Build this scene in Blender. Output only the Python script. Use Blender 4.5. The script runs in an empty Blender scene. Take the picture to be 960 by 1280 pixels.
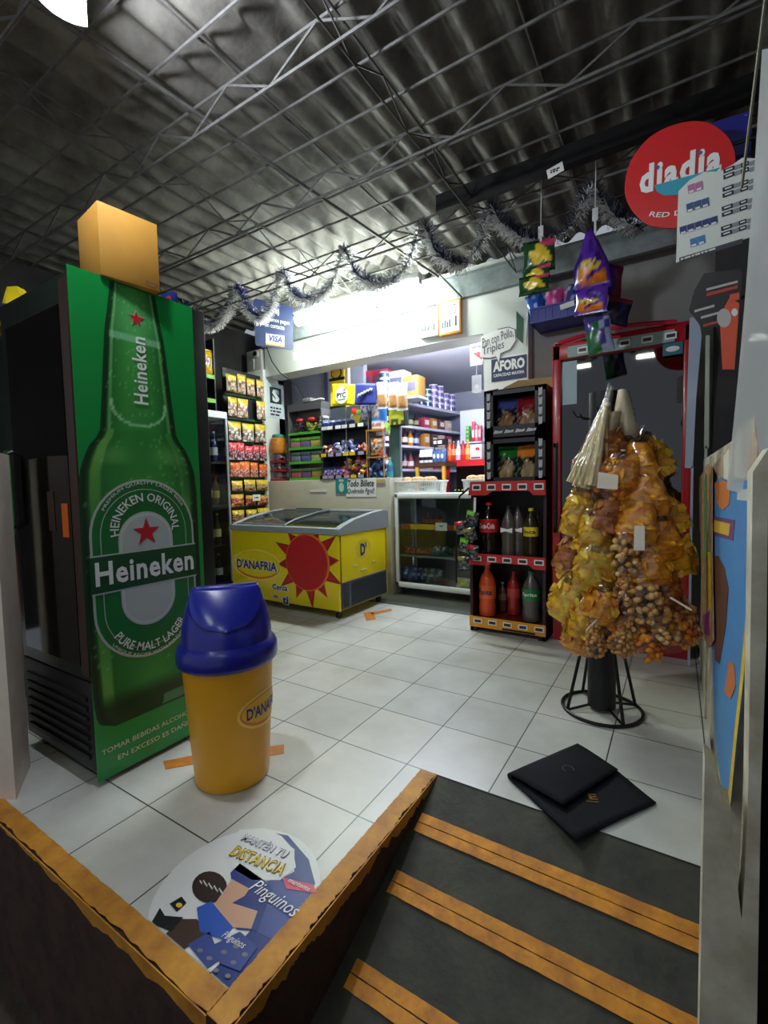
import bpy, bmesh, math, random
from math import sin, cos, pi, radians, atan2, sqrt
from mathutils import Vector as V, Matrix as Mx
random.seed(7)
SC = bpy.context.scene
COL = SC.collection
# ---------------------------------------------------------------- camera, world, exposure
FPX, PITCH, ROLL, YAW, CAMH = 578.0, radians(-3.43), radians(-1.256), radians(32.34), 1.1
cd = bpy.data.cameras.new('camera'); cam = bpy.data.objects.new('camera', cd); COL.objects.link(cam)
cd.sensor_fit = 'VERTICAL'; cd.sensor_height = 24.0; cd.lens = FPX / 1280 * 24.0
cd.clip_start = .02; cd.clip_end = 100
_f = V((-sin(YAW) * cos(PITCH), cos(YAW) * cos(PITCH), sin(PITCH)))
_r = V((cos(YAW), sin(YAW), 0)); _u = _r.cross(_f)
_r, _u = _r * cos(ROLL) + _u * sin(ROLL), _u * cos(ROLL) - _r * sin(ROLL)
CAMP = V((0, 0, CAMH))
cam.matrix_world = Mx(((_r.x, _u.x, -_f.x, 0), (_r.y, _u.y, -_f.y, 0), (_r.z, _u.z, -_f.z, CAMH), (0, 0, 0, 1)))
SC.camera = cam
wd = bpy.data.worlds.new('night'); SC.world = wd; wd.use_nodes = True
wd.node_tree.nodes['Background'].inputs[0].default_value = (.80, .88, 1.0, 1)
wd.node_tree.nodes['Background'].inputs[1].default_value = .12
SC.view_settings.view_transform = 'Standard'; SC.view_settings.look = 'None'
SC.view_settings.exposure = 1.7; SC.view_settings.gamma = 1.0; SC.view_settings.use_curve_mapping = False
SC.cycles.use_denoising = True
SC.cycles.transparent_max_bounces = 24
SC.cycles.max_bounces = 8
SC.cycles.sample_clamp_indirect = 4.0
TUBE_E, INNER_E, STREET_E, BULB_E = 27.0, 60.0, 26.0, 230.0

# ---------------------------------------------------------------- helpers
def ray(x, y): return _f + _r * ((x - 480) / FPX) - _u * ((y - 640) / FPX)
def aY(x, y, Y): d = ray(x, y); return CAMP + d * (Y / d.y)
def aX(x, y, X): d = ray(x, y); return CAMP + d * (X / d.x)
def aZ(x, y, Z=0.0): d = ray(x, y); return CAMP + d * ((Z - CAMH) / d.z)
def lin(c):
    return tuple((v / 255 / 12.92) if v / 255 <= .04045 else ((v / 255 + .055) / 1.055) ** 2.4 for v in c[:3])
def mixc(a, b, t): return tuple(a[i] + (b[i] - a[i]) * t for i in range(3))
MATS = {}
def mat(name, col=(128, 128, 128), rough=.5, metal=0.0, var=0.0, vs=8.0, bump=0.0, bs=40.0, emit=None, es=0.0, col2=None, spec=None, coat=0.0, vcol=False):
    if name in MATS: return MATS[name]
    m = bpy.data.materials.new(name); m.use_nodes = True; MATS[name] = m
    nt = m.node_tree; n = nt.nodes; b = n['Principled BSDF']
    b.inputs['Roughness'].default_value = rough; b.inputs['Metallic'].default_value = metal
    b.inputs['Coat Weight'].default_value = coat
    if spec is not None: b.inputs['Specular IOR Level'].default_value = spec
    c = lin(col); b.inputs['Base Color'].default_value = (*c, 1)
    tc = n.new('ShaderNodeTexCoord')
    if vcol:
        a = n.new('ShaderNodeAttribute'); a.attribute_name = 'Col'; nt.links.new(a.outputs['Color'], b.inputs['Base Color'])
    elif var or col2:
        no = n.new('ShaderNodeTexNoise'); no.inputs['Scale'].default_value = vs; no.inputs['Detail'].default_value = 5
        no.inputs['Roughness'].default_value = .65
        nt.links.new(tc.outputs['Object'], no.inputs['Vector'])
        rp = n.new('ShaderNodeValToRGB'); rp.color_ramp.elements[0].position = .36; rp.color_ramp.elements[1].position = .66
        c2 = lin(col2) if col2 else tuple(v * (1 - var) for v in c)
        rp.color_ramp.elements[0].color = (*c2, 1); rp.color_ramp.elements[1].color = (*c, 1)
        nt.links.new(no.outputs['Fac'], rp.inputs['Fac']); nt.links.new(rp.outputs['Color'], b.inputs['Base Color'])
    if bump:
        no = n.new('ShaderNodeTexNoise'); no.inputs['Scale'].default_value = bs; no.inputs['Detail'].default_value = 3
        nt.links.new(tc.outputs['Object'], no.inputs['Vector'])
        bp = n.new('ShaderNodeBump'); bp.inputs['Strength'].default_value = bump; bp.inputs['Distance'].default_value = .01
        nt.links.new(no.outputs['Fac'], bp.inputs['Height']); nt.links.new(bp.outputs['Normal'], b.inputs['Normal'])
    if emit:
        b.inputs['Emission Color'].default_value = (*lin(emit), 1); b.inputs['Emission Strength'].default_value = es
    return m
def film(name, tint=(255, 255, 255), base=.06, rough=.1, bump=.6, bs=25.0, milky=0.0, gain=.55):
    """clear plastic or glass: see-through, with a fresnel gloss"""
    if name in MATS: return MATS[name]
    m = bpy.data.materials.new(name); m.use_nodes = True; MATS[name] = m
    nt = m.node_tree; n = nt.nodes; n.remove(n['Principled BSDF']); out = n['Material Output']
    tr = n.new('ShaderNodeBsdfTransparent'); tr.inputs[0].default_value = (*lin(tint), 1)
    gl = n.new('ShaderNodeBsdfGlossy'); gl.inputs['Roughness'].default_value = rough
    lw = n.new('ShaderNodeLayerWeight'); lw.inputs['Blend'].default_value = .25
    ma = n.new('ShaderNodeMath'); ma.operation = 'MULTIPLY_ADD'; ma.inputs[1].default_value = gain; ma.inputs[2].default_value = base
    nt.links.new(lw.outputs['Fresnel'], ma.inputs[0])
    mx = n.new('ShaderNodeMixShader'); nt.links.new(ma.outputs[0], mx.inputs[0])
    nt.links.new(tr.outputs[0], mx.inputs[1]); nt.links.new(gl.outputs[0], mx.inputs[2])
    last = mx
    if milky:
        df = n.new('ShaderNodeBsdfTranslucent'); df.inputs[0].default_value = (.9, .92, .92, 1)
        d2 = n.new('ShaderNodeBsdfDiffuse'); d2.inputs[0].default_value = (.86, .89, .89, 1)
        m0 = n.new('ShaderNodeMixShader'); m0.inputs[0].default_value = .5
        nt.links.new(df.outputs[0], m0.inputs[1]); nt.links.new(d2.outputs[0], m0.inputs[2])
        m2 = n.new('ShaderNodeMixShader'); m2.inputs[0].default_value = milky
        nt.links.new(mx.outputs[0], m2.inputs[1]); nt.links.new(m0.outputs[0], m2.inputs[2]); last = m2
    if bump:
        tc = n.new('ShaderNodeTexCoord'); no = n.new('ShaderNodeTexNoise'); no.inputs['Scale'].default_value = bs
        nt.links.new(tc.outputs['Object'], no.inputs['Vector'])
        bp = n.new('ShaderNodeBump'); bp.inputs['Strength'].default_value = bump; bp.inputs['Distance'].default_value = .01
        nt.links.new(no.outputs['Fac'], bp.inputs['Height'])
        nt.links.new(bp.outputs['Normal'], gl.inputs['Normal']); nt.links.new(bp.outputs['Normal'], lw.inputs['Normal'])
    nt.links.new(last.outputs[0], out.inputs['Surface'])
    return m

class MB:
    def __init__(s): s.v = []; s.f = []; s.m = []; s.c = {}; s.sm = []
    def add(s, vs, fs, m=0, col=None, smooth=True):
        o = len(s.v); s.v += [V(p) for p in vs]
        for f in fs: s.f.append([i + o for i in f]); s.m.append(m); s.sm.append(smooth)
        if col is not None:
            for i in range(len(vs)): s.c[o + i] = col[i] if isinstance(col, list) else col
        return o
    def box(s, c, d, m=0, rz=0, M=None, col=None, bev=0):
        x, y, z = d[0] / 2, d[1] / 2, d[2] / 2
        if bev:
            bm = bmesh.new(); bmesh.ops.create_cube(bm, size=1)
            for q in bm.verts: q.co = V((q.co.x * d[0], q.co.y * d[1], q.co.z * d[2]))
            bmesh.ops.bevel(bm, geom=list(bm.edges), offset=bev, segments=2, affect='EDGES', profile=.5)
            bm.verts.index_update(); P = [q.co.copy() for q in bm.verts]; F = [[q.index for q in f.verts] for f in bm.faces]; bm.free()
        else:
            P = [V((i * x, j * y, k * z)) for k in (-1, 1) for j in (-1, 1) for i in (-1, 1)]
            F = [(0, 2, 3, 1), (4, 5, 7, 6), (0, 1, 5, 4), (2, 6, 7, 3), (0, 4, 6, 2), (1, 3, 7, 5)]
        R = M if M else Mx.Rotation(rz, 3, 'Z')
        s.add([R @ p + V(c) for p in P], F, m, col); return s
    def bx(s, x0, x1, y0, y1, z0, z1, m=0, bev=0, col=None):
        return s.box(((x0 + x1) / 2, (y0 + y1) / 2, (z0 + z1) / 2), (abs(x1 - x0), abs(y1 - y0), abs(z1 - z0)), m, bev=bev, col=col)
    def cyl(s, a, b, r, r2=None, n=12, m=0, caps=True, col=None):
        a = V(a); b = V(b); d = (b - a).normalized(); r2 = r if r2 is None else r2
        t = V((0, 0, 1)) if abs(d.z) < .9 else V((1, 0, 0)); u = d.cross(t).normalized(); w = d.cross(u)
        P = [a + (u * cos(2 * pi * i / n) + w * sin(2 * pi * i / n)) * r for i in range(n)] + [b + (u * cos(2 * pi * i / n) + w * sin(2 * pi * i / n)) * r2 for i in range(n)]
        F = [(i, n + i, n + (i + 1) % n, (i + 1) % n) for i in range(n)]
        if caps: F += [tuple(range(n)), tuple(range(2 * n - 1, n - 1, -1))]
        s.add(P, F, m, col); return s
    def lathe(s, prof, n=20, m=0, c=(0, 0, 0), ex=1.0, ey=1.0, caps=True, col=None, cf=None):
        P = []; C = []
        for r, z in prof:
            for i in range(n):
                a = 2 * pi * i / n; P.append(V((c[0] + r * ex * cos(a), c[1] + r * ey * sin(a), c[2] + z)))
                if cf: C.append(cf(a, z))
        k = len(prof)
        F = [(j * n + i, j * n + (i + 1) % n, (j + 1) * n + (i + 1) % n, (j + 1) * n + i) for j in range(k - 1) for i in range(n)]
        if caps: F += [tuple(range(n - 1, -1, -1)), tuple(range((k - 1) * n, k * n))]
        s.add(P, F, m, C if cf else col); return s
    def tube(s, path, r, n=6, m=0, closed=False, col=None):
        path = [V(p) for p in path]; k = len(path); P = []; u = None
        for i in range(k):
            if closed: d = path[(i + 1) % k] - path[i - 1]
            else: d = path[min(i + 1, k - 1)] - path[max(i - 1, 0)]
            d = d.normalized() if d.length > 1e-9 else V((0, 0, 1))
            if u is None:
                t = V((0, 0, 1)) if abs(d.z) < .9 else V((1, 0, 0)); u = d.cross(t).normalized()
            else: u = (u - d * u.dot(d)).normalized()
            w = d.cross(u); rr = r[i] if isinstance(r, (list, tuple)) else r
            P += [path[i] + (u * cos(2 * pi * j / n) + w * sin(2 * pi * j / n)) * rr for j in range(n)]
        F = []
        for i in range(k if closed else k - 1):
            a, b = i * n, ((i + 1) % k) * n
            F += [(a + j, a + (j + 1) % n, b + (j + 1) % n, b + j) for j in range(n)]
        if not closed: F += [tuple(range(n - 1, -1, -1)), tuple(range((k - 1) * n, k * n))]
        s.add(P, F, m, col); return s
    def poly(s, pts, o, ux, uy, th, m=0, col=None):
        """2-D outline in the frame o, ux, uy, given thickness th along ux x uy"""
        o, ux, uy = V(o), V(ux), V(uy); nn = ux.cross(uy).normalized(); k = len(pts)
        a = [o + ux * p[0] + uy * p[1] for p in pts]; b = [p + nn * th for p in a]
        F = [tuple(range(k - 1, -1, -1)), tuple(range(k, 2 * k))] + [(i, (i + 1) % k, k + (i + 1) % k, k + i) for i in range(k)]
        s.add(a + b, F, m, col, smooth=False); return s
    def grid(s, fn, nu, nv, m=0, cf=None, flip=False):
        P = [fn(i / nu, j / nv) for j in range(nv + 1) for i in range(nu + 1)]
        C = [cf(i / nu, j / nv) for j in range(nv + 1) for i in range(nu + 1)] if cf else None
        w = nu + 1; F = []
        for j in range(nv):
            for i in range(nu):
                q = (j * w + i, j * w + i + 1, (j + 1) * w + i + 1, (j + 1) * w + i)
                F.append(q[::-1] if flip else q)
        s.add(P, F, m, C); return s
    def ball(s, c, r, n=10, k=6, m=0, col=None, M=None):
        r = (r, r, r) if not isinstance(r, (tuple, list)) else r; P = []; c = V(c)
        for j in range(1, k):
            t = pi * j / k
            for i in range(n):
                a = 2 * pi * i / n; q = V((r[0] * sin(t) * cos(a), r[1] * sin(t) * sin(a), -r[2] * cos(t))); P.append(c + (M @ q if M else q))
        o = len(P)
        for sgn in (-1, 1):
            q = V((0, 0, sgn * r[2])); P.append(c + (M @ q if M else q))
        F = [(j * n + i, j * n + (i + 1) % n, (j + 1) * n + (i + 1) % n, (j + 1) * n + i) for j in range(k - 2) for i in range(n)]
        F += [(o, (i + 1) % n, i) for i in range(n)] + [(o + 1, (k - 2) * n + i, (k - 2) * n + (i + 1) % n) for i in range(n)]
        s.add(P, F, m, col); return s
    def build(s, name, mats, parent=None, ang=35, loc=None, kind=None, label=None):
        me = bpy.data.meshes.new(name); me.from_pydata([tuple(p) for p in s.v], [], s.f)
        for mm in (mats if isinstance(mats, (list, tuple)) else [mats]): me.materials.append(mm)
        me.polygons.foreach_set('material_index', s.m); me.polygons.foreach_set('use_smooth', s.sm)
        if s.c:
            at = me.color_attributes.new('Col', 'FLOAT_COLOR', 'POINT'); buf = []
            for i in range(len(s.v)): buf += [*lin(s.c.get(i, (200, 200, 200))), 1.0]
            at.data.foreach_set('color', buf)
        me.update(); me.set_sharp_from_angle(angle=radians(ang))
        o = bpy.data.objects.new(name, me); COL.objects.link(o)
        if parent: o.parent = parent
        if loc is not None: o.location = loc
        if kind: o['kind'] = kind
        if label: o['label'] = label
        return o
def tag(o, label, cat, group=None, kind=None):
    o['label'] = label; o['category'] = cat
    if group: o['group'] = group
    if kind: o['kind'] = kind
    return o
def thing(name, label, cat, loc=(0, 0, 0), rz=0.0, group=None):
    o = bpy.data.objects.new(name, None); COL.objects.link(o); o.empty_display_size = .05
    o.location = loc; o.rotation_euler = (0, 0, rz); return tag(o, label, cat, group)
def struct(mb, name, mats, ang=35):
    o = mb.build(name, mats, ang=ang); o['kind'] = 'structure'; return o
def dup(root, loc=None, rot=None, label=None, scale=None, group=None):
    r = root.copy(); COL.objects.link(r)
    if loc is not None: r.location = loc
    if rot is not None: r.rotation_euler = rot if isinstance(rot, (tuple, list)) else (0, 0, rot)
    if scale is not None: r.scale = scale if isinstance(scale, (tuple, list)) else (scale,) * 3
    if label: r['label'] = label
    if group: r['group'] = group
    for ch in list(root.children):
        c = ch.copy(); COL.objects.link(c); c.parent = r
        for g in list(ch.children):
            d = g.copy(); COL.objects.link(d); d.parent = c
    return r
FX, FY, FZ = V((1, 0, 0)), V((0, 1, 0)), V((0, 0, 1))
def text(body, w, h, o, ux, uy, m, parent, name='lettering', bold=.0, sp=1.0, th=.0006, arc=None, shear=0.0, align='C', label=None):
    """lettering fitted into w x h around the point o (frame ux, uy); arc=(radius, sign) bends it"""
    cu = bpy.data.curves.new(name, 'FONT'); cu.body = body; cu.offset = bold; cu.space_character = sp; cu.resolution_u = 2; cu.shear = shear
    tmp = bpy.data.objects.new('tmp', cu); COL.objects.link(tmp)
    me = bpy.data.meshes.new_from_object(tmp.evaluated_get(bpy.context.evaluated_depsgraph_get()))
    bpy.data.objects.remove(tmp); bpy.data.curves.remove(cu)
    xs = [q.co.x for q in me.vertices]; ys = [q.co.y for q in me.vertices]
    x0, x1, y0, y1 = min(xs), max(xs), min(ys), max(ys); sx = w / max(x1 - x0, 1e-6); sy = h / max(y1 - y0, 1e-6)
    o, ux, uy = V(o), V(ux), V(uy); nn = ux.cross(uy).normalized()
    dx = {'C': -w / 2, 'L': 0, 'R': -w}[align]
    for q in me.vertices:
        x = (q.co.x - x0) * sx + dx; y = (q.co.y - y0) * sy - h / 2
        if arc:
            R, sg = arc
            a = x / R
            if sg > 0: x, y = (R + y) * sin(a), (R + y) * cos(a)
            else: x, y = (R - y) * sin(a), -(R - y) * cos(a)
        q.co = o + ux * x + uy * y + nn * th
    me.materials.clear(); me.materials.append(m); me.update(); me.name = name
    ob = bpy.data.objects.new(name, me); COL.objects.link(ob)
    if parent: ob.parent = parent
    if label: ob['label'] = label
    return ob
def dashes(mb, o, ux, uy, w, h, rows, m=0, th=.0008, seed=1, fill=.75):
    """rows of fine print too small to read"""
    rn = random.Random(seed); rh = h / rows; o, ux, uy = V(o), V(ux), V(uy)
    for r in range(rows):
        x = 0
        while x < w * (.97 if r < rows - 1 else .6):
            l = min(rn.uniform(.25, .9) * rh * 2.2, w - x)
            y = h - (r + .5) * rh
            mb.poly([(x, y - rh * fill / 2), (x + l, y - rh * fill / 2), (x + l, y + rh * fill / 2), (x, y + rh * fill / 2)], o, ux, uy, th, m)
            x += l + rh * .35
def ell(rx, ry, n=32, c=(0, 0), a0=0, a1=2 * pi): return [(c[0] + rx * cos(a0 + (a1 - a0) * i / n), c[1] + ry * sin(a0 + (a1 - a0) * i / n)) for i in range(n if a1 - a0 > 6.2 else n + 1)]
def star(r, k=5, inner=.40, rot=pi / 2, c=(0, 0)):
    return [(c[0] + (r if i % 2 == 0 else r * inner) * cos(rot + pi * i / k), c[1] + (r if i % 2 == 0 else r * inner) * sin(rot + pi * i / k)) for i in range(2 * k)]
def rect(x0, x1, y0, y1): return [(x0, y0), (x1, y0), (x1, y1), (x0, y1)]
ORD = ['first', 'second', 'third', 'fourth', 'fifth', 'sixth', 'seventh', 'eighth', 'ninth', 'tenth', 'eleventh', 'twelfth']
def hsh(*a):
    x = sin(sum(v * k for v, k in zip(a, (12.9898, 78.233, 37.719, 4.581)))) * 43758.5453; return x - math.floor(x)
def vnoise(x, y, s=0):
    xi, yi = math.floor(x), math.floor(y); fx, fy = x - xi, y - yi; fx = fx * fx * (3 - 2 * fx); fy = fy * fy * (3 - 2 * fy)
    return (hsh(xi, yi, s) * (1 - fx) + hsh(xi + 1, yi, s) * fx) * (1 - fy) + (hsh(xi, yi + 1, s) * (1 - fx) + hsh(xi + 1, yi + 1, s) * fx) * fy

WHITE = mat('white_paint', (236, 238, 232), .5); BLACK = mat('black_plastic', (16, 16, 18), .4); DARK = mat('dark_steel', (22, 21, 22), .45, .2)
PRINTW = mat('print_white', (240, 240, 236), .5); PRINTK = mat('print_black', (14, 14, 16), .5); PRINTR = mat('print_red', (196, 26, 32), .45)
PRINTB = mat('print_blue', (26, 40, 130), .45); PRINTY = mat('print_yellow', (240, 200, 20), .45); PRINTG = mat('print_green', (24, 130, 50), .45)
VC = mat('colour_print', rough=.42, vcol=True); VCG = mat('glossy_print', rough=.22, vcol=True, coat=.3); VCM = mat('matte_print', rough=.75, vcol=True)
CHROME = mat('chrome', (200, 200, 200), .2, 1.0); STEEL = mat('grey_steel', (120, 122, 124), .45, .6)
GLASS = film('clear_glass', (235, 240, 238), .03, .02, 0, gain=.4)
# ---------------------------------------------------------------- the setting
T = .3312; GX, GY = -1.5435 % T, 1.5196 % T
def tile_mat():
    m = bpy.data.materials.new('floor_tiles'); m.use_nodes = True; nt = m.node_tree; n = nt.nodes; b = n['Principled BSDF']
    tc = n.new('ShaderNodeTexCoord'); mp = n.new('ShaderNodeMapping'); mp.inputs['Location'].default_value = (-GX, -GY, 0)
    nt.links.new(tc.outputs['Object'], mp.inputs['Vector'])
    br = n.new('ShaderNodeTexBrick'); br.offset = 0; br.squash = 1
    for k, v in (('Scale', 1), ('Mortar Size', .0028), ('Mortar Smooth', .3), ('Brick Width', T), ('Row Height', T), ('Bias', 0)): br.inputs[k].default_value = v
    br.inputs['Color1'].default_value = (*lin((214, 213, 204)), 1); br.inputs['Color2'].default_value = (*lin((200, 202, 196)), 1)
    br.inputs['Mortar'].default_value = (*lin((62, 58, 52)), 1)
    nt.links.new(mp.outputs[0], br.inputs['Vector'])
    no = n.new('ShaderNodeTexNoise'); no.inputs['Scale'].default_value = 2.6; no.inputs['Detail'].default_value = 6; no.inputs['Roughness'].default_value = .6
    nt.links.new(tc.outputs['Object'], no.inputs['Vector'])
    rp = n.new('ShaderNodeValToRGB'); rp.color_ramp.elements[0].position = .33; rp.color_ramp.elements[0].color = (.62, .60, .55, 1)
    rp.color_ramp.elements[1].position = .6; rp.color_ramp.elements[1].color = (1, 1, 1, 1)
    nt.links.new(no.outputs['Fac'], rp.inputs['Fac'])
    mu = n.new('ShaderNodeMixRGB'); mu.blend_type = 'MULTIPLY'; mu.inputs[0].default_value = .55
    nt.links.new(br.outputs['Color'], mu.inputs[1]); nt.links.new(rp.outputs['Color'], mu.inputs[2])
    nt.links.new(mu.outputs[0], b.inputs['Base Color'])
    b.inputs['Roughness'].default_value = .33
    return m
TILES = tile_mat()
RISER = mat('old_brown_concrete', (74, 50, 38), .85, var=.5, vs=9, bump=.5, bs=22)
ORANGE = mat('worn_orange_paint', (222, 156, 44), .6, col2=(176, 112, 36), vs=9, bump=.2, bs=30)
CONC = mat('dark_concrete', (70, 68, 54), .7, col2=(46, 45, 36), vs=7, bump=.25, bs=60)
GROUND = mat('street_ground', (88, 76, 64), .85, var=.45, vs=6, bump=.4, bs=40)
CREAM = mat('cream_wall', (196, 192, 172), .6, var=.12, vs=5)
WALLW = mat('white_wall', (226, 230, 224), .55, var=.05, vs=4)
WALLG = mat('grey_wall', (150, 148, 144), .65, var=.12, vs=3)
FASC = mat('fascia_grey', (150, 160, 160), .5, var=.3, vs=14)
DARKW = mat('dark_wall', (60, 58, 58), .8, var=.3, vs=4)
INW = mat('inner_wall', (200, 204, 216), .6, var=.05, vs=4)
OLDP = mat('old_painted_metal', (222, 218, 196), .6, col2=(176, 166, 142), vs=9, bump=.15, bs=30)
# floor platform of white tiles
fl = MB(); fl.poly([(-4.5, .566), (-.766, .566), (-.766, 1.5196), (.13, 1.5196), (.13, 3.55), (-4.5, 3.55)], (0, 0, -.004), FX, FY, .004)
struct(fl, 'floor', TILES)
rs = MB(); rs.poly([(-4.5, .5515), (-.7515, .5515), (-.7515, 1.53), (.13, 1.53), (.13, 3.55), (-4.5, 3.55)], (0, 0, -.75), FX, FY, .7458)
struct(rs, 'wall_step', RISER)
def border(name, horizontal, a, b, e0, w, seed):
    """painted edge: flat band on the tiles plus a ragged lip over the step"""
    rn = random.Random(seed); out = []; inn = []; lip = []; n = 150; k = 0; l = .02
    for i in range(n + 1):
        t = a + (b - a) * i / n; k = .6 * k + rn.uniform(0, .008) * (rn.random() < .5); l = min(.05, max(.004, l + rn.uniform(-.009, .009)))
        out.append((t, e0 + k) if horizontal else (e0 - k, t)); inn.append((t, e0 + w + rn.uniform(-.0015, .0015)) if horizontal else (e0 - w + rn.uniform(-.0015, .0015), t)); lip.append(l)
    m = MB(); P = out + inn[::-1]
    A = sum(P[i][0] * P[(i + 1) % len(P)][1] - P[(i + 1) % len(P)][0] * P[i][1] for i in range(len(P)))
    m.poly(P if A > 0 else P[::-1], (0, 0, .0002), FX, FY, .0022)
    if horizontal: m.poly([(a, .001)] + [(a + (b - a) * i / n, -lip[i]) for i in range(n + 1)] + [(b, .001)], (0, e0 + .001, 0), FX, FZ, .003)
    else: m.poly([(a, .001)] + [(a + (b - a) * i / n, -lip[i] * .8) for i in range(n + 1)] + [(b, .001)], (e0 - .001, 0, 0), FY, FZ, .003)
    struct(m, name, ORANGE)
border('trim_1', True, -4.5, -.815, .551, .058, 3)
border('trim_2', False, .553, 1.515, -.751, .066, 4)
# ramp going down towards the street
SL = .32
def aRamp(x, y):
    d = ray(x, y); t = (-1.5196 * SL - CAMH) / (d.z - SL * d.y); return CAMP + d * t
def rampz(y): return -(1.5196 - y) * SL
rm = MB(); rm.poly([(-.9, -.62), (1.6, -.62), (1.52, 0), (-.62, 0)], (-.756, 0, 0), FY, FZ, .9)
rm = MB()
yl = -.9
rm.add([(-.754, 1.525, -.001), (.13, 1.525, -.001), (.13, yl, rampz(yl)), (-.754, yl, rampz(yl)), (-.754, 1.525, -1), (.13, 1.525, -1), (.13, yl, -1), (-.754, yl, -1)],
       [(3, 2, 1, 0), (4, 5, 6, 7), (0, 1, 5, 4), (1, 2, 6, 5), (2, 3, 7, 6), (3, 0, 4, 7)], smooth=False)
struct(rm, 'floor_ramp', CONC)
STRIP = mat('worn_yellow_strip', (236, 156, 34), .6, col2=(186, 116, 34), vs=16, bump=.2, bs=40)
for k, (pa, pb, pc, pd) in enumerate([((520, 1035), (525, 1026), (878, 1178), (875, 1201)), ((476, 1108), (487, 1099), (820, 1262), (820, 1300)), ((423, 1233), (431, 1205), (600, 1300), (560, 1325))]):
    a, b, c, d = [aRamp(*p) for p in (pa, pb, pc, pd)]
    y0 = (a.y + d.y) / 2; y1 = (b.y + c.y) / 2
    if y1 - y0 < .064: y1 = y0 + .066
    m = MB(); ux = V((0, cos(math.atan(SL)), sin(math.atan(SL))))
    w = (y1 - y0) / ux.y; nn = 40; rn = random.Random(k)
    xa, xb = -.735 + .01 * k, .085
    for half in (0, 1):
        lo = half * w * .51; hi = lo + w * .49
        P = [(xa + (xb - xa) * i / nn, lo + rn.uniform(0, .0015)) for i in range(nn + 1)] + [(xa + (xb - xa) * (nn - i) / nn, hi - rn.uniform(0, .0015)) for i in range(nn + 1)]
        m.poly(P, (0, y0, rampz(y0) + .0005), FX, ux, .002)
    struct(m, 'trim_%d' % (k + 3), STRIP)
gd = MB(); gd.bx(-5, 3, -3, .57, -.62, -.56); gd.bx(-.74, .42, .57, 3.3, -.82, -.76); struct(gd, 'floor_street', GROUND)
# inner floor, a dark strip behind the tiles
m = MB(); m.bx(-4.5, .7, 3.55, 8, -.06, -.004); struct(m, 'floor_inner', mat('inner_floor', (84, 88, 80), .45, var=.3, vs=5))
# corrugated roof
m = MB(); WL = .177
def roof(x0, x1, y0, y1, z):
    nu = int((x1 - x0) / WL * 10); m.grid(lambda u, v: V((x0 + (x1 - x0) * u, y0 + (y1 - y0) * v, z + .027 * sin(2 * pi * (x0 + (x1 - x0) * u) / WL))), nu, 2)
roof(-5, 1.2, -1.4, 3.95, 2.982)
o = struct(m, 'ceiling', mat('fibre_cement', (128, 124, 116), .75, col2=(74, 70, 66), vs=3.0, bump=.2, bs=50), ang=60)
md = o.modifiers.new('thick', 'SOLIDIFY'); md.thickness = .006; md.offset = 1
# steel bars and light trusses under the roof
BAR = mat('galvanised_bar', (104, 102, 100), .6, .1, var=.4, vs=20)
tn = [6]
def bar(p, q, r=.007, n=6):
    m = MB(); m.cyl(p, q, r, n=n); struct(m, 'trim_%d' % tn[0], BAR); tn[0] += 1
for y in (.32, .58, 1.04, 1.29, 1.76, 1.99, 2.42, 2.66, 3.1, 3.45): bar((-4.9, y, 2.925), (.9, y, 2.925), .0075)
def truss(p, q, h=.125, step=.26, r=.008):
    p, q = V(p), V(q); L = (q - p).length; k = int(L / step); m = MB(); dn = V((0, 0, -h))
    m.cyl(p, q, r, n=6); m.cyl(p + dn, q + dn, r, n=6); z = []
    for i in range(k + 1): z.append(p.lerp(q, i / k) + (dn if i % 2 else V((0, 0, 0))))
    m.tube(z, r * .8, n=5); struct(m, 'trim_%d' % tn[0], BAR); tn[0] += 1
for y in (.80, 1.5, 2.2, 2.95): truss((-4.9, y, 2.91), (.9, y, 2.91))
for x in (-2.45, -1.12): truss((x, -.4, 2.90), (x, 3.85, 2.90), .11, .22, .006)
for (pa, pb, z, r) in [((45, 5), (480, 300), 2.90, .011), ((197, 0), (480, 260), 2.948, .006), ((647, 0), (712, 205), 2.948, .006)]:
    a, b = aZ(*pa, z), aZ(*pb, z); d = (b - a).normalized()
    bar(a - d * 1.0, b + d * max(0, (3.8 - b.y)), r, 6)
m = MB(); m.bx(-1.3, .3, 2.74, 2.80, 2.80, 2.90); struct(m, 'trim_%d' % tn[0], DARK); tn[0] += 1
# back wall with its counter opening
m = MB(); m.bx(-4.06, -1.42, 3.90, 4.15, 2.375, 2.96); struct(m, 'wall_beam', WALLW)
m = MB(); m.bx(-1.42, -1.04, 3.90, 4.15, -.02, 2.96); struct(m, 'wall_back', WALLW)
m = MB(); m.bx(-1.04, .6, 4.02, 4.15, -.02, 2.96); struct(m, 'wall_back_grey', WALLG)
m = MB(); m.bx(-4.06, .5, 3.855, 3.90, 2.70, 2.90); m.bx(-4.06, .5, 3.845, 3.855, 2.885, 2.90); struct(m, 'trim_fascia', FASC)
m = MB(); m.bx(-4.42, -4.06, 3.86, 4.2, -.02, 2.46, bev=.006); struct(m, 'wall_pillar', WALLW)
m = MB(); m.bx(-4.06, -2.38, 3.88, 4.32, -.02, 1.165, bev=.008); struct(m, 'wall_counter', CREAM)
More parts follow.
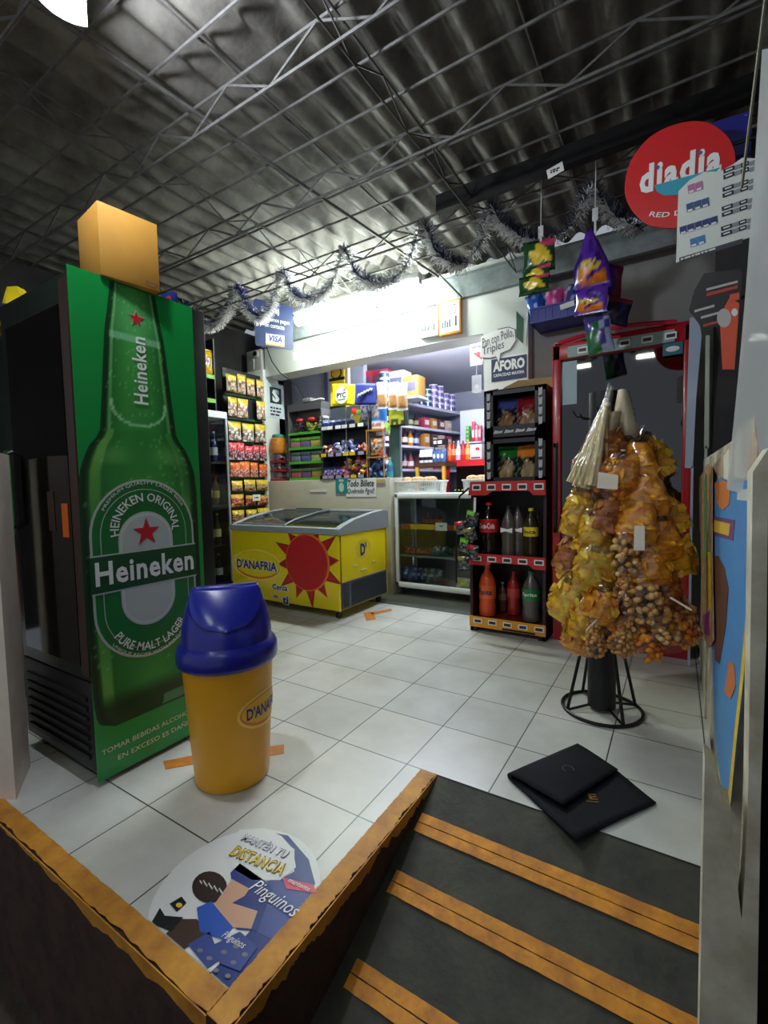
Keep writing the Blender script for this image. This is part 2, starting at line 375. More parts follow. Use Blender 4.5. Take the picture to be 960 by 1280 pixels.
# inner shop
m = MB(); m.bx(-5.2, -5.1, 4.1, 8.0, -.02, 2.96); struct(m, 'wall_inner_left', INW)
m = MB(); m.bx(-5.1, -3.26, 4.75, 4.83, -.02, 2.62); struct(m, 'wall_inner_partition', INW)
m = MB(); m.bx(-3.86, -3.80, 4.72, 4.75, -.02, 2.62); struct(m, 'trim_partition', mat('strip_slate', (96, 98, 116), .5))
m = MB(); m.bx(-5.2, .8, 7.4, 7.5, -.02, 2.96); struct(m, 'wall_inner_back', INW)
m = MB(); m.bx(-.9, -.8, 4.15, 7.4, -.02, 2.96); struct(m, 'wall_inner_right', INW)
m = MB(); m.bx(-5.2, .8, 4.15, 7.5, 2.62, 2.72); struct(m, 'ceiling_inner', mat('inner_ceiling', (222, 224, 230), .6))
# left side
m = MB(); m.bx(-4.55, -4.45, -.6, 8.0, -.02, 2.97); struct(m, 'wall_left', DARKW)
m = MB(); m.bx(-4.45, -4.06, 4.1, 4.2, -.02, 2.96); struct(m, 'wall_left_return', DARKW)
A, B = aZ(20, 1000), aZ(38, 957)
m = MB(); P = [(A.x, A.y), (B.x, B.y), (B.x - .28, B.y - .04), (A.x - .2, A.y - .1)]
ar = sum(P[i][0] * P[(i + 1) % 4][1] - P[(i + 1) % 4][0] * P[i][1] for i in range(4))
m.poly(P if ar > 0 else P[::-1], (0, 0, 0), FX, FY, 1.245); struct(m, 'wall_post', mat('post_paint', (244, 226, 208), .6, var=.15, vs=6))
# right side: old painted door leaf, dark gap, near post
m = MB(); m.bx(.13, .17, 1.5, 3.3, -.7, 1.2); m.bx(.122, .13, 1.5, 1.6, -.7, 1.19); m.bx(.122, .13, 2.5, 2.56, -.1, 1.19); struct(m, 'door_1', OLDP)
YP = .66
P = [aY(*q, YP) for q in ((881, 950), (893, 962), (905, 1008), (914, 1014), (921, 1100), (927, 1150), (931, 1100), (935, 1000), (938, 800), (941, 590), (961, 560), (958, 800), (951, 1000), (946, 1290))]
P = [(q.x, q.z) for q in P]; P += [(P[-1][0], rampz(YP) + .001), (P[0][0], rampz(YP) + .001)]
m = MB(); m.poly(P[::-1], (0, YP, 0), FX, FZ, -.045); struct(m, 'wall_right_post', OLDP)
m = MB(); m.bx(.42, .5, -1.0, 4.15, -.8, 2.97); m.bx(.17, .42, 3.3, 3.36, -.8, 2.97); struct(m, 'wall_right', DARKW)
# ---------------------------------------------------------------- lamps
def tube_lamp(name, label, a, b, e, group=None, w=.05, tw=.09, roofz=2.93, tint=(238, 250, 240)):
    """fluorescent batten: metal tray, end caps, glowing tube"""
    a, b = V(a), V(b); mid = (a + b) / 2; L = (b - a).length; t = thing(name, label, 'lamp', mid + V((0, 0, -.04)), atan2((b - a).y, (b - a).x), group)
    m = MB(); m.box((0, 0, .075), (L, tw, .05), bev=.006); m.build('tray', WHITE, t)
    for s in (-1, 1):
        m = MB(); m.box((s * (L / 2 - .012), 0, .035), (.024, .05, .05), bev=.004); m.build('end_cap', mat('lamp_cap', (190, 190, 186), .5), t)
    m = MB(); m.cyl((-L / 2 + .025, 0, .05 - w / 2), (L / 2 - .025, 0, .05 - w / 2), w / 2, n=18)
    m.build('tube', mat('tube_glow_%d' % int(e * 10), (255, 255, 255), .4, emit=tint, es=e), t)
    m = MB()
    for s in (-1, 1): m.cyl((s * L * .36, 0, .1), (s * L * .36, 0, .1 + max(.02, roofz - mid.z - .1 + .04)), .006, n=6)
    m.build('hanger', STEEL, t)
    return t
tube_lamp('fluorescent_lamp', 'bright white fluorescent tube under the roof in front of the white beam', (-3.25, 3.56, 2.80), (-1.84, 3.56, 2.80), TUBE_E, w=.11)
p = aZ(84, -34, 2.66)
t = thing('bulb_lamp', 'bare lamp bulb glowing under the roof above the green cooler', 'lamp', p)
m = MB(); m.lathe([(.006, -.05), (.03, -.044), (.042, -.02), (.042, .005), (.03, .035), (.018, .055)], 18); m.build('bulb', mat('bulb_glow', (255, 255, 255), .4, emit=(236, 244, 255), es=BULB_E), t)
m = MB(); m.cyl((0, 0, .055), (0, 0, .10), .02, n=12); m.build('socket', WHITE, t)
m = MB(); m.grid(lambda u, v: V((.10 * cos(radians(126 + 190 * u)), .10 * sin(radians(126 + 190 * u)), -.06 + .24 * v)), 24, 4); o = m.build('added_shield', mat('shield_grey', (130, 130, 130), .5), t); md = o.modifiers.new('t', 'SOLIDIFY'); md.thickness = .003; md.offset = 1  # curved shield added to keep the bulb's light off the left ceiling
m = MB(); m.cyl((-.10, 0, .07), (-.02, 0, .085), .005, n=6); m.build('bracket', STEEL, t)
m = MB(); m.tube([(0, 0, .1), (-.02, 0, .17), (.01, 0, .25)], .004, 6); m.build('cord', BLACK, t)
tube_lamp('fluorescent_lamp', 'tube lamp over the street side mirrored at the right of the red fridge glass', (-.50, -.62, 2.74), (.1, -.64, 2.74), STREET_E * .5, w=.045)
tube_lamp('fluorescent_lamp', 'tube lamp over the street side mirrored at the left of the red fridge glass', (-1.6, -.62, 2.72), (-1.02, -.60, 2.72), STREET_E * .5, w=.045)
tube_lamp('fluorescent_lamp', 'tube lamp lighting the inner shop behind the beam', (-2.7, 4.30, 2.46), (-1.3, 4.30, 2.46), INNER_E, w=.045, tw=.03, roofz=2.62, tint=(226, 232, 255))

# ---------------------------------------------------------------- green beer cooler, its printed bottle
GREENP = mat('cooler_green', (20, 142, 62), .28, coat=.2)
FR = thing('beer_cooler', 'tall green beer cooler with a giant printed bottle on its side', 'fridge', (-2.09, .815, 0))
W0, D0, H0 = .59, .5, 1.885   # local: x -.295...295, y 0...5
m = MB(); m.bx(-.285, .295, .035, D0 + .055, .06, H0, bev=.006); m.build('body', BLACK, FR)
m = MB(); m.bx(.2945, .2985, 0, D0 - .01, .02, H0); m.build('side_panel', GREENP, FR)
m = MB(); m.bx(-.285, .293, .0, .036, .40, H0 - .02, bev=.004); DO = m.build('door', mat('cooler_door', (24, 34, 28), .3), FR)
m = MB(); m.bx(-.235, .225, -.003, .0, .45, H0 - .12); m.build('glass', mat('dark_glass', (20, 17, 16), .08, spec=.5), DO)
m = MB(); m.bx(.235, .29, -.004, .001, .42, H0 - .04); m.build('frame_stile', mat('brown_frame', (66, 44, 36), .35), DO)
m = MB(); m.tube([(-.25, -.002, .95), (-.25, -.04, .97), (-.25, -.04, 1.25), (-.25, -.002, 1.27)], .009, n=8); m.build('handle', BLACK, DO)
m = MB(); m.bx(-.285, .293, 0, .036, .06, .395, bev=.004)
for k in range(7): m.bx(-.25, .26, -.008, .004, .1 + k * .037, .115 + k * .037)
m.build('grille', mat('grille_black', (22, 20, 24), .5), FR)
for x in (-.24, .24):
    for y in (.06, .48):
        m = MB(); m.cyl((x, y, 0), (x, y, .07), .03, .022, n=10); m.build('foot', BLACK, FR)
m = MB(); m.bx(.16, .205, -.0055, -.0035, .93, 1.055); m.build('price_sticker', mat('orange_sticker', (232, 110, 24), .5), FR, label='orange upright price sticker')
m = MB(); m.bx(.05, .1, -.0055, -.0035, .95, 1.1); m.build('price_sticker', mat('brown_sticker', (70, 50, 44), .5), FR)
XS = .2990
def bw(z):
    """half width of the printed bottle at height z"""
    tab = [(.212, .15), (.225, .195), (.26, .213), (.32, .22), (.6, .229), (1.08, .229), (1.17, .222), (1.22, .205), (1.265, .185), (1.30, .155), (1.325, .143), (1.36, .140), (1.47, .129), (1.60, .117), (1.68, .109), (1.70, .107), (1.78, .092), (1.88, .078)]
    for (a, wa), (b, wb) in zip(tab, tab[1:]):
        if z <= b: t = (z - a) / (b - a); t = max(0, t); return wa + (wb - wa) * t
    return tab[-1][1]
BY = .232   # bottle axis, local y
def bottle_col(u, v):
    z = .212 + (1.878 - .212) * v; x = u * 2 - 1; ax = abs(x)
    base = mixc((20, 96, 34), (66, 158, 66), max(0, 1 - (ax * 1.05) ** 2) * (.55 + .45 * vnoise(z * 3, x * 2, 1)))
    if z > 1.33:
        base = mixc(base, (84, 176, 86), .35 * math.exp(-((x + .05) / .5) ** 2))
        if z > 1.70: base = mixc(base, (110, 190, 130), .35 * math.exp(-((z - 1.76) / .08) ** 2))
        if abs(z - 1.685) < .011: base = mixc(base, (150, 210, 170), .65)
        if .80 < ax < .9: base = mixc(base, (170, 225, 150), .45)
        q = (x / .82) ** 2 + ((z - 1.44) / .09) ** 2
        if z < 1.44 and abs(q - 1) < .1: base = mixc(base, (190, 235, 190), .7)
    else:
        if ax > .72 and ax < .9: base = mixc(base, (150, 210, 96), .5 * vnoise(z * 8, x * 6, 3) + (.2 if x < 0 else .05))
        if 1.2 < z < 1.3: base = mixc(base, (150, 205, 110), .4 * math.exp(-((ax - .55) / .3) ** 2) * math.exp(-((z - 1.23) / .04) ** 2))
        if z < .34: base = mixc(base, (4, 40, 14), min(1, (.34 - z) / .06) * .85)
        if z < .25 and .3 < (x + .1) < .9: base = mixc(base, (150, 200, 150), .5)
    if ax > .9: base = mixc(base, (4, 36, 14), min(1, (ax - .9) / .08))
    if hsh(int(u * 46), int(v * 190), 5) > .965 and z > .4: base = mixc(base, (190, 235, 180), .35)
    return base
def P2(y, z, x=XS): return V((x, y, z))
m = MB()
m.grid(lambda u, v: P2(BY + (u * 2 - 1) * (bw(.212 + 1.666 * v) + .010), .204 + 1.676 * v, XS - .0003), 8, 60, cf=lambda u, v: (5, 60, 24))
m.grid(lambda u, v: P2(BY + (u * 2 - 1) * bw(.212 + 1.666 * v), .212 + 1.666 * v), 46, 190, cf=bottle_col)
BO = m.build('bottle_picture', VC, FR)
# oval label
m = MB(); LC = (BY, .785)
def race(w, h, n=20):
    r = w; s = h - r
    return [(LC[0] + r * cos(pi * i / n), LC[1] + s + r * sin(pi * i / n)) for i in range(n + 1)] + [(LC[0] - r * cos(pi * i / n), LC[1] - s - r * sin(pi * i / n)) for i in range(n + 1)]
def flatx(mb, pts, lv, mi): mb.poly(pts, (XS + .0004 * lv, 0, 0), FY, FZ, .0004, mi)
SILV = mat('print_silver', (196, 200, 196), .35, .3)
DG = mat('print_dark_green', (10, 78, 32), .4); MG = mat('print_mid_green', (20, 112, 46), .4)
flatx(m, race(.213, .356), 1, 0); flatx(m, race(.204, .347), 2, 1); flatx(m, race(.176, .318), 3, 0); flatx(m, race(.173, .315), 4, 1)
flatx(m, race(.112, .228), 5, 0); flatx(m, race(.106, .222), 6, 2); flatx(m, race(.098, .212), 7, 3)
flatx(m, rect(BY - .216, BY + .216, .716, .862), 8, 0); flatx(m, rect(BY - .219, BY + .219, .722, .856), 9, 4)
m.build('label_print', [SILV, MG, mat('label_white', (206, 212, 206), .5), mat('label_silver', (186, 194, 190), .45), DG, PRINTR], BO)
m = MB(); flatx(m, star(.058, c=(BY, .93)), 10, 0); m.build('label_star', PRINTR, BO)
m = MB(); flatx(m, star(.036, c=(BY + .006, 1.765)), 2, 0); flatx(m, star(.031, c=(BY + .006, 1.765)), 3, 1); m.build('neck_star', [SILV, PRINTR], BO)
def ft(body, w, h, y, z, lv=12, **k): return text(body, w, h, (XS + .0004 * lv, y, z), FY, FZ, PRINTW, BO, **k)
ft('Heineken', .405, .09, BY, .792, bold=.026, sp=1.08, th=.0015)
text('Heineken', .262, .058, (XS + .002, BY + .008, 1.567), FZ, -FY, PRINTW, BO, bold=.018, sp=1.06)
ft('HEINEKEN ORIGINAL', .43, .034, BY, .945, arc=(.125, 1), bold=.012)
ft('PREMIUM QUALITY LAGER BEER', .40, .013, BY, .945, arc=(.181, 1))
ft('PURE MALT LAGER', .33, .034, BY, .628, arc=(.155, -1), bold=.012)
ft('UNIQUE RECIPE WITH NATURAL', .36, .013, BY, .628, arc=(.188, -1))
text('TOMAR BEBIDAS ALCOHÓLICAS', .44, .024, (XS + .001, .018, .128), FY, FZ, mat('print_cream', (226, 222, 190), .5), FR, align='L')
text('EN EXCESO ES DAÑINO', .35, .024, (XS + .001, .075, .082), FY, FZ, mat('print_cream'), FR, align='L')

# cardboard box on the cooler
CARD = mat('cardboard', (196, 140, 46), .75, var=.12, vs=6)
t = thing('cardboard_box', 'plain brown cardboard box standing on the green beer cooler', 'box', (-1.865, 1.035, 1.886), radians(-7))
m = MB(); m.bx(-.105, .095, -.1, .115, 0, .262, bev=.003); m.build('carton', CARD, t)
m = MB(); m.bx(-.004, .004, -.101, .116, .2605, .2628); m.build('flap_seam', mat('card_edge', (150, 104, 50), .8), t)
m = MB(); dashes(m, (.0955, .06, .012), -FY * -1, FZ, .045, .02, 2, seed=5); m.build('fine_print', mat('card_print', (120, 84, 40), .7), t)
# small blue sign behind the box
p = aY(211, 372, 1.30); p.z = 1.886
t = thing('round_sign', 'small blue sign with a red emblem behind the cardboard box', 'sign', p)
m = MB(); m.poly([(-.05, 0), (.04, 0), (.05, .02), (.05, .085), (.035, .095), (-.05, .1)], (0, .008, 0), FX, FZ, .008); m.build('panel', mat('sign_blue', (22, 38, 110), .4), t)
m = MB(); m.poly(ell(.020, .019, 18), (-.002, -.0005, .065), FX, FZ, .001); m.poly(ell(.008, .008, 12), (-.002, -.0017, .065), FX, FZ, .001, 1); m.build('emblem', [mat('emblem_red', (170, 40, 40), .5), mat('sign_blue')], t)
m = MB(); m.bx(-.04, .04, .001, .04, 0, .006); m.build('stand_foot', mat('sign_blue'), t)
# neighbouring cooler, mostly outside the frame
t = thing('drinks_cooler', 'dark cooler with a bright green panel behind the painted post', 'fridge', (-2.84, .92, 0))
m = MB(); m.bx(-.3, .3, .04, .52, .05, 1.84, bev=.006); m.build('body', mat('cooler_dark_green', (16, 44, 26), .4), t)
m = MB(); m.bx(-.3, .3, 0, .04, .3, 1.82, bev=.004); m.build('door', mat('cooler_door', (24, 34, 28), .3), t)
m = MB(); m.bx(.1, .298, -.004, 0, .9, 1.3); m.build('front_print', mat('bright_green', (30, 140, 44), .35), t)
m = MB(); m.bx(.17, .298, -.004, 0, .5, .82); m.build('red_print', PRINTR, t)
for x in (-.25, .25):
    m = MB(); m.bx(x - .03, x + .03, .05, .5, 0, .05); m.build('foot', BLACK, t)
# yellow bag on it
t = thing('plastic_bag', 'yellow bag with a purple crumpled wrap on top of the dark cooler', 'bag', (-2.56, .98, 1.84))
m = MB()
def yb(u, v):
    a = 2 * pi * u; r = (1 - .75 * v) * (.17 + .02 * sin(5 * a + v * 3)); return V((r * cos(a) - .1 * v, r * .7 * sin(a), .22 * v))
m.grid(yb, 22, 8); m.build('bag', mat('bag_yellow', (226, 200, 30), .35), t)
m = MB(); rn = random.Random(3)
for k in range(9): m.ball((.04 + rn.uniform(-.07, .09), -.1 + rn.uniform(-.02, .05), .03 + rn.uniform(0, .04)), (rn.uniform(.03, .05), .03, rn.uniform(.02, .035)), 7, 5, M=Mx.Rotation(rn.uniform(0, 3), 3, 'Y'))
m.build('wrap', mat('wrap_purple', (48, 36, 80), .25), t)
# ---------------------------------------------------------------- swing-top bin
def wrap(o, R0, R1, z0, z1, e=.001):
    """bend flat lettering (x sideways, z up) round a cone"""
    for q in o.data.vertices:
        t = (q.co.z - z0) / (z1 - z0); R = R0 + (R1 - R0) * t + e - q.co.y; a = q.co.x / (R0 + R1) * 2
        q.co = V((R * sin(a), -R * cos(a), q.co.z))
BIN = thing('swing_bin', 'yellow plastic bin with a blue swing lid beside the green cooler', 'bin', (-1.435, 1.135, 0), radians(50))
YEL = mat('bin_yellow', (236, 168, 20), .38, var=.05, vs=3); BLU = mat('bin_blue', (24, 30, 136), .3, coat=.15)
m = MB(); m.lathe([(.128, 0), (.134, .004), (.138, .02), (.166, .47), (.160, .47), (.132, .02)], 40); m.build('bucket', YEL, BIN)
LID = MB(); LID.lathe([(.172, .452), (.181, .458), (.184, .47), (.183, .505), (.176, .522), (.166, .532), (.160, .54)], 40)
def hood(a, v, e=0.0):
    k = 1 - .30 * v ** 1.5; d = (1 - .93 * v ** 1.25)
    return V(((.163 + e) * k * cos(a), (.163 + e) * max(d, .08) * sin(a) - e * v, .535 + .2 * v ** .8 + e * .4))
LID.grid(lambda u, v: hood(2 * pi * u, v), 44, 12)
LID.add([hood(2 * pi * i / 44, 1) for i in range(44)], [tuple(range(44))])
LD = LID.build('lid', BLU, BIN, ang=50)
m = MB()
def flap(u, v):
    vv = .20 + .76 * v; aw = radians(78) * min(1, (v / .8) ** .5) ; return hood(-pi / 2 + (u * 2 - 1) * aw, vv, .006)
m.grid(flap, 20, 12); fo = m.build('swing_flap', mat('flap_blue', (28, 38, 150), .25, coat=.2), LD); md = fo.modifiers.new('t', 'SOLIDIFY'); md.thickness = .004
m = MB(); m.poly(ell(.125, .062, 40, (.155, .285)), (0, 0, 0), FX, FZ, .0008)
def refine(o, R0=.138, R1=.166, z0=.02, z1=.47):
    bm = bmesh.new(); bm.from_mesh(o.data); bmesh.ops.triangulate(bm, faces=bm.faces)
    bmesh.ops.subdivide_edges(bm, edges=[e for e in bm.edges if e.calc_length() > .02], cuts=3, use_grid_fill=True); bmesh.ops.triangulate(bm, faces=bm.faces)
    bm.to_mesh(o.data); bm.free(); wrap(o, R0, R1, z0, z1)
def sh(o, ang):
    for q in o.data.vertices:
        c, s = cos(ang), sin(ang); q.co = V((q.co.x * c - q.co.y * s, q.co.x * s + q.co.y * c, q.co.z))
def onbin(pts, mt, e, name):
    m = MB(); m.poly([(x - .155, z) for x, z in pts], (0, -e, 0), FX, FZ, .0002); o = m.build(name, mt, BIN); refine(o); sh(o, .98); return o
onbin(ell(.125, .068, 40, (.155, .285)), mat('logo_pale', (250, 214, 96), .4), .0004, 'logo_oval')
onbin(ell(.115, .058, 40, (.155, .285)), mat('logo_orange', (226, 120, 30), .4), .0012, 'logo_oval')
onbin(ell(.112, .050, 40, (.157, .289)), mat('logo_yellow', (246, 186, 30), .4), .0020, 'logo_oval')
o = text("D'ANAFRIA", .185, .045, (0, 0, .288), FX, FZ, PRINTB, BIN, bold=.03, th=.0035); wrap(o, .138, .166, .02, .47); sh(o, .98)
# orange tape on the floor
TAPE = mat('orange_tape', (214, 130, 30), .55, var=.3, vs=18)
def tape(px, label):
    P = [aZ(*p) for p in px]; c = sum(P, V((0, 0, 0))) / len(P); m = MB(); m.poly([((p - c).x, (p - c).y) for p in P], (0, 0, .0008), FX, FY, .0012)
    tag(m.build('floor_tape', TAPE, loc=(c.x, c.y, 0)), label, 'tape', 'orange tape marks on the tiles')
tape([(204, 952), (250, 943), (250, 954), (207, 962)], 'orange tape end sticking out on the left of the yellow bin')
tape([(320, 936), (355, 931), (355, 942), (322, 947)], 'orange tape end sticking out on the right of the yellow bin')
tape([(455, 766), (466, 765), (470, 774), (458, 776)], 'short orange tape stub on the floor by the freezer wheel')
tape([(464, 766), (489, 761), (490, 763.5), (465, 769)], 'thin orange tape strip pointing away from the freezer wheel')
# round floor sticker
SK = thing('floor_sticker', 'round white and blue keep-your-distance sticker on the tiles at the step', 'sticker', (-1.0, .79, 0))
def clipd(p): return (min(max(p[0], -.24), .195), max(p[1], -.178))
cols = [(226, 226, 220), (28, 50, 120), (40, 26, 22), (206, 160, 130), (36, 84, 176), (66, 42, 32), (14, 14, 16), (212, 60, 92), (238, 196, 40), (52, 70, 140), (120, 118, 130)]
SM = [mat('sticker_%d' % i, c, .4) for i, c in enumerate(cols)]
m = MB(); m.poly([clipd(p) for p in ell(.222, .222, 60)], (0, 0, .0005), FX, FY, .0006, 0); m.build('sheet', SM, SK)
m = MB()
def fp(px, lv, mi):
    P = [aZ(*p) - V((-1.0, .79, 0)) for p in px]; P = [clipd((p.x, p.y)) for p in P]
    m.poly(P, (0, 0, .001 + .0004 * lv), FX, FY, .0003, mi)
def pe(cx, cy, rx, ry, n=20): return [(cx + rx * cos(2 * pi * i / n), cy + ry * sin(2 * pi * i / n)) for i in range(n)]
fp([(338, 1041), (360, 1045), (386, 1075), (394, 1105), (388, 1140), (365, 1175), (335, 1202), (300, 1236), (285, 1240), (258, 1222), (285, 1195), (312, 1165), (322, 1135), (335, 1108), (368, 1090), (368, 1062)], 1, 1)
fp([(320, 1105), (345, 1100), (392, 1118), (385, 1145), (340, 1175), (318, 1165)], 2, 9)
fp([(286, 1052), (300, 1038), (330, 1036), (352, 1046), (366, 1062), (370, 1085), (350, 1101), (315, 1101), (290, 1086)], 3, 0)
fp(pe(262, 1110, 22, 20), 3, 2)
m.tube([aZ(250 + i * 2.2, 1101 + i * 1.1 + 3 * sin(i * 2.1), .003) - V((-1.0, .79, 0)) for i in range(14)], .0018, 5, 0)
fp([(288, 1092), (300, 1080), (342, 1110), (322, 1165), (296, 1163), (282, 1140), (292, 1122)], 3, 1)
fp([(265, 1136), (290, 1100), (312, 1112), (306, 1121), (290, 1130), (322, 1140), (314, 1162), (285, 1160)], 4, 3)
fp([(246, 1136), (264, 1128), (291, 1160), (280, 1176), (250, 1166)], 5, 4)
fp([(199, 1176), (225, 1150), (246, 1150), (262, 1166), (226, 1192)], 4, 5)
fp([(187, 1156), (200, 1136), (206, 1146), (229, 1148), (214, 1166), (196, 1159)], 5, 6); fp([(212, 1131), (227, 1122), (233, 1130), (221, 1141)], 5, 6); fp(pe(224, 1133, 4, 3), 6, 8)
fp([(235, 1182), (262, 1166), (276, 1200), (255, 1216)], 5, 9); fp([(268, 1182), (300, 1166), (322, 1186), (300, 1216), (275, 1206)], 6, 9)
for q in ((250, 1190), (262, 1200), (280, 1192), (295, 1185), (292, 1205), (306, 1195), (270, 1215), (285, 1222)): fp(pe(*q, 4, 3, 8), 7, 10)
fp([(353, 1098), (392, 1107), (396, 1118), (358, 1112)], 4, 7)
m.build('picture', SM, SK)
def st(body, w, h, px, rot, mt, **k):
    p = aZ(*px) - V((-1.0, .79, 0)); c, s = cos(rot), sin(rot); text(body, w, h, (p.x, p.y, .0042), (c, s, 0), (-s, c, 0), mt, SK, **k)
st('MANTÉN TU', .170, .036, (332, 1058), .10, SM[1], bold=.03, sp=1.1); st('MANTÉN TU', .166, .030, (332, 1058), .10, PRINTW, bold=.0, sp=1.1, th=.0009)
st('DISTANCIA', .190, .042, (323, 1077), .14, SM[6], bold=.035, sp=1.1); st('DISTANCIA', .185, .036, (323, 1077), .14, PRINTY, bold=.012, sp=1.1, th=.0009)
st('Pinguinos', .165, .05, (342, 1126), .0, PRINTW, shear=.3); st('Pinguinos', .07, .022, (292, 1178), .1, PRINTW, shear=.3); st('mantente', .07, .012, (374, 1108), .1, PRINTW)
# dark folded floor mat
MATM = mat('navy_rubber', (13, 16, 23), .8, spec=.25, var=.2, vs=9, bump=.15, bs=80)
MT = thing('folded_mat', 'dark navy mat with a gold emblem folded over at the top of the ramp', 'mat', (-.28, 1.68, 0))
def sheet(name, px, zs, parent, th=.006, bulge=0.0):
    P = [aZ(*p, z) - V((-.28, 1.68, 0)) for p, z in zip(px, zs)]; m = MB()
    def fn(u, v): q = (P[0] * (1 - u) + P[1] * u) * (1 - v) + (P[3] * (1 - u) + P[2] * u) * v; return q + V((0, 0, bulge * sin(pi * u) * sin(pi * v) + .003 * vnoise(u * 4, v * 4)))
    m.grid(fn, 12, 12); o = m.build(name, MATM, parent); md = o.modifiers.new('t', 'SOLIDIFY'); md.thickness = th; md.offset = 1; return o
sheet('lower_sheet', [(638, 976), (720, 1052), (820, 1005), (752, 950)], [.004, .004, .004, .004], MT)
sheet('folded_flap', [(636, 968), (704, 1008), (772, 963), (722, 931)], [.022, .022, .018, .03], MT, bulge=.012)
m = MB()
a, b = aZ(638, 974, .004) - V((-.28, 1.68, 0)), aZ(704, 1010, .004) - V((-.28, 1.68, 0)); del a, b
a, b = aZ(637, 971, .012) - V((-.28, 1.68, 0)), aZ(722, 934, .016) - V((-.28, 1.68, 0)); m.cyl(a, b, .0125, n=10); m.build('fold', MATM, MT)
p = aZ(741, 996, .0125) - V((-.28, 1.68, 0)); text('E', .028, .03, p, (.92, .38, 0), (-.38, .92, 0), mat('gold_print', (150, 120, 60), .4, .5), MT, bold=.03, label='small gold emblem')
p = aZ(741, 1002, .0125) - V((-.28, 1.68, 0)); m = MB(); m.poly(rect(-.02, .02, -.002, .002), p, (.92, .38, 0), (-.38, .92, 0), .0006); m.build('emblem_bar', mat('gold_print'), MT)
p = aZ(710, 961, .041) - V((-.28, 1.68, 0)); m = MB(); m.tube([p + V((.02 * cos(a * .5), .02 * sin(a * .5), 0)) for a in range(10)], .0016, 5); m.build('emblem_ring', mat('mat_emboss', (70, 74, 80), .5), MT)

# ---------------------------------------------------------------- ice-cream freezer
FZL = V((-2.935, 2.92, 0)); FZ_ = thing('chest_freezer', 'yellow ice cream chest freezer with a sliding glass top and red sun on the front', 'freezer', FZL)
FY_ = mat('freezer_yellow', (238, 214, 20), .35, coat=.1); GRY = mat('freezer_grey', (150, 156, 158), .4); 
hx, D = .645, .74
m = MB(); m.bx(-hx, hx, 0, .04, .075, .70, bev=.008); m.bx(-hx, hx, D - .04, D, .075, .70, bev=.008); m.bx(-hx, -hx + .04, .01, D - .01, .075, .70, bev=.008); m.bx(hx - .04, hx, .01, D - .01, .075, .70, bev=.008)
m.bx(-hx + .02, hx - .02, .02, D - .02, .08, .12); BD = m.build('body', FY_, FZ_)
m = MB(); m.bx(-hx + .04, hx - .04, .04, D - .04, .12, .58); m.build('liner', mat('freezer_liner', (150, 156, 160), .5), FZ_)
prof = [(-.012, .70), (D + .012, .70), (D + .012, .855), (D - .05, .865), (D - .25, .85), (.22, .81), (.06, .765), (-.008, .74)]
m = MB()
for x0 in (-hx - .01, hx - .045): m.poly(prof, (x0, 0, 0), FY, FZ, .055)
m.bx(-hx, hx, -.014, .05, .70, .752, bev=.008); m.bx(-hx, hx, D - .05, D + .01, .70, .862, bev=.008)
m.build('rim', GRY, FZ_)
def curve(y):
    pr_ = [(.04, .752), (.1, .775), (.22, .803), (D - .25, .842), (D - .05, .856)]
    for (a, za), (b, zb) in zip(pr_, pr_[1:]):
        if y <= b: return za + (zb - za) * (y - a) / (b - a)
    return .856
LG = film('lid_glass', (196, 206, 208), .10, .05, .05, 6, gain=.6)
for i, (x0, x1, dz, nm) in enumerate([(-hx + .045, .02, 0, 'sliding_lid'), (-.02, hx - .05, -.012, 'sliding_lid')]):
    m = MB(); m.grid(lambda u, v: V((x0 + (x1 - x0) * u, .045 + (D - .1) * v, curve(.045 + (D - .1) * v) + dz)), 2, 12)
    o = m.build(nm, LG, FZ_)
    f = MB()
    for x in (x0 + .008, x1 - .008): f.tube([(x, .045 + (D - .1) * k / 10, curve(.045 + (D - .1) * k / 10) + dz + .003) for k in range(11)], .008, 6)
    f.tube([(x0, .05, curve(.05) + dz + .004), (x1, .05, curve(.05) + dz + .004)], .008, 6); f.tube([(x0, D - .06, curve(D - .06) + dz + .004), (x1, D - .06, curve(D - .06) + dz + .004)], .008, 6)
    f.build('lid_frame', mat('lid_frame_grey', (132, 138, 142), .4), o)
m = MB(); m.bx(-.38, -.05, D - .12, D - .10, .866, .874); m.build('lid_handle', BLACK, FZ_)
rn = random.Random(11)
for k in range(7):
    x = -.55 + k * .17
    for r in (0, 1):
        m = MB(); m.box((x + rn.uniform(-.02, .02), .2 + r * .32, .62), (.12, .2, .07), rz=rn.uniform(-.3, .3), bev=.006)
        m.build('ice_cream_box', mat('ice_box_%d' % ((k + r) % 3), [(170, 180, 196), (190, 170, 140), (150, 160, 170)][(k + r) % 3], .5), FZ_)
m = MB(); m.bx(hx - .002, hx + .006, .03, D - .03, .085, .305)
for k in range(13): m.bx(hx + .005, hx + .011, .15, D - .05, .098 + k * .0155, .105 + k * .0155, 1)
for k in range(13): m.bx(hx + .005, hx + .011, .04, .12, .098 + k * .0155, .105 + k * .0155, 1)
m.build('side_grille', [mat('grille_grey', (92, 98, 104), .5), mat('grille_dark', (44, 48, 54), .5)], FZ_)
for x in (-hx + .06, hx - .06):
    for y in (.06, D - .08):
        m = MB(); m.cyl((x - .012, y, .03), (x + .012, y, .03), .03, n=14); m.build('caster', BLACK, FZ_)
        m2 = MB(); m2.bx(x - .02, x + .02, y - .015, y + .02, .05, .085); m2.build('caster_fork', STEEL, FZ_)
def fq(x, y): p = aY(x, y, 2.92) - FZL; return p.x, p.z
def fpoly(mb, pts, lv, mi): mb.poly([(p[0], min(p[1], .6985)) for p in pts], (0, -.0006 * lv, 0), FX, FZ, .0005, mi)
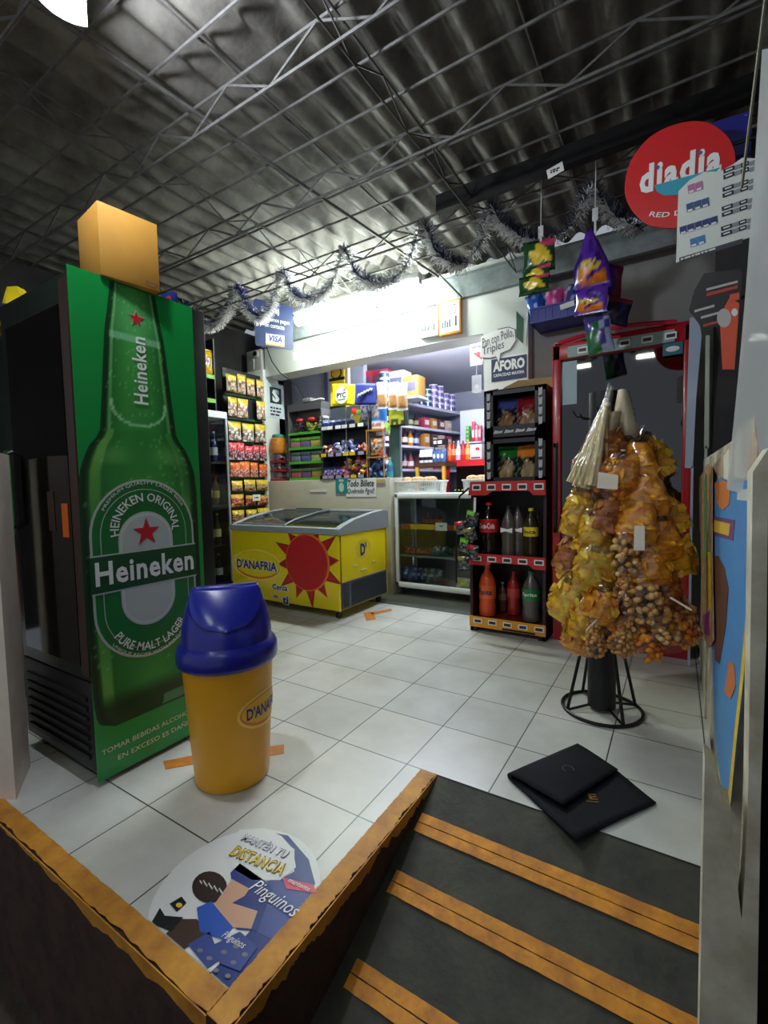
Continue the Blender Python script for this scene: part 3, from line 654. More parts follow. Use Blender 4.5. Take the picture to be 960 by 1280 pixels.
cx, cz = fq(384, 703); rr = (fq(413, 703)[0] - fq(358, 703)[0]) / 2
LOGO = [mat('logo_pale', (250, 230, 110), .4), mat('logo_orange'), mat('freezer_yellow'), PRINTR, mat('ray_red', (150, 28, 26), .45), PRINTB, PRINTK, PRINTW]
m = MB()
for k in range(12):
    a = 2 * pi * k / 12 + .12; L = rr * (1.62 if k % 2 else 1.42)
    d = .24; P = [(cx + rr * .93 * cos(a - d), cz + rr * .93 * sin(a - d)), (cx + L * cos(a), cz + L * sin(a)), (cx + rr * .93 * cos(a + d), cz + rr * .93 * sin(a + d))]
    fpoly(m, P, 1, 4 if k % 2 else 3)
    c3 = (sum(p[0] for p in P) / 3, sum(p[1] for p in P) / 3); fpoly(m, [(c3[0] + (p[0] - c3[0]) * .6, c3[1] + (p[1] - c3[1]) * .6) for p in P], 2, 3 if k % 2 else 4)
fpoly(m, ell(rr, rr * 1.0, 40, (cx, cz)), 3, 1); fpoly(m, ell(rr * .94, rr * .95, 40, (cx - .008, cz - .002)), 4, 3)
m.build('sun_emblem', LOGO, BD)
lx, lz = fq(320.5, 706); m = MB(); lw = (fq(350, 706)[0] - fq(290, 706)[0]) / 2; lh = (fq(320, 687)[1] - fq(320, 726)[1]) / 2
fpoly(m, ell(lw, lh, 40, (lx, lz)), 1, 0); fpoly(m, ell(lw * .94, lh * .88, 40, (lx, lz)), 2, 1); fpoly(m, ell(lw * .93, lh * .8, 40, (lx + .004, lz + .008)), 3, 2); m.build('logo_oval', LOGO, BD)
o = text("D'ANAFRIA", lw * 1.72, lh * .66, (lx, -.0024, lz), FX, FZ, PRINTW, BD, bold=.045, th=.0002); text("D'ANAFRIA", lw * 1.66, lh * .6, (lx, -.0028, lz), FX, FZ, PRINTB, BD, bold=.035, th=.0002)
for body, px, w, h in (('Cerca', (350, 734), .20, .066), ('de', (345, 745), .075, .046), ('ti', (357, 750), .085, .085)):
    x, z = fq(*px); text(body, w, h, (x, -.001, z), FX, FZ, PRINTW, BD, bold=.055, th=.0004); text(body, w - .014, h - .012, (x, -.0022, z), FX, FZ, PRINTB, BD, bold=.03, th=.0006)
def sq(x, y): p = aX(x, y, -2.29) - FZL; return p.y, p.z
sy, sz = sq(454, 686); m = MB()
m.poly(ell(.13, .088, 30, (sy, sz)), (hx + .0006, 0, 0), FY, FZ, .0004, 0); m.poly(ell(.122, .08, 30, (sy, sz)), (hx + .0011, 0, 0), FY, FZ, .0004, 2); m.build('side_logo', LOGO, BD)
text("D'", .09, .11, (hx + .0018, sy, sz), FY, FZ, PRINTB, BD, bold=.05)
m = MB()
for px, ww in (((444, 707), .05), ((467, 702), .05), ((454, 712), .09)):
    q = sq(*px); m = MB(); m.box((hx + .004, q[0], q[1]), (.008, ww, .016), 0, bev=.002); m.build('side_latch', mat('latch_cream', (214, 206, 150), .5), FZ_)
# ---------------------------------------------------------------- goods: builders
def pouch_mesh(w, h, t, colf, seed=0, nu=14, nv=18, seal=.06, teeth=True, tap=0.0):
    """pillow bag with flat crimped ends; x sideways, z up from 0, front faces -y"""
    m = MB(); rn = random.Random(seed); ph = [rn.uniform(0, 6.28) for _ in range(6)]
    for side in (-1, 1):
        def fn(u, v, side=side):
            vv = min(max((v - seal) / (1 - 2 * seal), 0), 1)
            b = (max(0, sin(pi * u)) ** .55) * (max(0, sin(pi * vv)) ** .5)
            wr = 1 + .16 * sin(7 * u + ph[0] + 4 * v) * sin(9 * v + ph[1]) + .10 * sin(15 * u + ph[2] - 11 * v)
            pin = 1 - .05 * sin(pi * vv)
            x = (u - .5) * w * pin * (1 - tap * max(0, (v - .42) / .58) ** .9) + .01 * w * sin(9 * v + ph[3])
            zz = h * v + (.006 * h * (1 if int(u * nu * 1.0) % 2 else -1) if teeth and (v < 1e-6 or v > 1 - 1e-6) else 0)
            return V((x, side * t / 2 * b * wr, zz))
        m.grid(fn, nu, nv, 0, cf=lambda u, v, side=side: colf(u, v, side), flip=side > 0)
    return m
PM = {}
def pouch(key, w, h, t, colf, mt=None, seed=0, tap=0.0):
    """mesh data of a pouch, built once per key"""
    if key not in PM:
        o = pouch_mesh(w, h, t, colf, seed, tap=tap).build(key, mt or VCG); PM[key] = o.data; bpy.data.objects.remove(o)
    return PM[key]
def put(name, me, loc, rot, label, cat, group=None, scale=None):
    o = bpy.data.objects.new(name, me); COL.objects.link(o); o.location = loc; o.rotation_euler = rot
    if scale: o.scale = scale
    return tag(o, label, cat, group)
def clearpack(head, body, dots, hh=.72, seed=0):
    def cf(u, v, side):
        if v > hh: return mixc(head, (255, 255, 255), .5 * (hsh(int(u * 9), int(v * 20), seed) > .8))
        k = hsh(int(u * 10), int(v * 13), seed)
        return dots[int(k * len(dots)) % len(dots)] if k > .25 else body
    return cf
def mod_sep(o): return o
def price_cards(mb, x0, x1, y, z, n, m=0, seed=1, w=.05, h=.03):
    rn = random.Random(seed)
    for k in range(n):
        c = x0 + (x1 - x0) * (k + .5) / n + rn.uniform(-.01, .01); mb.bx(c - w / 2, c + w / 2, y - .003, y, z, z + h, m + rn.randint(0, 1))
def bottle(parent, h, r, liquid, cap, label, lz=(.3, .6), name_liq='bottle_body', neck=.32, clear=False, mt=None):
    """lathe bottle with a cap and a paper label"""
    rs, zn = r, h * (1 - neck)
    prof = [(r * .82, 0), (r * .96, .006), (r, .02), (r, zn * .55), (r * .97, zn * .62), (r, zn * .72), (r, zn * .86), (r * .8, zn * 1.0), (r * .5, zn + h * neck * .35), (r * .34, zn + h * neck * .6), (r * .33, h * .95)]
    m = MB(); m.lathe(prof, 16); m.build(name_liq, mt or mat('liquid_%d_%d_%d' % liquid, liquid, .12, spec=.6), parent)
    m = MB(); m.cyl((0, 0, h * .945), (0, 0, h), r * .37, n=12); m.build('cap', mat('cap_%d_%d_%d' % cap, cap, .4), parent)
    if label:
        m = MB(); m.lathe([(r * 1.012, h * lz[0]), (r * 1.012, h * lz[1])], 16, caps=False); m.build('label', mat('paper_%d_%d_%d' % label, label, .5), parent)
# ---------------------------------------------------------------- left wall: glass showcase, dark shelf, snack board
XB = -4.0
zt = aX(288, 516, XB).z
SHC = thing('glass_showcase', 'narrow glass showcase of liquor bottles with a white top beside the snack board', 'showcase', (XB - .2, 2.75, 0))
m = MB(); m.bx(-.2, .2, -.5, .53, zt - .07, zt, bev=.006); m.build('top_trim', WHITE, SHC)
m = MB(); m.bx(-.2, -.18, -.5, .53, .05, zt - .07); m.bx(-.18, .2, -.5, -.48, .05, zt - .07); m.bx(-.18, .2, -.48, .53, .02, .1); m.build('carcass', mat('showcase_dark', (24, 26, 34), .4), SHC)
m = MB(); m.bx(.18, .2, .505, .53, .1, zt - .07); m.build('corner_post', mat('alu', (190, 194, 198), .3, .6), SHC)
m = MB(); m.bx(.19, .196, -.48, .505, .1, zt - .07); m.build('front_glass', GLASS, SHC)
m = MB(); m.bx(-.18, .19, .518, .524, .1, zt - .07); m.build('side_glass', GLASS, SHC)
shz = [.1, .50, .92, 1.36]
for z in shz[1:]:
    m = MB(); m.bx(-.18, .18, -.48, .51, z - .008, z); m.build('glass_shelf', mat('glass_shelf', (60, 70, 76), .15), SHC)
kinds = [((20, 28, 76), (180, 180, 190), (210, 214, 220), 'dark blue'), ((18, 20, 26), (40, 40, 44), (226, 226, 220), 'black'), ((34, 50, 30), (150, 130, 60), (226, 214, 160), 'green'), ((90, 70, 30), (40, 30, 20), (190, 160, 60), 'amber')]
n = 0
for si, z in enumerate(shz):
    for k in range(3):
        q = kinds[(si + k * 3 + (si > 1)) % 4] if si != 1 else kinds[2 + k % 2]
        t = thing('liquor_bottle', '%s liquor bottle, %s from the back on the %s shelf of the glass showcase' % (q[3], ORD[k], ['bottom', 'lower', 'upper', 'top'][si]), 'bottle', (XB - .12 + .04 * (k % 2), 3.19 - k * .125, z + .001), 0, 'bottles in the glass showcase')
        bottle(t, .30 + .03 * ((k + si) % 2), .038, q[0], q[1], q[2], (.25, .5))
DS = thing('dark_shelf', 'black shelf with green price strips standing on the glass showcase', 'shelf', (XB - .2, 2.75, zt + .001))
za, zb = aX(263, 469, XB).z - zt, aX(263, 499, XB).z - zt
m = MB(); m.bx(-.2, -.18, -.5, .42, 0, 2.62 - zt); m.bx(-.18, .18, .405, .42, 0, 2.62 - zt); m.bx(-.18, .18, -.5, -.485, 0, 2.62 - zt); m.build('carcass', BLACK, DS)
for z in (za, zb):
    m = MB(); m.bx(-.18, .18, -.485, .405, z - .02, z); b = m.build('board', BLACK, DS)
    m = MB(); m.bx(.18, .185, -.485, .405, z - .03, z + .012); m.build('price_strip', mat('lime_strip', (120, 190, 50), .4), b)
put('snack_pack', pouch('ypack', .17, .27, .07, lambda u, v, s: (236, 186, 30) if v < .35 or v > .7 else ((150, 60, 40) if abs(u - .5) < .3 else (240, 220, 150)), seed=4), (XB - .06, 3.08, zt + za), (0, 0, radians(80)), 'yellow snack pack standing alone on the upper board of the black shelf', 'snack pack')
for k in range(3):
    t = thing('spice_jar', 'grey glass jar, %s from the back end on the lower board of the black shelf' % ORD[k], 'jar', (XB - .1, 3.02 - k * .085, zt + zb + .001), 0, 'grey jars on the black shelf')
    m = MB(); m.lathe([(.028, 0), (.03, .01), (.03, .1), (.022, .115)], 14); m.build('jar_body', mat('jar_grey', (120, 116, 112), .25), t)
    m = MB(); m.cyl((0, 0, .115), (0, 0, .135), .026, n=12); m.build('lid', BLACK, t)
# snack board
XS2 = -4.05
BDZ = (.62, aX(300, 470, XS2).z + .06)
SB = thing('snack_board', 'black hanging board with green rails holding rows of snack packs', 'display board', (XS2 - .035, 3.46, BDZ[0]))
hB = BDZ[1] - BDZ[0]
m = MB(); m.bx(-.012, 0, -.15, .38, 0, hB); m.build('backing', BLACK, SB)
rowpx = [(486, 4, 'a'), (515, 4, 'b'), (544, 3, 'c'), (567, 5, 'd'), (588, 4, 'e'), (606, 3, 'f'), (624, 3, 'g'), (643, 3, 'h'), (662, 3, 'i')]
lowz = []
for py, nn, kk in rowpx:
    z = aX(308, py + 9, XS2).z; lowz.append(z)
    m = MB(); m.bx(0, .028, -.15, .37, z - BDZ[0] - .018, z - BDZ[0] + .006); m.build('rail', mat('rail_green', (24, 84, 34), .4), SB)
YH, PK, OR, RD = (238, 200, 50), (226, 96, 130), (230, 110, 40), (190, 40, 40)
cfgs = {'a': clearpack(YH, (196, 170, 130), [(120, 60, 70), (220, 200, 180), (150, 100, 70)], .66, 1), 'b': clearpack(YH, (190, 150, 110), [(90, 60, 70), (230, 220, 220), (170, 120, 70)], .68, 2),
        'c': clearpack(YH, (180, 160, 130), [(200, 180, 160), (120, 80, 60), (240, 240, 240)], .62, 3), 'd': clearpack((230, 70, 80), (190, 90, 110), [(60, 40, 44), (230, 220, 230), (110, 60, 60)], .55, 4),
        'e': clearpack((234, 110, 40), (220, 120, 110), [(200, 140, 170), (230, 200, 190), (190, 90, 50)], .5, 5), 'f': clearpack(YH, (150, 120, 80), [(90, 60, 40), (200, 160, 110)], .6, 6),
        'g': clearpack((220, 160, 60), (190, 80, 60), [(220, 190, 170), (160, 50, 50), (210, 130, 60)], .65, 7), 'h': clearpack(YH, (190, 130, 80), [(120, 80, 50), (210, 170, 120)], .65, 8), 'i': clearpack((210, 150, 70), (200, 90, 70), [(230, 190, 180), (170, 50, 60), (60, 130, 70)], .6, 9)}
cn = {'a': 'yellow-topped nut pack', 'b': 'yellow-topped clear nibble pack', 'c': 'wide yellow-topped clear pack', 'd': 'red and pink chocolate pack', 'e': 'orange and pink sweet pack', 'f': 'small yellow-topped pack', 'g': 'orange and red pack', 'h': 'brown and yellow pack', 'i': 'red and green wrapped pack'}
rname = ['top', 'second', 'third', 'fourth', 'fifth', 'sixth', 'seventh', 'eighth', 'bottom']
for ri, (py, nn, kk) in enumerate(rowpx):
    z = lowz[ri]; ztop = lowz[ri - 1] - .02 if ri else BDZ[1] - .03; hh = min(ztop - z - .005, .24) * (1.04 if kk in 'de' else .97); wd_ = .54 / nn
    for k in range(nn):
        if kk == 'b' and k == 2: continue
        y = 3.305 + wd_ * (k + .5); me = pouch('pack_' + kk, wd_ * .97, hh, .05, cfgs[kk], seed=ord(kk))
        put('snack_pack', me, (XS2 + .028, y, z + .006), (radians(random.uniform(-3, 3)), 0, radians(90 + random.uniform(-6, 6))), '%s, %s from the left in the %s snack board row' % (cn[kk], ORD[k], rname[ri]), 'snack pack', 'snack packs on the hanging board', scale=(random.uniform(.86, 1.06), 1, random.uniform(.84, 1.04)))
p = aX(321, 622, XS2 + .09); m = MB(); m.bx(-.002, .002, -.055, .055, -.035, .035); dashes(m, (.002, -.03, -.01), FY, FZ, .06, .02, 1, 1); tag(m.build('price_note', [PRINTW, PRINTK], loc=(XS2 + .085, p.y, p.z)), 'small white price note clipped to the lower right of the snack board', 'note')
# pillar: poster with a large S, box camera on top
p0, p1 = aX(337, 483, -4.055), aX(352, 506, -4.055)
t = thing('wall_poster', 'white sheet with a dark square letter S on the pillar', 'poster', (-4.058, (p0.y + p1.y) / 2, p1.z))
yw = abs(p1.y - p0.y); zz = p0.z - p1.z
m = MB(); m.bx(-.001, .002, -yw * .72, yw * .72, -zz * .9, zz * 1.25); m.build('sheet', mat('sheet_pale', (214, 226, 226), .5), t)
m = MB(); m.bx(.0021, .003, -yw / 2, yw / 2, 0, zz); m.build('square', mat('print_petrol', (20, 52, 54), .5), t)
text('S', yw * .62, zz * .8, (.0034, 0, zz / 2), FY, FZ, PRINTW, t, bold=.06)
m = MB(); dashes(m, (.0022, -yw / 2, -zz * .8), FY, FZ, yw, zz * .62, 3, seed=4, fill=.5); m.build('fine_print', PRINTK, t)
p = aY(320, 450, 3.9)
t = thing('box_camera', 'white box with a round black lens on top of the pillar', 'camera', (p.x, 3.95, 2.461))
m = MB(); m.bx(-.13, .12, -.08, .1, 0, .24, bev=.012); m.build('housing', mat('cream_plastic', (190, 190, 182), .45), t)
m = MB(); m.cyl((.05, -.11, .185), (.05, -.08, .185), .04, n=18); m.build('lens_ring', mat('cream_plastic'), t)
m = MB(); m.cyl((.05, -.116, .185), (.05, -.108, .185), .028, n=16); m.build('lens', BLACK, t)
m = MB(); m.bx(-.01, .0, -.086, -.08, .02, .14); m.build('cover_ridge', PRINTW, t)
# ---------------------------------------------------------------- counter top: two racks of sweets
CT = 1.166; YC = 3.93
def cx_(px, py=560, Y=YC): return aY(px, py, Y).x
def cz_(px, py, Y=YC): return aY(px, py, Y).z
xa, xb, xc = cx_(361), cx_(403), cx_(461)
zsh = [cz_(382, 593) , cz_(382, 577), cz_(382, 559), cz_(382, 541)]
zsh = [CT + .015, cz_(382, 578), cz_(382, 560), cz_(382, 541)]
R1 = thing('sweets_rack', 'small counter rack with green shelf edges left of the black sweets rack', 'rack', ((xa + xb) / 2, YC + .07, CT))
w2 = (xb - xa) / 2
m = MB(); m.bx(-w2, -w2 + .012, -.07, .08, 0, zsh[3] - CT + .25); m.bx(w2 - .012, w2, -.07, .08, 0, zsh[3] - CT + .25); m.bx(-w2, w2, .08, .09, 0, zsh[3] - CT + .3); m.build('frame', STEEL, R1)
m = MB(); m.bx(-w2, w2, -.07, .09, zsh[3] - CT + .25, zsh[3] - CT + .33); m.build('header_board', mat('header_grey', (70, 72, 78), .4), R1)
LIME = mat('lime_edge', (70, 170, 50), .4)
for z in zsh:
    m = MB(); m.bx(-w2 + .012, w2 - .012, -.06, .08, z - CT - .012, z - CT); b = m.build('shelf', STEEL, R1)
    m = MB(); m.bx(-w2, w2, -.075, -.06, z - CT - .016, z - CT + .012); m.build('shelf_edge', LIME, b)
JG = film('jar_plastic', (240, 244, 244), .08, .08, .1, 20, gain=.5)
def jar(px, content, lid, label, z, r=.075, h=.16):
    p = aY(px, 520, YC); t = thing('candy_jar', label, 'jar', (p.x, YC + .06, z + .001), 0, 'jars on the counter rack')
    pr_ = [(r * .8, 0), (r, .02), (r * 1.05, h * .45), (r * .95, h * .75), (r * .62, h * .86), (r * .62, h * .9)]
    m = MB(); m.lathe(pr_, 18); m.build('jar_body', JG, t)
    m = MB(); rn = random.Random(px)
    for k in range(46):
        a = rn.uniform(0, 6.28); q = r * .8 * sqrt(rn.random()); m.ball((q * cos(a), q * sin(a), .02 + rn.uniform(0, h * .62)), (.016, .016, .012), 6, 4, 0, col=content[rn.randint(0, len(content) - 1)])
    o = m.build('candies', VC, t); o['kind'] = 'stuff'
    m = MB(); m.lathe([(r * .66, h * .86), (r * .7, h * .88), (r * .68, h * 1.02), (r * .4, h * 1.06)], 18); m.build('lid', mat('lid_%d_%d_%d' % lid, lid, .35), t)
jar(371, [(50, 30, 70), (90, 40, 60), (40, 40, 50)], (214, 40, 50), 'jar of dark sweets with a red lid, leftmost on the counter rack', zsh[3])
jar(386, [(190, 200, 40), (220, 210, 60), (120, 160, 40)], (214, 40, 50), 'jar of lime yellow sweets with a red lid on the counter rack', zsh[3])
jar(401, [(200, 200, 214), (170, 170, 190), (220, 210, 214)], (190, 196, 204), 'clear jar of pale sweets, rightmost of the three on the counter rack', zsh[3])
BX = [((86, 150, 40), (150, 120, 110), 'green-lidded tub'), ((60, 90, 80), (110, 120, 130), 'dark green tub'), ((70, 110, 60), (160, 90, 90), 'patterned box')]
for si, z in enumerate((zsh[2], zsh[1], zsh[0])):
    for k in range(3):
        cw = (xb - xa - .04) / 3; x = xa + .02 + cw * (k + .5); hgt = (zsh[2] - zsh[1]) * .72
        c1, c2, nm = BX[si]; c2 = [(c2), mixc(c2, (60, 60, 160), .5), mixc(c2, (190, 200, 60), .5)][k]
        t = thing('sweets_tub', '%s, %s from the left on the %s shelf of the green-edged rack' % (nm, ORD[k], ['upper', 'middle', 'bottom'][si]), 'tub', (x, YC + .05, z + .001), 0, 'tubs on the green-edged rack')
        m = MB(); m.bx(-cw * .44, cw * .44, -.05, .07, 0, hgt * .7, bev=.005); m.build('tub_body', mat('tub_%d_%d' % (si, k), c2, .35), t)
        m = MB(); m.bx(-cw * .46, cw * .46, -.054, .074, hgt * .7, hgt, bev=.005); m.build('lid', mat('tublid_%d' % si, c1, .35), t)
# black rack
R2 = thing('sweets_rack', 'black counter rack of wrapped sweets under the yellow and blue flags', 'rack', ((xb + xc) / 2, YC + .05, CT))
w3 = (xc - xb) / 2; zs2 = [CT + .015, cz_(430, 569), cz_(430, 535)]
m = MB(); m.bx(-w3, -w3 + .01, -.05, .12, 0, zs2[2] - CT + .15); m.bx(w3 - .01, w3, -.05, .12, 0, zs2[2] - CT + .15); m.bx(-w3, w3, .11, .12, 0, zs2[2] - CT + .25); m.build('frame', mat('rack_back', (60, 68, 76), .4), R2)
for i, z in enumerate(zs2):
    m = MB(); m.bx(-w3, w3, -.10, .11, z - CT - .012, z - CT); b = m.build('shelf', BLACK, R2)
    m = MB(); m.bx(-w3, w3, -.104, -.10, z - CT - .014, z - CT + .025); b2 = m.build('shelf_edge', BLACK, b)
    m = MB(); price_cards(m, -w3 + .02, w3 - .02, -.105, z - CT - .01, 6, 0, i, .07, .035); m.build('price_card', [mat('card_white', (214, 212, 210), .5), PRINTW] if i == 2 else [PRINTY, mat('card_lilac', (170, 160, 190), .5)], R2)
def heap(name, x0, x1, z, cs, label, n=60, hgt=.12, seed=0, y0=YC - .03, y1=YC + .12, sz=.022):
    m = MB(); rn = random.Random(seed); c = V(((x0 + x1) / 2, (y0 + y1) / 2, z))
    for k in range(n):
        u = rn.random(); x = x0 + (x1 - x0) * u; q = hgt * (.45 + .55 * sin(pi * u)) * rn.random(); col = cs[rn.randint(0, len(cs) - 1)]
        M = Mx.Rotation(rn.uniform(0, 3), 3, 'X') @ Mx.Rotation(rn.uniform(0, 3), 3, 'Y')
        m.ball(V((x, rn.uniform(y0, y1), z + sz * .7 + q)) - c, (sz * 1.5, sz, sz * .7), 7, 4, col=col, M=M)
    return tag(m.build(name, VCG, loc=c), label, 'sweets', kind='stuff')
heap('wrapped_sweets', xb + .14, xc - .12, zs2[1], [(150, 160, 220), (220, 224, 240), (90, 100, 190), (200, 190, 230)], 'heap of blue and white wrapped sweets on the middle shelf of the black rack', 70, .15, 1)
heap('wrapped_sweets', xb + .01, xb + .14, zs2[1], [(220, 150, 140), (210, 120, 100), (230, 190, 180)], 'heap of pink wrapped sweets left of the blue heap on the black rack', 30, .09, 2)
heap('wrapped_sweets', xc - .12, xc - .01, zs2[1], [(220, 120, 90), (200, 150, 140), (230, 210, 200)], 'heap of orange pink sweets right of the blue heap on the black rack', 26, .09, 3)
heap('wrapped_sweets', xb + .26, xc - .03, zs2[0], [(226, 150, 150), (160, 110, 170), (236, 214, 60), (214, 70, 60), (220, 200, 210)], 'large heap of mixed bright sweets on the bottom shelf of the black rack', 80, .2, 4)
for k in range(3):
    put('sweets_bag', pouch('swbag', .09, .11, .05, lambda u, v, s: (90, 80, 170) if hsh(int(u * 6), int(v * 6), 3) > .45 else ((190, 180, 210) if v > .3 else (200, 90, 80)), seed=6), (xb + .055 + k * .085, YC - .01, zs2[0] + .001), (radians(-6), 0, radians(random.uniform(-8, 8))), 'purple bag of sweets, %s from the left on the bottom shelf of the black rack' % ORD[k], 'sweets bag', 'purple bags on the black rack')
for k in range(5):
    put('biscuit_pack', pouch('navypack', .085, .10, .05, lambda u, v, s: (34, 44, 100) if v < .7 else (150, 160, 190), seed=8), (xb + .045 + k * .088, YC, zs2[2] + .001), (radians(-10), radians(random.uniform(-5, 5)), 0), 'navy biscuit pack, %s from the left on the top shelf of the black rack' % ORD[k], 'biscuit pack', 'navy packs on the black rack')
put('sweets_bag', pouch('birdbag', .13, .19, .06, lambda u, v, s: (230, 60, 50) if v > .62 and u < .6 else ((244, 210, 30) if u > .45 and v < .66 else ((236, 236, 230) if u < .4 else (90, 160, 80))), seed=12), (cx_(440), YC + .03, zs2[2] + .01), (radians(-8), radians(12), 0), 'red yellow and white bag of sweets leaning on the top shelf of the black rack', 'sweets bag')
put('sweets_bag', pouch('silverbag', .11, .2, .06, lambda u, v, s: (214, 216, 226) if hsh(int(u * 7), int(v * 9), 2) > .3 else (130, 100, 150), seed=13), (cx_(457), YC + .02, zs2[2] + .05), (0, radians(-6), 0), 'crinkled silver bag hanging at the right end of the black rack', 'sweets bag')
# stack at the left end of the counter
p = aY(346, 596, YC)
xj = p.x
for k, (y0, y1) in enumerate([(598, 582), (582, 567), (567, 552)]):
    zb0 = CT + .001 + k * .105; t = thing('sweets_tub', 'clear tub with a red base, %s in the stack under the orange jar' % ['lowest', 'middle', 'topmost'][k], 'tub', (xj, 3.98, zb0), 0, 'clear tubs under the orange jar')
    m = MB(); m.bx(-.09, .09, -.07, .07, .0, .028, bev=.006); m.build('base', mat('tub_red', (150, 30, 50), .35), t)
    m = MB(); m.bx(-.086, .086, -.066, .066, .028, .1, bev=.006); m.build('clear_cover', JG, t)
    m = MB(); rn = random.Random(k)
    for q in range(24): m.ball((rn.uniform(-.065, .065), rn.uniform(-.045, .045), .04 + rn.uniform(0, .03)), .014, 6, 4, col=[(196, 140, 130), (220, 190, 190), (150, 90, 100)][q % 3])
    o = m.build('contents', VC, t); o['kind'] = 'stuff'
t = thing('snack_jar', 'big orange jar with a teal lid on top of the stacked clear tubs', 'jar', (xj, 3.98, CT + .317))
m = MB(); m.lathe([(.075, 0), (.092, .02), (.096, .1), (.09, .17), (.066, .19)], 18); m.build('jar_body', mat('jar_amber', (222, 150, 40), .25, col2=(190, 110, 30), vs=30), t)
m = MB(); m.lathe([(.07, .188), (.074, .192), (.072, .22), (.06, .226)], 18); m.build('lid', mat('lid_teal', (60, 140, 120), .4), t)
m = MB(); m.lathe([(.0975, .04), (.0975, .1)], 18, caps=False); m.build('label', mat('jar_label', (196, 120, 40), .4), t)
# goods at the right end of the counter
heap('wrapped_sweets', cx_(463), cx_(480), CT, [(80, 110, 180), (150, 180, 220), (220, 230, 240), (40, 60, 110)], 'heap of blue wrapped sweets at the right end of the counter', 46, .17, 7, sz=.024)
t = thing('water_bottle', 'small cyan bottle at the far right end of the counter', 'bottle', (cx_(484), YC + .05, CT + .001)); bottle(t, .20, .035, (90, 180, 200), (220, 230, 236), (60, 140, 190), (.3, .6))
t = thing('water_bottle', 'blue bottle with a white cap behind the blue sweets on the counter', 'bottle', (cx_(468), YC + .14, CT + .001)); bottle(t, .24, .035, (50, 90, 160), (230, 236, 240), (200, 210, 230), (.35, .6))
p = aY(474, 521, YC + .05)
t = thing('powder_tin', 'tall blue and white tin on the stand at the right of the counter', 'tin', (p.x, YC + .05, cz_(474, 536)))
hh = cz_(474, 507) - cz_(474, 536); m = MB(); m.lathe([(.078, 0), (.08, .004)] + [(.08, hh * (k + .5) / 12) for k in range(12)] + [(.08, hh), (.076, hh + .004)], 28, cf=lambda a, z: (60, 130, 205) if z > hh * .35 and not (abs(((a + pi / 2 + pi) % (2 * pi)) - pi) < .45 and z > hh * .5) else ((226, 230, 236) if hsh(int(a * 6), int(z * 60), 1) > .35 else (190, 120, 120))); m.build('tin_body', VCG, t)
m = MB(); m.lathe([(.082, hh), (.082, hh + .012)], 22); m.build('rim', PRINTW, t)
zt0 = cz_(474, 537)
t = thing('wire_stand', 'orange edged wire stand holding the blue tin and bags on the counter', 'stand', (p.x, YC + .05, CT))
m = MB()
for x in (-.1, .1):
    for y in (-.09, .09): m.cyl((x, y, 0), (x, y, zt0 - CT), .005, n=6)
m.bx(-.105, .105, -.095, .095, zt0 - CT - .008, zt0 - CT - .001); m.bx(-.105, .105, -.095, .095, .2, .208); m.build('frame', mat('wire_orange', (216, 150, 50), .4), t)
put('sweets_bag', pouch('mixbag', .16, .2, .07, lambda u, v, s: [(60, 110, 70), (214, 140, 90), (226, 200, 180), (190, 90, 80)][int(hsh(int(u * 6), int(v * 7), 9) * 4)], seed=19), (p.x, YC + .0, CT + .22), (0, 0, 0), 'orange and green bag of sweets inside the wire stand under the blue tin', 'sweets bag')
# ---------------------------------------------------------------- signs and flags over the counter
def wavy(name, x0, x1, y0, y1, Y, mt, parent, base, amp=.012, th=.002):
    a, b, c, d = [aY(*q, Y) for q in ((x0, y1), (x1, y1), (x1, y0), (x0, y0))]
    m = MB(); m.grid(lambda u, v: (a * (1 - u) + b * u) * (1 - v) + (d * (1 - u) + c * u) * v + V((0, amp * sin(6 * u + 2 * v), 0)) - base, 14, 8); o = m.build(name, mt, parent); md = o.modifiers.new('t', 'SOLIDIFY'); md.thickness = th; return o
YF = 3.86
b0 = aY(429, 508, YF); t = thing('paper_flag', 'yellow flag with a white disc lettered with three letters', 'flag', b0)
wavy('sheet', 415, 443, 480, 507, YF, mat('flag_yellow', (246, 222, 20), .5), t, b0, .008)
c = aY(428, 494, YF) - b0; m = MB(); m.poly(ell(.082, .088, 28), c + V((0, -.014, 0)), FX, FZ, .001); m.build('disc', PRINTW, t)
text('PYC', .115, .055, c + V((-.003, -.017, -.002)), FX, FZ, mat('print_navy', (26, 46, 90), .5), t, bold=.03)
m = MB(); m.poly(star(.022, 4, .3), c + V((.035, -.0165, .045)), FX, FZ, .001, 0); m.poly(star(.016, 4, .3), c + V((.052, -.0165, .062)), FX, FZ, .001, 1); m.poly(rect(-.05, .05, -.05, -.042), c + V((0, -.0165, 0)), FX, FZ, .001, 2); m.build('sparkle', [PRINTR, PRINTG, PRINTG], t)
m = MB(); m.cyl((0, .04, CT - b0.z), (0, .04, .1), .006, n=8); m.build('stick', STEEL, t)
b0 = aY(457, 505, YF); t = thing('paper_flag', 'blue flag with a white script word beside the yellow flag', 'flag', b0)
wavy('sheet', 444, 470, 479, 506, YF, mat('flag_blue', (52, 62, 150), .5), t, b0, .006)
c = aY(457, 492, YF) - b0; m = MB(); m.tube([c + V((-.09 + .012 * i, -.014, -.03 + .0035 * i + .022 * abs(sin(i * 1.1)))) for i in range(16)], [.006 + .004 * (i % 3) for i in range(16)], 6); m.build('script_word', PRINTW, t)
m = MB(); m.cyl((0, .04, CT - b0.z), (0, .04, .1), .006, n=8); m.build('stick', STEEL, t)
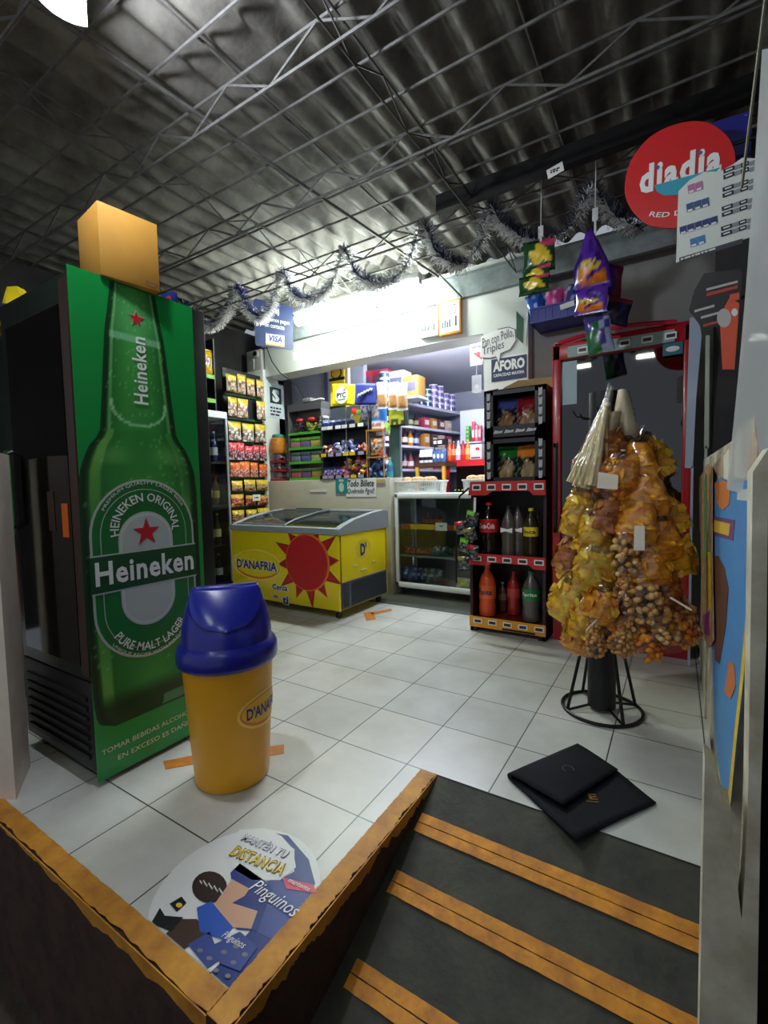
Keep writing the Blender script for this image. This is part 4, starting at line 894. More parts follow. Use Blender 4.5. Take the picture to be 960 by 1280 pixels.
# yellow dispenser box behind
p = aY(424, 480, 4.18); t = thing('snack_dispenser', 'yellow and black stacked dispenser behind the yellow flag', 'dispenser', (p.x, 4.18, CT))
hz = aY(424, 456, 4.18).z - CT
m = MB(); m.bx(-.10, .10, -.04, .05, 0, hz, bev=.01); m.build('column', mat('disp_yellow', (238, 206, 40), .45), t)
for z0 in (.38, .62, .86):
    if z0 * hz / 1.0 > hz - .12: continue
    m = MB(); m.bx(-.105, .105, -.046, -.036, z0 * hz, z0 * hz + .03); m.build('black_band', BLACK, t)
m = MB(); m.poly(ell(.075, .065, 20), (0, -.047, hz - .1), FX, FZ, .004); m.poly(ell(.06, .05, 20), (0, -.052, hz - .1), FX, FZ, .003, 1); m.build('window', [BLACK, mat('disp_gold', (206, 170, 40), .4)], t)
m = MB(); m.bx(.105, .135, -.02, .03, hz - .42, hz + .02); m.build('side_board', mat('disp_cream', (226, 220, 196), .5), t)
# white hanging bags with brown biscuits
for k, px in enumerate((478, 492, 503)):
    a, b = aY(px, 477 + k * 3, 3.9), aY(px, 511 + k, 3.9); h = a.z - b.z
    put('biscuit_bag', pouch('whitebag', .115, h, .04, lambda u, v, s: (236, 238, 240) if v > .55 else mixc((200, 140, 80), (236, 226, 214), .6 if abs(u - .5) > .3 else .1) if v > .08 else (226, 226, 226), seed=20), b, (0, 0, radians(8)), 'white bag with brown biscuits, %s from the left hanging beside the blue flag' % ORD[k], 'biscuit bag', 'white bags hanging over the counter')
a, b = aY(485, 510, 3.92), aY(506, 531, 3.92)
t = thing('picture_box', 'small green and yellow picture box under the white hanging bags', 'box', ((a.x + b.x) / 2, 3.95, b.z))
w = (b.x - a.x) / 2; h = a.z - b.z
m = MB(); m.bx(-w, w, -.03, .05, 0, h, bev=.003); m.build('carton', mat('box_dark', (40, 44, 36), .5), t)
m = MB(); m.grid(lambda u, v: V((-w * .9 + 1.8 * w * u, -.0315, h * (.06 + .88 * v))), 12, 10, cf=lambda u, v: (190, 200, 60) if v > .45 - .2 * u else ((50, 70, 40) if hsh(int(u * 6), int(v * 6)) > .4 else (190, 170, 60))); m.build('picture', VC, t)
# tinted screen standing at the counter end
a, b = aY(486, 531, 4.0), aY(501, 600, 4.0)
t = thing('counter_screen', 'tinted glass screen standing at the right end of the counter', 'screen', ((a.x + b.x) / 2, 4.0, CT))
w = (b.x - a.x) / 2; h = a.z - CT
m = MB(); m.bx(-w, w, -.003, .003, 0, h); m.build('pane', mat('screen_tint', (92, 120, 116), .15), t); m = MB(); m.bx(w, w + .015, -.01, .01, 0, h); m.bx(-w, w, -.008, .008, h, h + .015); m.build('edge', mat('alu', (190, 194, 198), .3, .6), t)
put('sweets_bag', pouch('limebag', .06, .14, .04, lambda u, v, s: (150, 210, 60) if v > .4 else (220, 230, 200), seed=31), aY(484, 545, 3.93), (0, radians(10), 0), 'little lime green bag clipped to the tinted screen', 'sweets bag')
# phone on the rack with a cable
p = aY(390, 500, 3.95)
t = thing('card_reader', 'grey card reader with a pale slip lying on the counter rack', 'card reader', (p.x, 3.97, zsh[3] + .331))
m = MB(); m.box((-.06, 0, .025), (.12, .1, .05), bev=.012); m.build('reader_body', mat('reader_grey', (110, 110, 112), .4), t)
m = MB(); m.box((.06, 0, .018), (.15, .07, .012), M=Mx.Rotation(-.1, 3, 'Y'), bev=.003); m.build('slip', PRINTW, t)
cab = [aY(*q, 3.87) for q in ((333, 434), (340, 452), (350, 466), (361, 474), (372, 483), (377, 494))] + [V((p.x - .1, 3.95, zsh[3] + .36))]
cab[-2] = cab[-1] + V((0, -.04, .05))
m = MB(); m.tube(cab, .006, 7); tag(m.build('power_cable', BLACK), 'thin black cable running from the pillar across to the card reader', 'cable')
# papers on the counter front
def paper(name, px, Y, label, cat, mt=PRINTW, group=None):
    a, b = aY(px[0], px[3], Y), aY(px[2], px[1], Y); w = (b.x - a.x) / 2; h = b.z - a.z
    t = thing(name, label, cat, ((a.x + b.x) / 2, Y, a.z), 0, group); m = MB(); m.bx(-w, w, -.0025, 0, 0, h); m.build('sheet', mt, t); return t, w, h
t, w, h = paper('notice', (433, 597, 470, 621), 3.879, 'white notice with two lines of black handwriting on the counter front', 'notice')
text('Todo Billete', w * 1.75, h * .36, (.0, -.0035, h * .72), FX, FZ, PRINTK, t, shear=.2, bold=.02); text('Quebrado Pgnd!', w * 1.8, h * .36, (0, -.0035, h * .28), FX, FZ, PRINTK, t, shear=.2, bold=.01)
t, w, h = paper('leaflet', (420, 597, 434, 617), 3.877, 'teal leaflet with a pale bottle shape beside the handwritten notice', 'leaflet', mat('leaflet_teal', (50, 140, 150), .5))
m = MB(); m.poly(ell(w * .45, h * .3, 20, (0, h * .4)), (0, -.0035, 0), FX, FZ, .0006); m.poly(rect(-w * .4, w * .4, h * .75, h * .9), (0, -.0035, 0), FX, FZ, .0006); m.build('print', mat('leaflet_pale', (196, 216, 190), .5), t)
t, w, h = paper('leaflet', (471, 599, 481, 607), 3.879, 'small cream and grey leaflet at the right edge of the counter front', 'leaflet', mat('leaflet_grey', (150, 146, 150), .5))
m = MB(); m.poly(rect(-w, w, h * .4, h), (0, -.003, 0), FX, FZ, .0006); m.build('print', mat('leaflet_tan', (200, 170, 100), .5), t)
t, w, h = paper('note', (388, 612, 408, 615), 3.878, 'thin strip of white paper stuck flat on the counter front', 'note')
# beam: glossy panel and two framed notices
t, w, h = paper('light_panel', (366, 404, 524, 452), 3.899, 'long glossy white panel along the beam beneath the fluorescent lamp', 'panel', mat('panel_white', (246, 248, 246), .25))
a, b = aY(527, 430, 3.9), aY(549, 386, 3.9)
class Each:
    """every outline becomes a small part of its own"""
    def __init__(s, mats, t): s.mats, s.t = mats, t
    def poly(s, pts, o, ux, uy, th, mi=0): m = MB(); m.poly(pts, o, ux, uy, th); m.build(['small_photo', 'text_bar', 'red_rule'][mi], s.mats[mi], s.t)
def frame(px, label, mtf, prints, seed):
    a, b = aY(px[0], px[3], 3.9), aY(px[2], px[1], 3.9); w = (b.x - a.x) / 2; h = b.z - a.z
    t = thing('framed_notice', label, 'framed notice', ((a.x + b.x) / 2, 3.9, a.z)); m = MB()
    m.bx(-w, w, -.05, 0, 0, h, bev=.004); m.build('frame', mtf, t); m = MB(); m.bx(-w * .88, w * .88, -.053, -.05, h * .06, h * .94); m.build('sheet', PRINTW, t)
    prints(Each([mat('print_photo', (34, 56, 72), .5), PRINTK, mat('print_rose', (170, 50, 44), .5)], t), w, h)
def pr1(m, w, h):
    for k in range(3): m.poly(rect(-w * .7 + k * w * .3, -w * .5 + k * w * .3, h * .2, h * (.34 + .05 * (k % 2))), (0, -.0535, 0), FX, FZ, .0006, 0)
    m.poly(rect(w * .5, w * .68, h * .18, h * .42), (0, -.0535, 0), FX, FZ, .0006, 1)
def pr2(m, w, h):
    for k in range(4): m.poly(rect(-w * .72 + k * w * .22, -w * .55 + k * w * .22, h * .2, h * (.38 + .05 * (k % 2))), (0, -.0535, 0), FX, FZ, .0006, 0)
    m.poly(rect(w * .5, w * .68, h * .2, h * .5), (0, -.0535, 0), FX, FZ, .0006, 1)
    for q in (rect(-w * .7, w * .6, h * .82, h * .85), rect(-w * .7, w * .6, h * .58, h * .61), rect(-w * .7, -w * .62, h * .58, h * .85), rect(w * .52, w * .6, h * .58, h * .85)): m.poly(q, (0, -.0535, 0), FX, FZ, .0006, 2)
frame((527, 384, 550, 425), 'white framed notice with small photos on the beam, left of the orange one', WHITE, pr1, 1)
frame((552, 374, 578, 422), 'orange framed notice with small photos at the right end of the beam', mat('frame_orange', (224, 150, 60), .45), pr2, 2)
# signs on the white wall
def wq(x, y, Y=3.899): return aY(x, y, Y)
b0 = wq(620, 445); t = thing('speech_bubble_sign', 'white speech-bubble paper with the handwritten words Pan con Pollo', 'sign', b0)
P = [wq(*q) - b0 for q in ((601, 421), (600, 447), (612, 448), (620, 446), (624, 455), (626, 442), (638, 437), (645, 426), (644, 412), (636, 409), (622, 412), (608, 418))]
m = MB(); m.poly([(q.x, q.z) for q in P][::-1], (0, -.002, 0), FX, FZ, .002); m.build('sheet', PRINTW, t)
m = MB(); m.tube([V((q.x, -.005, q.z)) for q in P[1:11]], .003, 5); m.build('outline', mat('pen_ink', (60, 60, 76), .5), t)
d = (wq(640, 417) - wq(604, 430)); d = V((d.x, 0, d.z)).normalized(); up = V((-d.z, 0, d.x))
INK = mat('pen_ink', (60, 60, 76), .5)
for s_, px, w, h in (('Pan con Pollo,', (622, 423), .27, .085), ('Triples', (617, 436), .19, .09)):
    p = wq(*px) - b0; text(s_, w, h, p + V((0, -.0055, 0)), d, up, INK, t, shear=.2)
b0 = wq(636, 470); t = thing('capacity_sign', 'white sheet with a navy AFORO block on the white wall above the drinks rack', 'sign', b0)
P = [wq(*q) - b0 for q in ((606, 450), (606, 500), (660, 500), (660, 440))]
m = MB(); m.poly([(q.x, q.z) for q in P], (0, 0, 0), FX, FZ, -.002); m.build('sheet', PRINTW, t)
p = wq(636, 460) - b0; dd = wq(657, 448) - wq(615, 453); dd = V((dd.x, 0, 0)).normalized(); w = (wq(658, 455) - wq(614, 455)).x; h = wq(636, 447).z - wq(636, 474).z
m = MB(); m.poly(rect(p.x - w / 2, p.x + w / 2, p.z - h * .55, p.z + h * .5), (0, -.0028, 0), FX, FZ, .001); m.build('navy_block', mat('print_navy', (26, 46, 90), .5), t)
text('AFORO', w * .9, h * .5, p + V((0, -.0045, h * .15)), FX, FZ, PRINTW, t, bold=.05); text('CAPACIDAD MAXIMA', w * .88, h * .15, p + V((0, -.0045, -h * .27)), FX, FZ, PRINTW, t, bold=.02)
b0 = wq(650, 420); t = thing('green_card', 'dark green card sticking out of the white wall beside the speech bubble', 'card', b0)
P = [wq(*q) - b0 for q in ((646, 389), (646, 422), (654, 430), (655, 399))]; m = MB(); m.poly([(q.x, q.z) for q in P], (0, -.012, 0), FX, FZ, -.002); m.build('card_front', mat('card_green', (36, 84, 56), .5), t)
P = [wq(*q) - b0 for q in ((654, 398), (653, 430), (658, 433), (660, 400))]; m = MB(); m.poly([(q.x, q.z) for q in P], (0, -.009, 0), FX, FZ, -.002); m.build('card_back', mat('card_pale', (200, 212, 196), .5), t)
# signs hanging inside, left of the white wall
for k, (px, lab, red) in enumerate([((588, 428, 603, 458), 'white and red notice hanging inside just left of the white wall', 1), ((590, 468, 602, 492), 'pale grey notice hanging inside below the white and red one', 0)]):
    a, b = aY(px[0], px[3], 4.3), aY(px[2], px[1], 4.3); w = (b.x - a.x) / 2; h = b.z - a.z
    t = thing('hanging_notice', lab, 'notice', ((a.x + b.x) / 2, 4.3, a.z)); m = MB(); m.bx(-w, w, -.003, 0, 0, h); m.bx(-.003, .003, -.002, 0, h, 2.62 - a.z); m.build('sheet', PRINTW if red else mat('notice_grey', (190, 188, 190), .5), t)
    m = MB()
    if red: m.poly([(-w * .7, h * .6), (w, h * .2), (w, h * .6)], (0, -.004, 0), FX, FZ, .0006, 0); m.poly(rect(-w * .8, w, h * .78, h * .9), (0, -.004, 0), FX, FZ, .0006, 1)
    else: m.poly(ell(w * .5, h * .14, 16, (0, h * .35)), (0, -.004, 0), FX, FZ, .0006, 2)
    m.build('print', [PRINTR, PRINTK, PRINTW], t)
# blue card-payment sign hanging in front of the beam
P0 = aY(318, 372, 3.05); dv = V((.373, .928, 0)).normalized(); nv = V((.928, -.373, 0))
def aV(x, y): d = ray(x, y); return CAMP + d * ((P0 - CAMP).dot(nv) / d.dot(nv))
c4 = [aV(*q) for q in ((319, 432), (366, 438), (366, 384), (317, 373))]; b0 = (c4[0] + c4[1]) / 2
t = thing('card_sign', 'blue hanging contactless payment sign with a white VISA block', 'sign', b0)
fr = lambda q: ((q - b0).dot(dv), (q - b0).z)
def rnd(P, k=.06, n=4):
    out = []
    for i, p in enumerate(P):
        a, b = P[i - 1], P[(i + 1) % len(P)]
        for j in range(n + 1):
            s = j / n; q0 = (p[0] + (a[0] - p[0]) * k, p[1] + (a[1] - p[1]) * k); q1 = (p[0] + (b[0] - p[0]) * k, p[1] + (b[1] - p[1]) * k)
            out.append(((1 - s) ** 2 * q0[0] + 2 * s * (1 - s) * p[0] + s * s * q1[0], (1 - s) ** 2 * q0[1] + 2 * s * (1 - s) * p[1] + s * s * q1[1]))
    return out
m = MB(); m.poly(rnd([fr(q) for q in c4]), (0, 0, 0), dv, FZ, .006); m.build('panel', mat('visa_blue', (20, 42, 92), .4), t)
def vt(px): q = aV(*px) - b0; return q + nv * .0075
wv = abs(fr(aV(354, 427))[0] - fr(aV(332, 424))[0])
m = MB(); m.poly([fr(aV(*q)) for q in ((332, 431), (355, 434), (355, 417), (332, 414))], nv * .0065, dv, FZ, .001, 0); m.poly([fr(aV(*q)) for q in ((332, 431), (355, 434), (355, 432), (332, 429))], nv * .0076, dv, FZ, .001, 1); m.poly([fr(aV(*q)) for q in ((332, 417), (355, 420), (355, 417), (332, 414))], nv * .0076, dv, FZ, .001, 2); m.build('card_block', [PRINTW, mat('visa_gold', (220, 170, 60), .5), PRINTB], t)
text('VISA', wv * .75, .06, vt((344, 424)) + nv * .0016, dv, FZ, PRINTB, t, bold=.03, shear=.25)
text('Aceptamos pagos', wv * 1.7, .05, vt((343, 401)), dv, FZ, PRINTW, t); text('sin contacto', wv * 1.1, .04, vt((343, 408)), dv, FZ, PRINTW, t)
m = MB(); 
for k in range(3): m.tube([vt((343, 390)) + dv * (.014 * k + .012 * cos(a)) * 1.0 + FZ * (.012 + .012 * k) * sin(a) for a in [(-1 + .25 * i) for i in range(9)]], .004, 5)
m.build('wave_mark', PRINTW, t)
m = MB()
for q in (c4[2], c4[3]): m.cyl(q - b0 + dv * (.03 if q is c4[3] else -.03), (q - b0) + dv * (.03 if q is c4[3] else -.03) + V((0, 0, 2.92 - q.z)), .003, n=5)
m.build('string', STEEL, t)
# ---------------------------------------------------------------- tinsel garland
pts = [(225, 372), (240, 397), (262, 408), (283, 392), (297, 362), (310, 386), (325, 397), (338, 384), (353, 343), (367, 367), (390, 376), (414, 356), (430, 315), (447, 344), (475, 356), (506, 334), (528, 282), (546, 315), (573, 332), (598, 308), (613, 262), (633, 285), (672, 302), (712, 284), (740, 236), (756, 258), (778, 276), (800, 286)]
W = [aY(x, y, 2.98 if i % 4 else 2.95) for i, (x, y) in enumerate(pts)]
def cat(P, i, t):
    a, b, c, d = P[max(i - 1, 0)], P[i], P[i + 1], P[min(i + 2, len(P) - 1)]
    return .5 * ((2 * b) + (c - a) * t + (2 * a - 5 * b + 4 * c - d) * t * t + (3 * b - a - 3 * c + d) * t ** 3)
dense = []
for i in range(len(W) - 1):
    k = max(8, int((W[i + 1] - W[i]).length / .008))
    dense += [(cat(W, i, j / k), cat(W, i, j / k + .01)) for j in range(k)]
m = MB(); rn = random.Random(2)
m.tube([q[0] for q in dense[::3]], .004, 5, col=(60, 60, 80))
for i, (q, q2) in enumerate(dense):
    d = (q2 - q).normalized(); u = d.cross(V((0, 1, .05))).normalized(); w = d.cross(u)
    if u.z > 0: u = -u
    for s in range(16):
        a = rn.uniform(0, 6.283); dr = (u * cos(a) + w * sin(a) + d * rn.uniform(-.35, .35)).normalized(); L = rn.uniform(.045, .078)
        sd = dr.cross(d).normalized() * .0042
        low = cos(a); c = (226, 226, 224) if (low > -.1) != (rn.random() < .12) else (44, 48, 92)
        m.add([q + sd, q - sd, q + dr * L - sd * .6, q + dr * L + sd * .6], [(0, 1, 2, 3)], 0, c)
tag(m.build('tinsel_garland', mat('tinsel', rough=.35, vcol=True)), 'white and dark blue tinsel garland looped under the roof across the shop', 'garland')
# ---------------------------------------------------------------- inner shop shelves
def shelf_unit(name, label, loc, rz, w, d, levels, h, mt):
    t = thing(name, label, 'shelf', loc, rz); m = MB()
    for x in (-w / 2, w / 2 - .02): m.bx(x, x + .02, 0, d, 0, h)
    m.bx(-w / 2, w / 2, d - .01, d, 0, h); m.build('frame', mt, t)
    for z in levels:
        m = MB(); m.bx(-w / 2, w / 2, -.01, d - .012, z - .03, z); m.build('shelf_board', mat('shelf_white', (200, 204, 216), .45), t)
    return t
INX, INY = -2.78, 4.62
ax = V((.151, .988, 0)).normalized(); RZ = atan2(ax.y, ax.x)   # unit runs back along the left inner wall, faces the counter
S0 = V((-2.90, 4.62, 0)); nx = V((ax.y, -ax.x, 0))
def onS(x, y): d = ray(x, y); return CAMP + d * ((S0 - CAMP).dot(nx) / d.dot(nx))
zl = [onS(545, 510).z, onS(505, 531).z, onS(502, 556).z, onS(502, 586).z]
Lw = 1.75
SU = shelf_unit('wall_shelf', 'long white shelf unit of tins and bottles along the inner left wall', S0 + ax * Lw / 2, RZ, Lw, .3, [.1, zl[3], zl[2], zl[1], zl[0]], zl[0] + .02, mat('shelf_frame', (120, 124, 140), .5))
def sloc(s, z, dd=.08): q = S0 + ax * s - nx * dd; return (q.x, q.y, z)
canm = None
for lay in range(4):
    for k in range(11):
        s = .12 + k * .145
        if lay == 3 and k not in (0, 1, 2, 7, 8): continue
        blue = k >= 7
        if canm is None or k in (0, 7):
            mm = MB(); mm.lathe([(.058, 0), (.06, .004), (.06, .012), (.0601, .016), (.0601, .04), (.0601, .062), (.06, .067), (.06, .076), (.058, .08)], 24, cf=(lambda a, z: (205, 210, 225) if z > .066 or z < .013 else ((60, 56, 120) if int(a * 3) % 2 else (150, 120, 160))) if blue else (lambda a, z: (205, 215, 220) if z > .066 or z < .013 else ((30, 90, 80) if int(a * 3) % 2 else (60, 70, 110)))); o = mm.build('food_tin', VCG); canm = o.data; bpy.data.objects.remove(o)
        put('food_tin', canm, sloc(s, zl[0] + .001 + lay * .0815), (0, 0, k), '%s tin, %s from the front in the %s layer on the inner shelf top' % ('purple' if blue else 'green', ORD[k], ['lowest', 'second', 'third', 'top'][lay]), 'tin', 'stacked tins on the inner top shelf')
k = 0
for z, hgt, specs, lv in ((zl[1], .17, [((34, 40, 36), (210, 190, 120)), ((40, 90, 60), (200, 190, 150)), ((60, 40, 40), (180, 160, 110))], 'second'), (zl[2], .21, [((60, 24, 30), (220, 200, 180)), ((190, 120, 40), (230, 214, 170)), ((40, 50, 90), (190, 190, 214))], 'third'), (zl[3], .2, [((150, 60, 60), (230, 220, 214)), ((60, 40, 66), (200, 170, 160))], 'fourth')):
    n = 6 if lv != 'fourth' else 5
    for i in range(n):
        c = specs[i % len(specs)]; t = thing('bottle', '%s bottle, %s from the front on the %s board of the inner shelf' % (['dark', 'mid-toned', 'pale'][i % 3], ORD[i], lv), 'bottle', sloc(.12 + i * .12, z + .001), 0, 'bottles on the inner shelf'); bottle(t, hgt, .042, c[0], (30, 30, 34), c[1], (.2, .5), neck=.4)
    for i in range(4):
        cc = [(176, 60, 90), (190, 130, 60), (90, 60, 60), (200, 170, 150)][(i + k) % 4]
        s = .12 + n * .12 + .08 + i * .18
        if s > Lw - .05: break
        t = thing('grocery_box', '%s grocery box, %s from the front end beyond the bottles on the %s board' % (['pink', 'orange', 'brown', 'pale'][(i + k) % 4], ORD[i], lv), 'box', sloc(s, z + .001), RZ, 'boxes on the inner shelf')
        m = MB(); m.bx(-.06, .06, -.04, .06, 0, hgt * .85, bev=.003); m.build('carton', mat('groc_%d' % ((i + k) % 4), cc, .5), t); m = MB(); m.bx(-.045, .045, -.042, -.04, hgt * .3, hgt * .65); m.build('label', mat('groc_label', (226, 214, 190), .5), t)
    k += 1
# big cartons above the flags
for px, cc, nm in (((500, 478), (214, 216, 226), 'white and dark carton'), ((517, 484), (170, 130, 60), 'brown carton'), ((480, 476), (150, 40, 60), 'red wrapped bundle'), ((462, 478), (170, 40, 60), 'crimson bag bundle')):
    p = aY(*px, 4.9); t = thing('stock_carton', '%s stored high behind the flags' % nm, 'carton', (p.x, 4.9, p.z - .12)); m = MB(); m.bx(-.11, .11, -.1, .1, 0, .24, bev=.012); m.build('carton', mat('stock_' + nm.split()[0], cc, .5), t)
    m = MB(); m.bx(-.08, .08, -.102, -.1, .06, .16); m.build('label', mat('stock_label', (90, 90, 110), .5), t)
SHF = thing('high_shelf', 'plain high shelf behind the flags carrying cartons', 'shelf', (aY(490, 480, 4.9).x, 4.9, aY(490, 486, 4.9).z - .15)); 
zz0 = min(aY(*q, 4.9).z for q in ((500, 478), (517, 484), (480, 476), (462, 478))) - .12
SHF.location.z = zz0 - .03
m = MB(); m.bx(-.5, .42, -.13, .14, 0, .028); m.build('board', mat('shelf_white'), SHF); m = MB()
for x in (-.4, -.06): m.bx(x, x + .03, -.02, .01, -(zz0 - .03), 0)
m.build('post', STEEL, SHF)
# red table and stands at the back, seen over the display case
YB = 5.5
a, b = aY(557, 577, YB), aY(603, 577, YB)
RT = thing('red_table', 'red topped stand behind the display case carrying drinks and boxes', 'stand', ((a.x + b.x) / 2, YB, 0)); w = (b.x - a.x) / 2
m = MB(); m.bx(-w, w + .1, -.02, .4, a.z - .03, a.z); m.bx(-w, w + .1, -.035, -.02, a.z - .07, a.z + .01); m.build('top', PRINTR, RT)
for x in (-w + .02, w + .05):
    m = MB(); m.bx(x - .02, x + .02, 0, .04, 0, a.z - .03); m.build('leg', PRINTR, RT)
m = MB(); m.bx(-w, w + .1, .34, .36, 0, a.z - .03); m.build('back_panel', mat('stand_dark', (60, 24, 24), .5), RT)
tz = a.z + .001
for k, (px, cc, lb) in enumerate([((561, 560), (214, 90, 40), (226, 120, 80)), ((566, 560), (190, 60, 40), (220, 160, 90)), ((572, 560), (200, 196, 206), (236, 236, 236)), ((578, 560), (196, 40, 40), (230, 70, 60)), ((584, 560), (210, 140, 50), (230, 190, 120))]):
    p = aY(px[0], 570, YB + .05); t = thing('drink_bottle', '%s drink bottle, %s from the left on the red stand' % (['orange', 'dark red', 'clear', 'bright red', 'amber'][k], ORD[k]), 'bottle', (p.x, YB + .08, tz), 0, 'bottles on the red stand'); bottle(t, .26, .036, cc, lb, lb, (.3, .6))
p = aY(595, 570, YB + .05); h1 = aY(595, 555, YB).z - tz
t = thing('white_carton', 'white carton with a red patch standing on the red stand', 'carton', (p.x, YB + .1, tz)); m = MB(); m.bx(-.075, .075, -.06, .06, 0, h1, bev=.003); m.build('carton', mat('carton_white', (226, 222, 214), .5), t)
m = MB(); m.bx(0, .05, -.062, -.06, h1 * .62, h1 * .8, 0); m.build('red_patch', PRINTR, t); m = MB(); m.bx(-.06, .06, -.062, -.06, h1 * .12, h1 * .2, 0); m.build('ink_line', mat('pen_ink'), t)
z2 = aY(592, 552, YB + .3).z
t = thing('wall_board', 'white hanging board behind the red stand carrying green and red packs', 'shelf', (aY(590, 552, YB + .3).x, YB + .3, z2 - .02)); m = MB(); m.bx(-.2, .14, -.03, .1, 0, .018); m.bx(-.2, .14, .09, .1, .018, .45); m.build('board', mat('shelf_white'), t)
for k in range(4):
    p = aY(585, 548 - k * 5.4, YB + .3); t = thing('green_pack', 'green can-sized pack, %s in the column beside the red cartons' % ['lowest', 'second lowest', 'second highest', 'topmost'][k], 'pack', (p.x, YB + .31, z2 + .001 + k * .052), 0, 'green packs at the back'); m = MB(); m.cyl((0, 0, 0), (0, 0, .05), .032, n=14); m.build('pack_body', mat('pack_green', (40, 150, 70), .4), t); m = MB(); m.cyl((0, -.0325, .025), (0, -.031, .025), .016, n=12); m.build('label', mat('pack_lime', (170, 210, 60), .4), t)
for k in range(3):
    p = aY(592 + k * 4, 545, YB + .3); t = thing('red_carton', 'red drink carton, %s from the left at the back over the red stand' % ORD[k], 'carton', (p.x, YB + .31, z2 + .001), 0, 'red cartons at the back'); m = MB(); m.bx(-.019, .019, -.03, .03, 0, .2 + .06 * (k == 0), bev=.004); m.build('carton', mat('carton_red%d' % (k % 2), [(200, 50, 60), (220, 110, 120)][k % 2], .4), t); m = MB(); m.bx(-.015, .015, -.032, -.03, .05, .15); m.build('label', mat('carton_label', (236, 200, 200), .5), t)
# brown table with white canisters, signs behind the baskets
a, b = aY(519, 579, 5.0), aY(556, 579, 5.0)
BT = thing('brown_table', 'brown wooden counter with yellow legs behind the bread baskets', 'table', ((a.x + b.x) / 2, 5.0, 0)); w = (b.x - a.x) / 2
m = MB(); m.bx(-w, w, 0, .35, a.z - .05, a.z); m.build('top', mat('brown_wood', (84, 56, 34), .5, var=.3, vs=10), BT)
for x in (-w + .02, w - .02):
    m = MB(); m.bx(x - .018, x + .018, 0, .036, 0, a.z - .05); m.build('leg', mat('leg_yellow', (220, 170, 50), .5), BT)
BTZ = a.z + .001
for k in range(3):
    p = aY(526 + k * 5.5, 570, 5.03); t = thing('white_canister', 'white canister with a dark lower band, %s from the left on the brown counter' % ORD[k], 'canister', (p.x, 5.06, a.z + .001), 0, 'white canisters'); m = MB(); m.lathe([(.034, 0), (.036, .01), (.036, .1), (.026, .12), (.028, .16)], 14); m.build('canister_body', PRINTW, t); m = MB(); m.lathe([(.0368, .03), (.0368, .07)], 14, caps=False); m.build('band', BLACK, t)
for k in range(3):
    p = aY(543 + k * 5, 570, 5.03); t = thing('blue_tin', 'blue tin with a pale mark, %s from the left beside the white canisters' % ORD[k], 'tin', (p.x, 5.06, a.z + .001), 0, 'blue tins'); m = MB(); m.lathe([(.036, 0), (.038, .004), (.038, .13), (.036, .135)], 14); m.build('tin_body', mat('tin_blue', (70, 100, 150), .35), t); m = MB(); m.poly(ell(.018, .03, 12), (0, -.0388, .07), FX, FZ, .001); m.build('mark', PRINTW, t)
for k, (px, body, dk) in enumerate([((523, 553, 538, 547), 'OFERTA', 1), ((541, 557, 559, 549), 'REBAJA', 1)]):
    pass
a1, b1 = aY(541, 557, 5.2), aY(560, 548, 5.2); t = thing('shelf_sign', 'black sign with white block marks over the blue tins', 'sign', ((a1.x + b1.x) / 2, 5.2, a1.z)); w = (b1.x - a1.x) / 2; h = b1.z - a1.z
m = MB(); m.bx(-w, w, 0, .01, 0, h); m.build('panel', BLACK, t); m = MB(); dashes(m, (-w * .9, -.001, h * .2), FX, FZ, w * 1.8, h * .6, 1, seed=3, fill=.9); m.build('block_marks', PRINTW, t); m = MB()
for x in (-w * .8, w * .8): m.bx(x - .006, x + .006, .002, .01, BTZ - a1.z, 0)
m.build('leg', BLACK, t)
# crate of dark bottles inside, at the right, over the case
for k in range(4):
    p = aY(568 + k * 4.5, 600, 5.1); t = thing('beer_bottle', 'small dark bottle with a lime neck label, %s from the left under the red stand' % ORD[k], 'bottle', (p.x, 5.12, .78), 0, 'dark bottles under the red stand'); bottle(t, .24, .026, (26, 30, 20), (190, 200, 60), (170, 180, 50), (.45, .55), neck=.45)
t = thing('bottle_shelf', 'dark low shelf under the red stand carrying dark bottles', 'shelf', (aY(575, 600, 5.1).x, 5.12, 0)); m = MB(); m.bx(-.2, .2, -.06, .1, .75, .779); m.bx(-.2, -.18, -.06, .1, 0, .75); m.bx(.18, .2, -.06, .1, 0, .75); m.build('shelf_body', mat('stand_dark'), t)

# ---------------------------------------------------------------- white display case on the right of the counter
x0, x1 = aY(494, 680, 3.93).x, -1.45; yc = 3.93; zt = 1.0; zb = .075
DC = thing('display_case', 'white framed glass display case below the bread baskets', 'display case', ((x0 + x1) / 2, yc, 0)); w = (x1 - x0) / 2; dp = .42
WF = mat('case_white', (232, 236, 234), .35)
m = MB()
for x in (-w, w - .035):
    for y in (0, dp - .035): m.bx(x, x + .035, y, y + .035, zb, zt, bev=.004)
m.bx(-w, w, 0, .035, zb, zb + .05, bev=.004); m.bx(-w, w, 0, .035, zt - .045, zt + .008, bev=.012); m.bx(-w, -w + .035, 0, dp, zt - .045, zt + .008, bev=.008); m.bx(w - .035, w, 0, dp, zt - .045, zt + .008, bev=.008); m.bx(-w, w, dp - .035, dp, zt - .045, zt, bev=.004)
m.build('frame', WF, DC)
m = MB(); m.bx(-w + .01, w - .01, .01, dp - .01, zt - .012, zt + .002); m.build('top_plate', WF, DC)
m = MB(); m.bx(-w + .035, w - .035, .012, .017, zb + .05, zt - .045); m.build('front_glass', GLASS, DC)
m = MB(); m.bx(-w + .012, -w + .017, .035, dp - .035, zb + .05, zt - .045); m.build('side_glass', GLASS, DC)
m = MB(); m.bx(-w + .03, w - .03, dp - .03, dp - .02, zb + .02, zt - .05); m.build('back_panel', mat('case_back', (86, 92, 94), .5), DC)
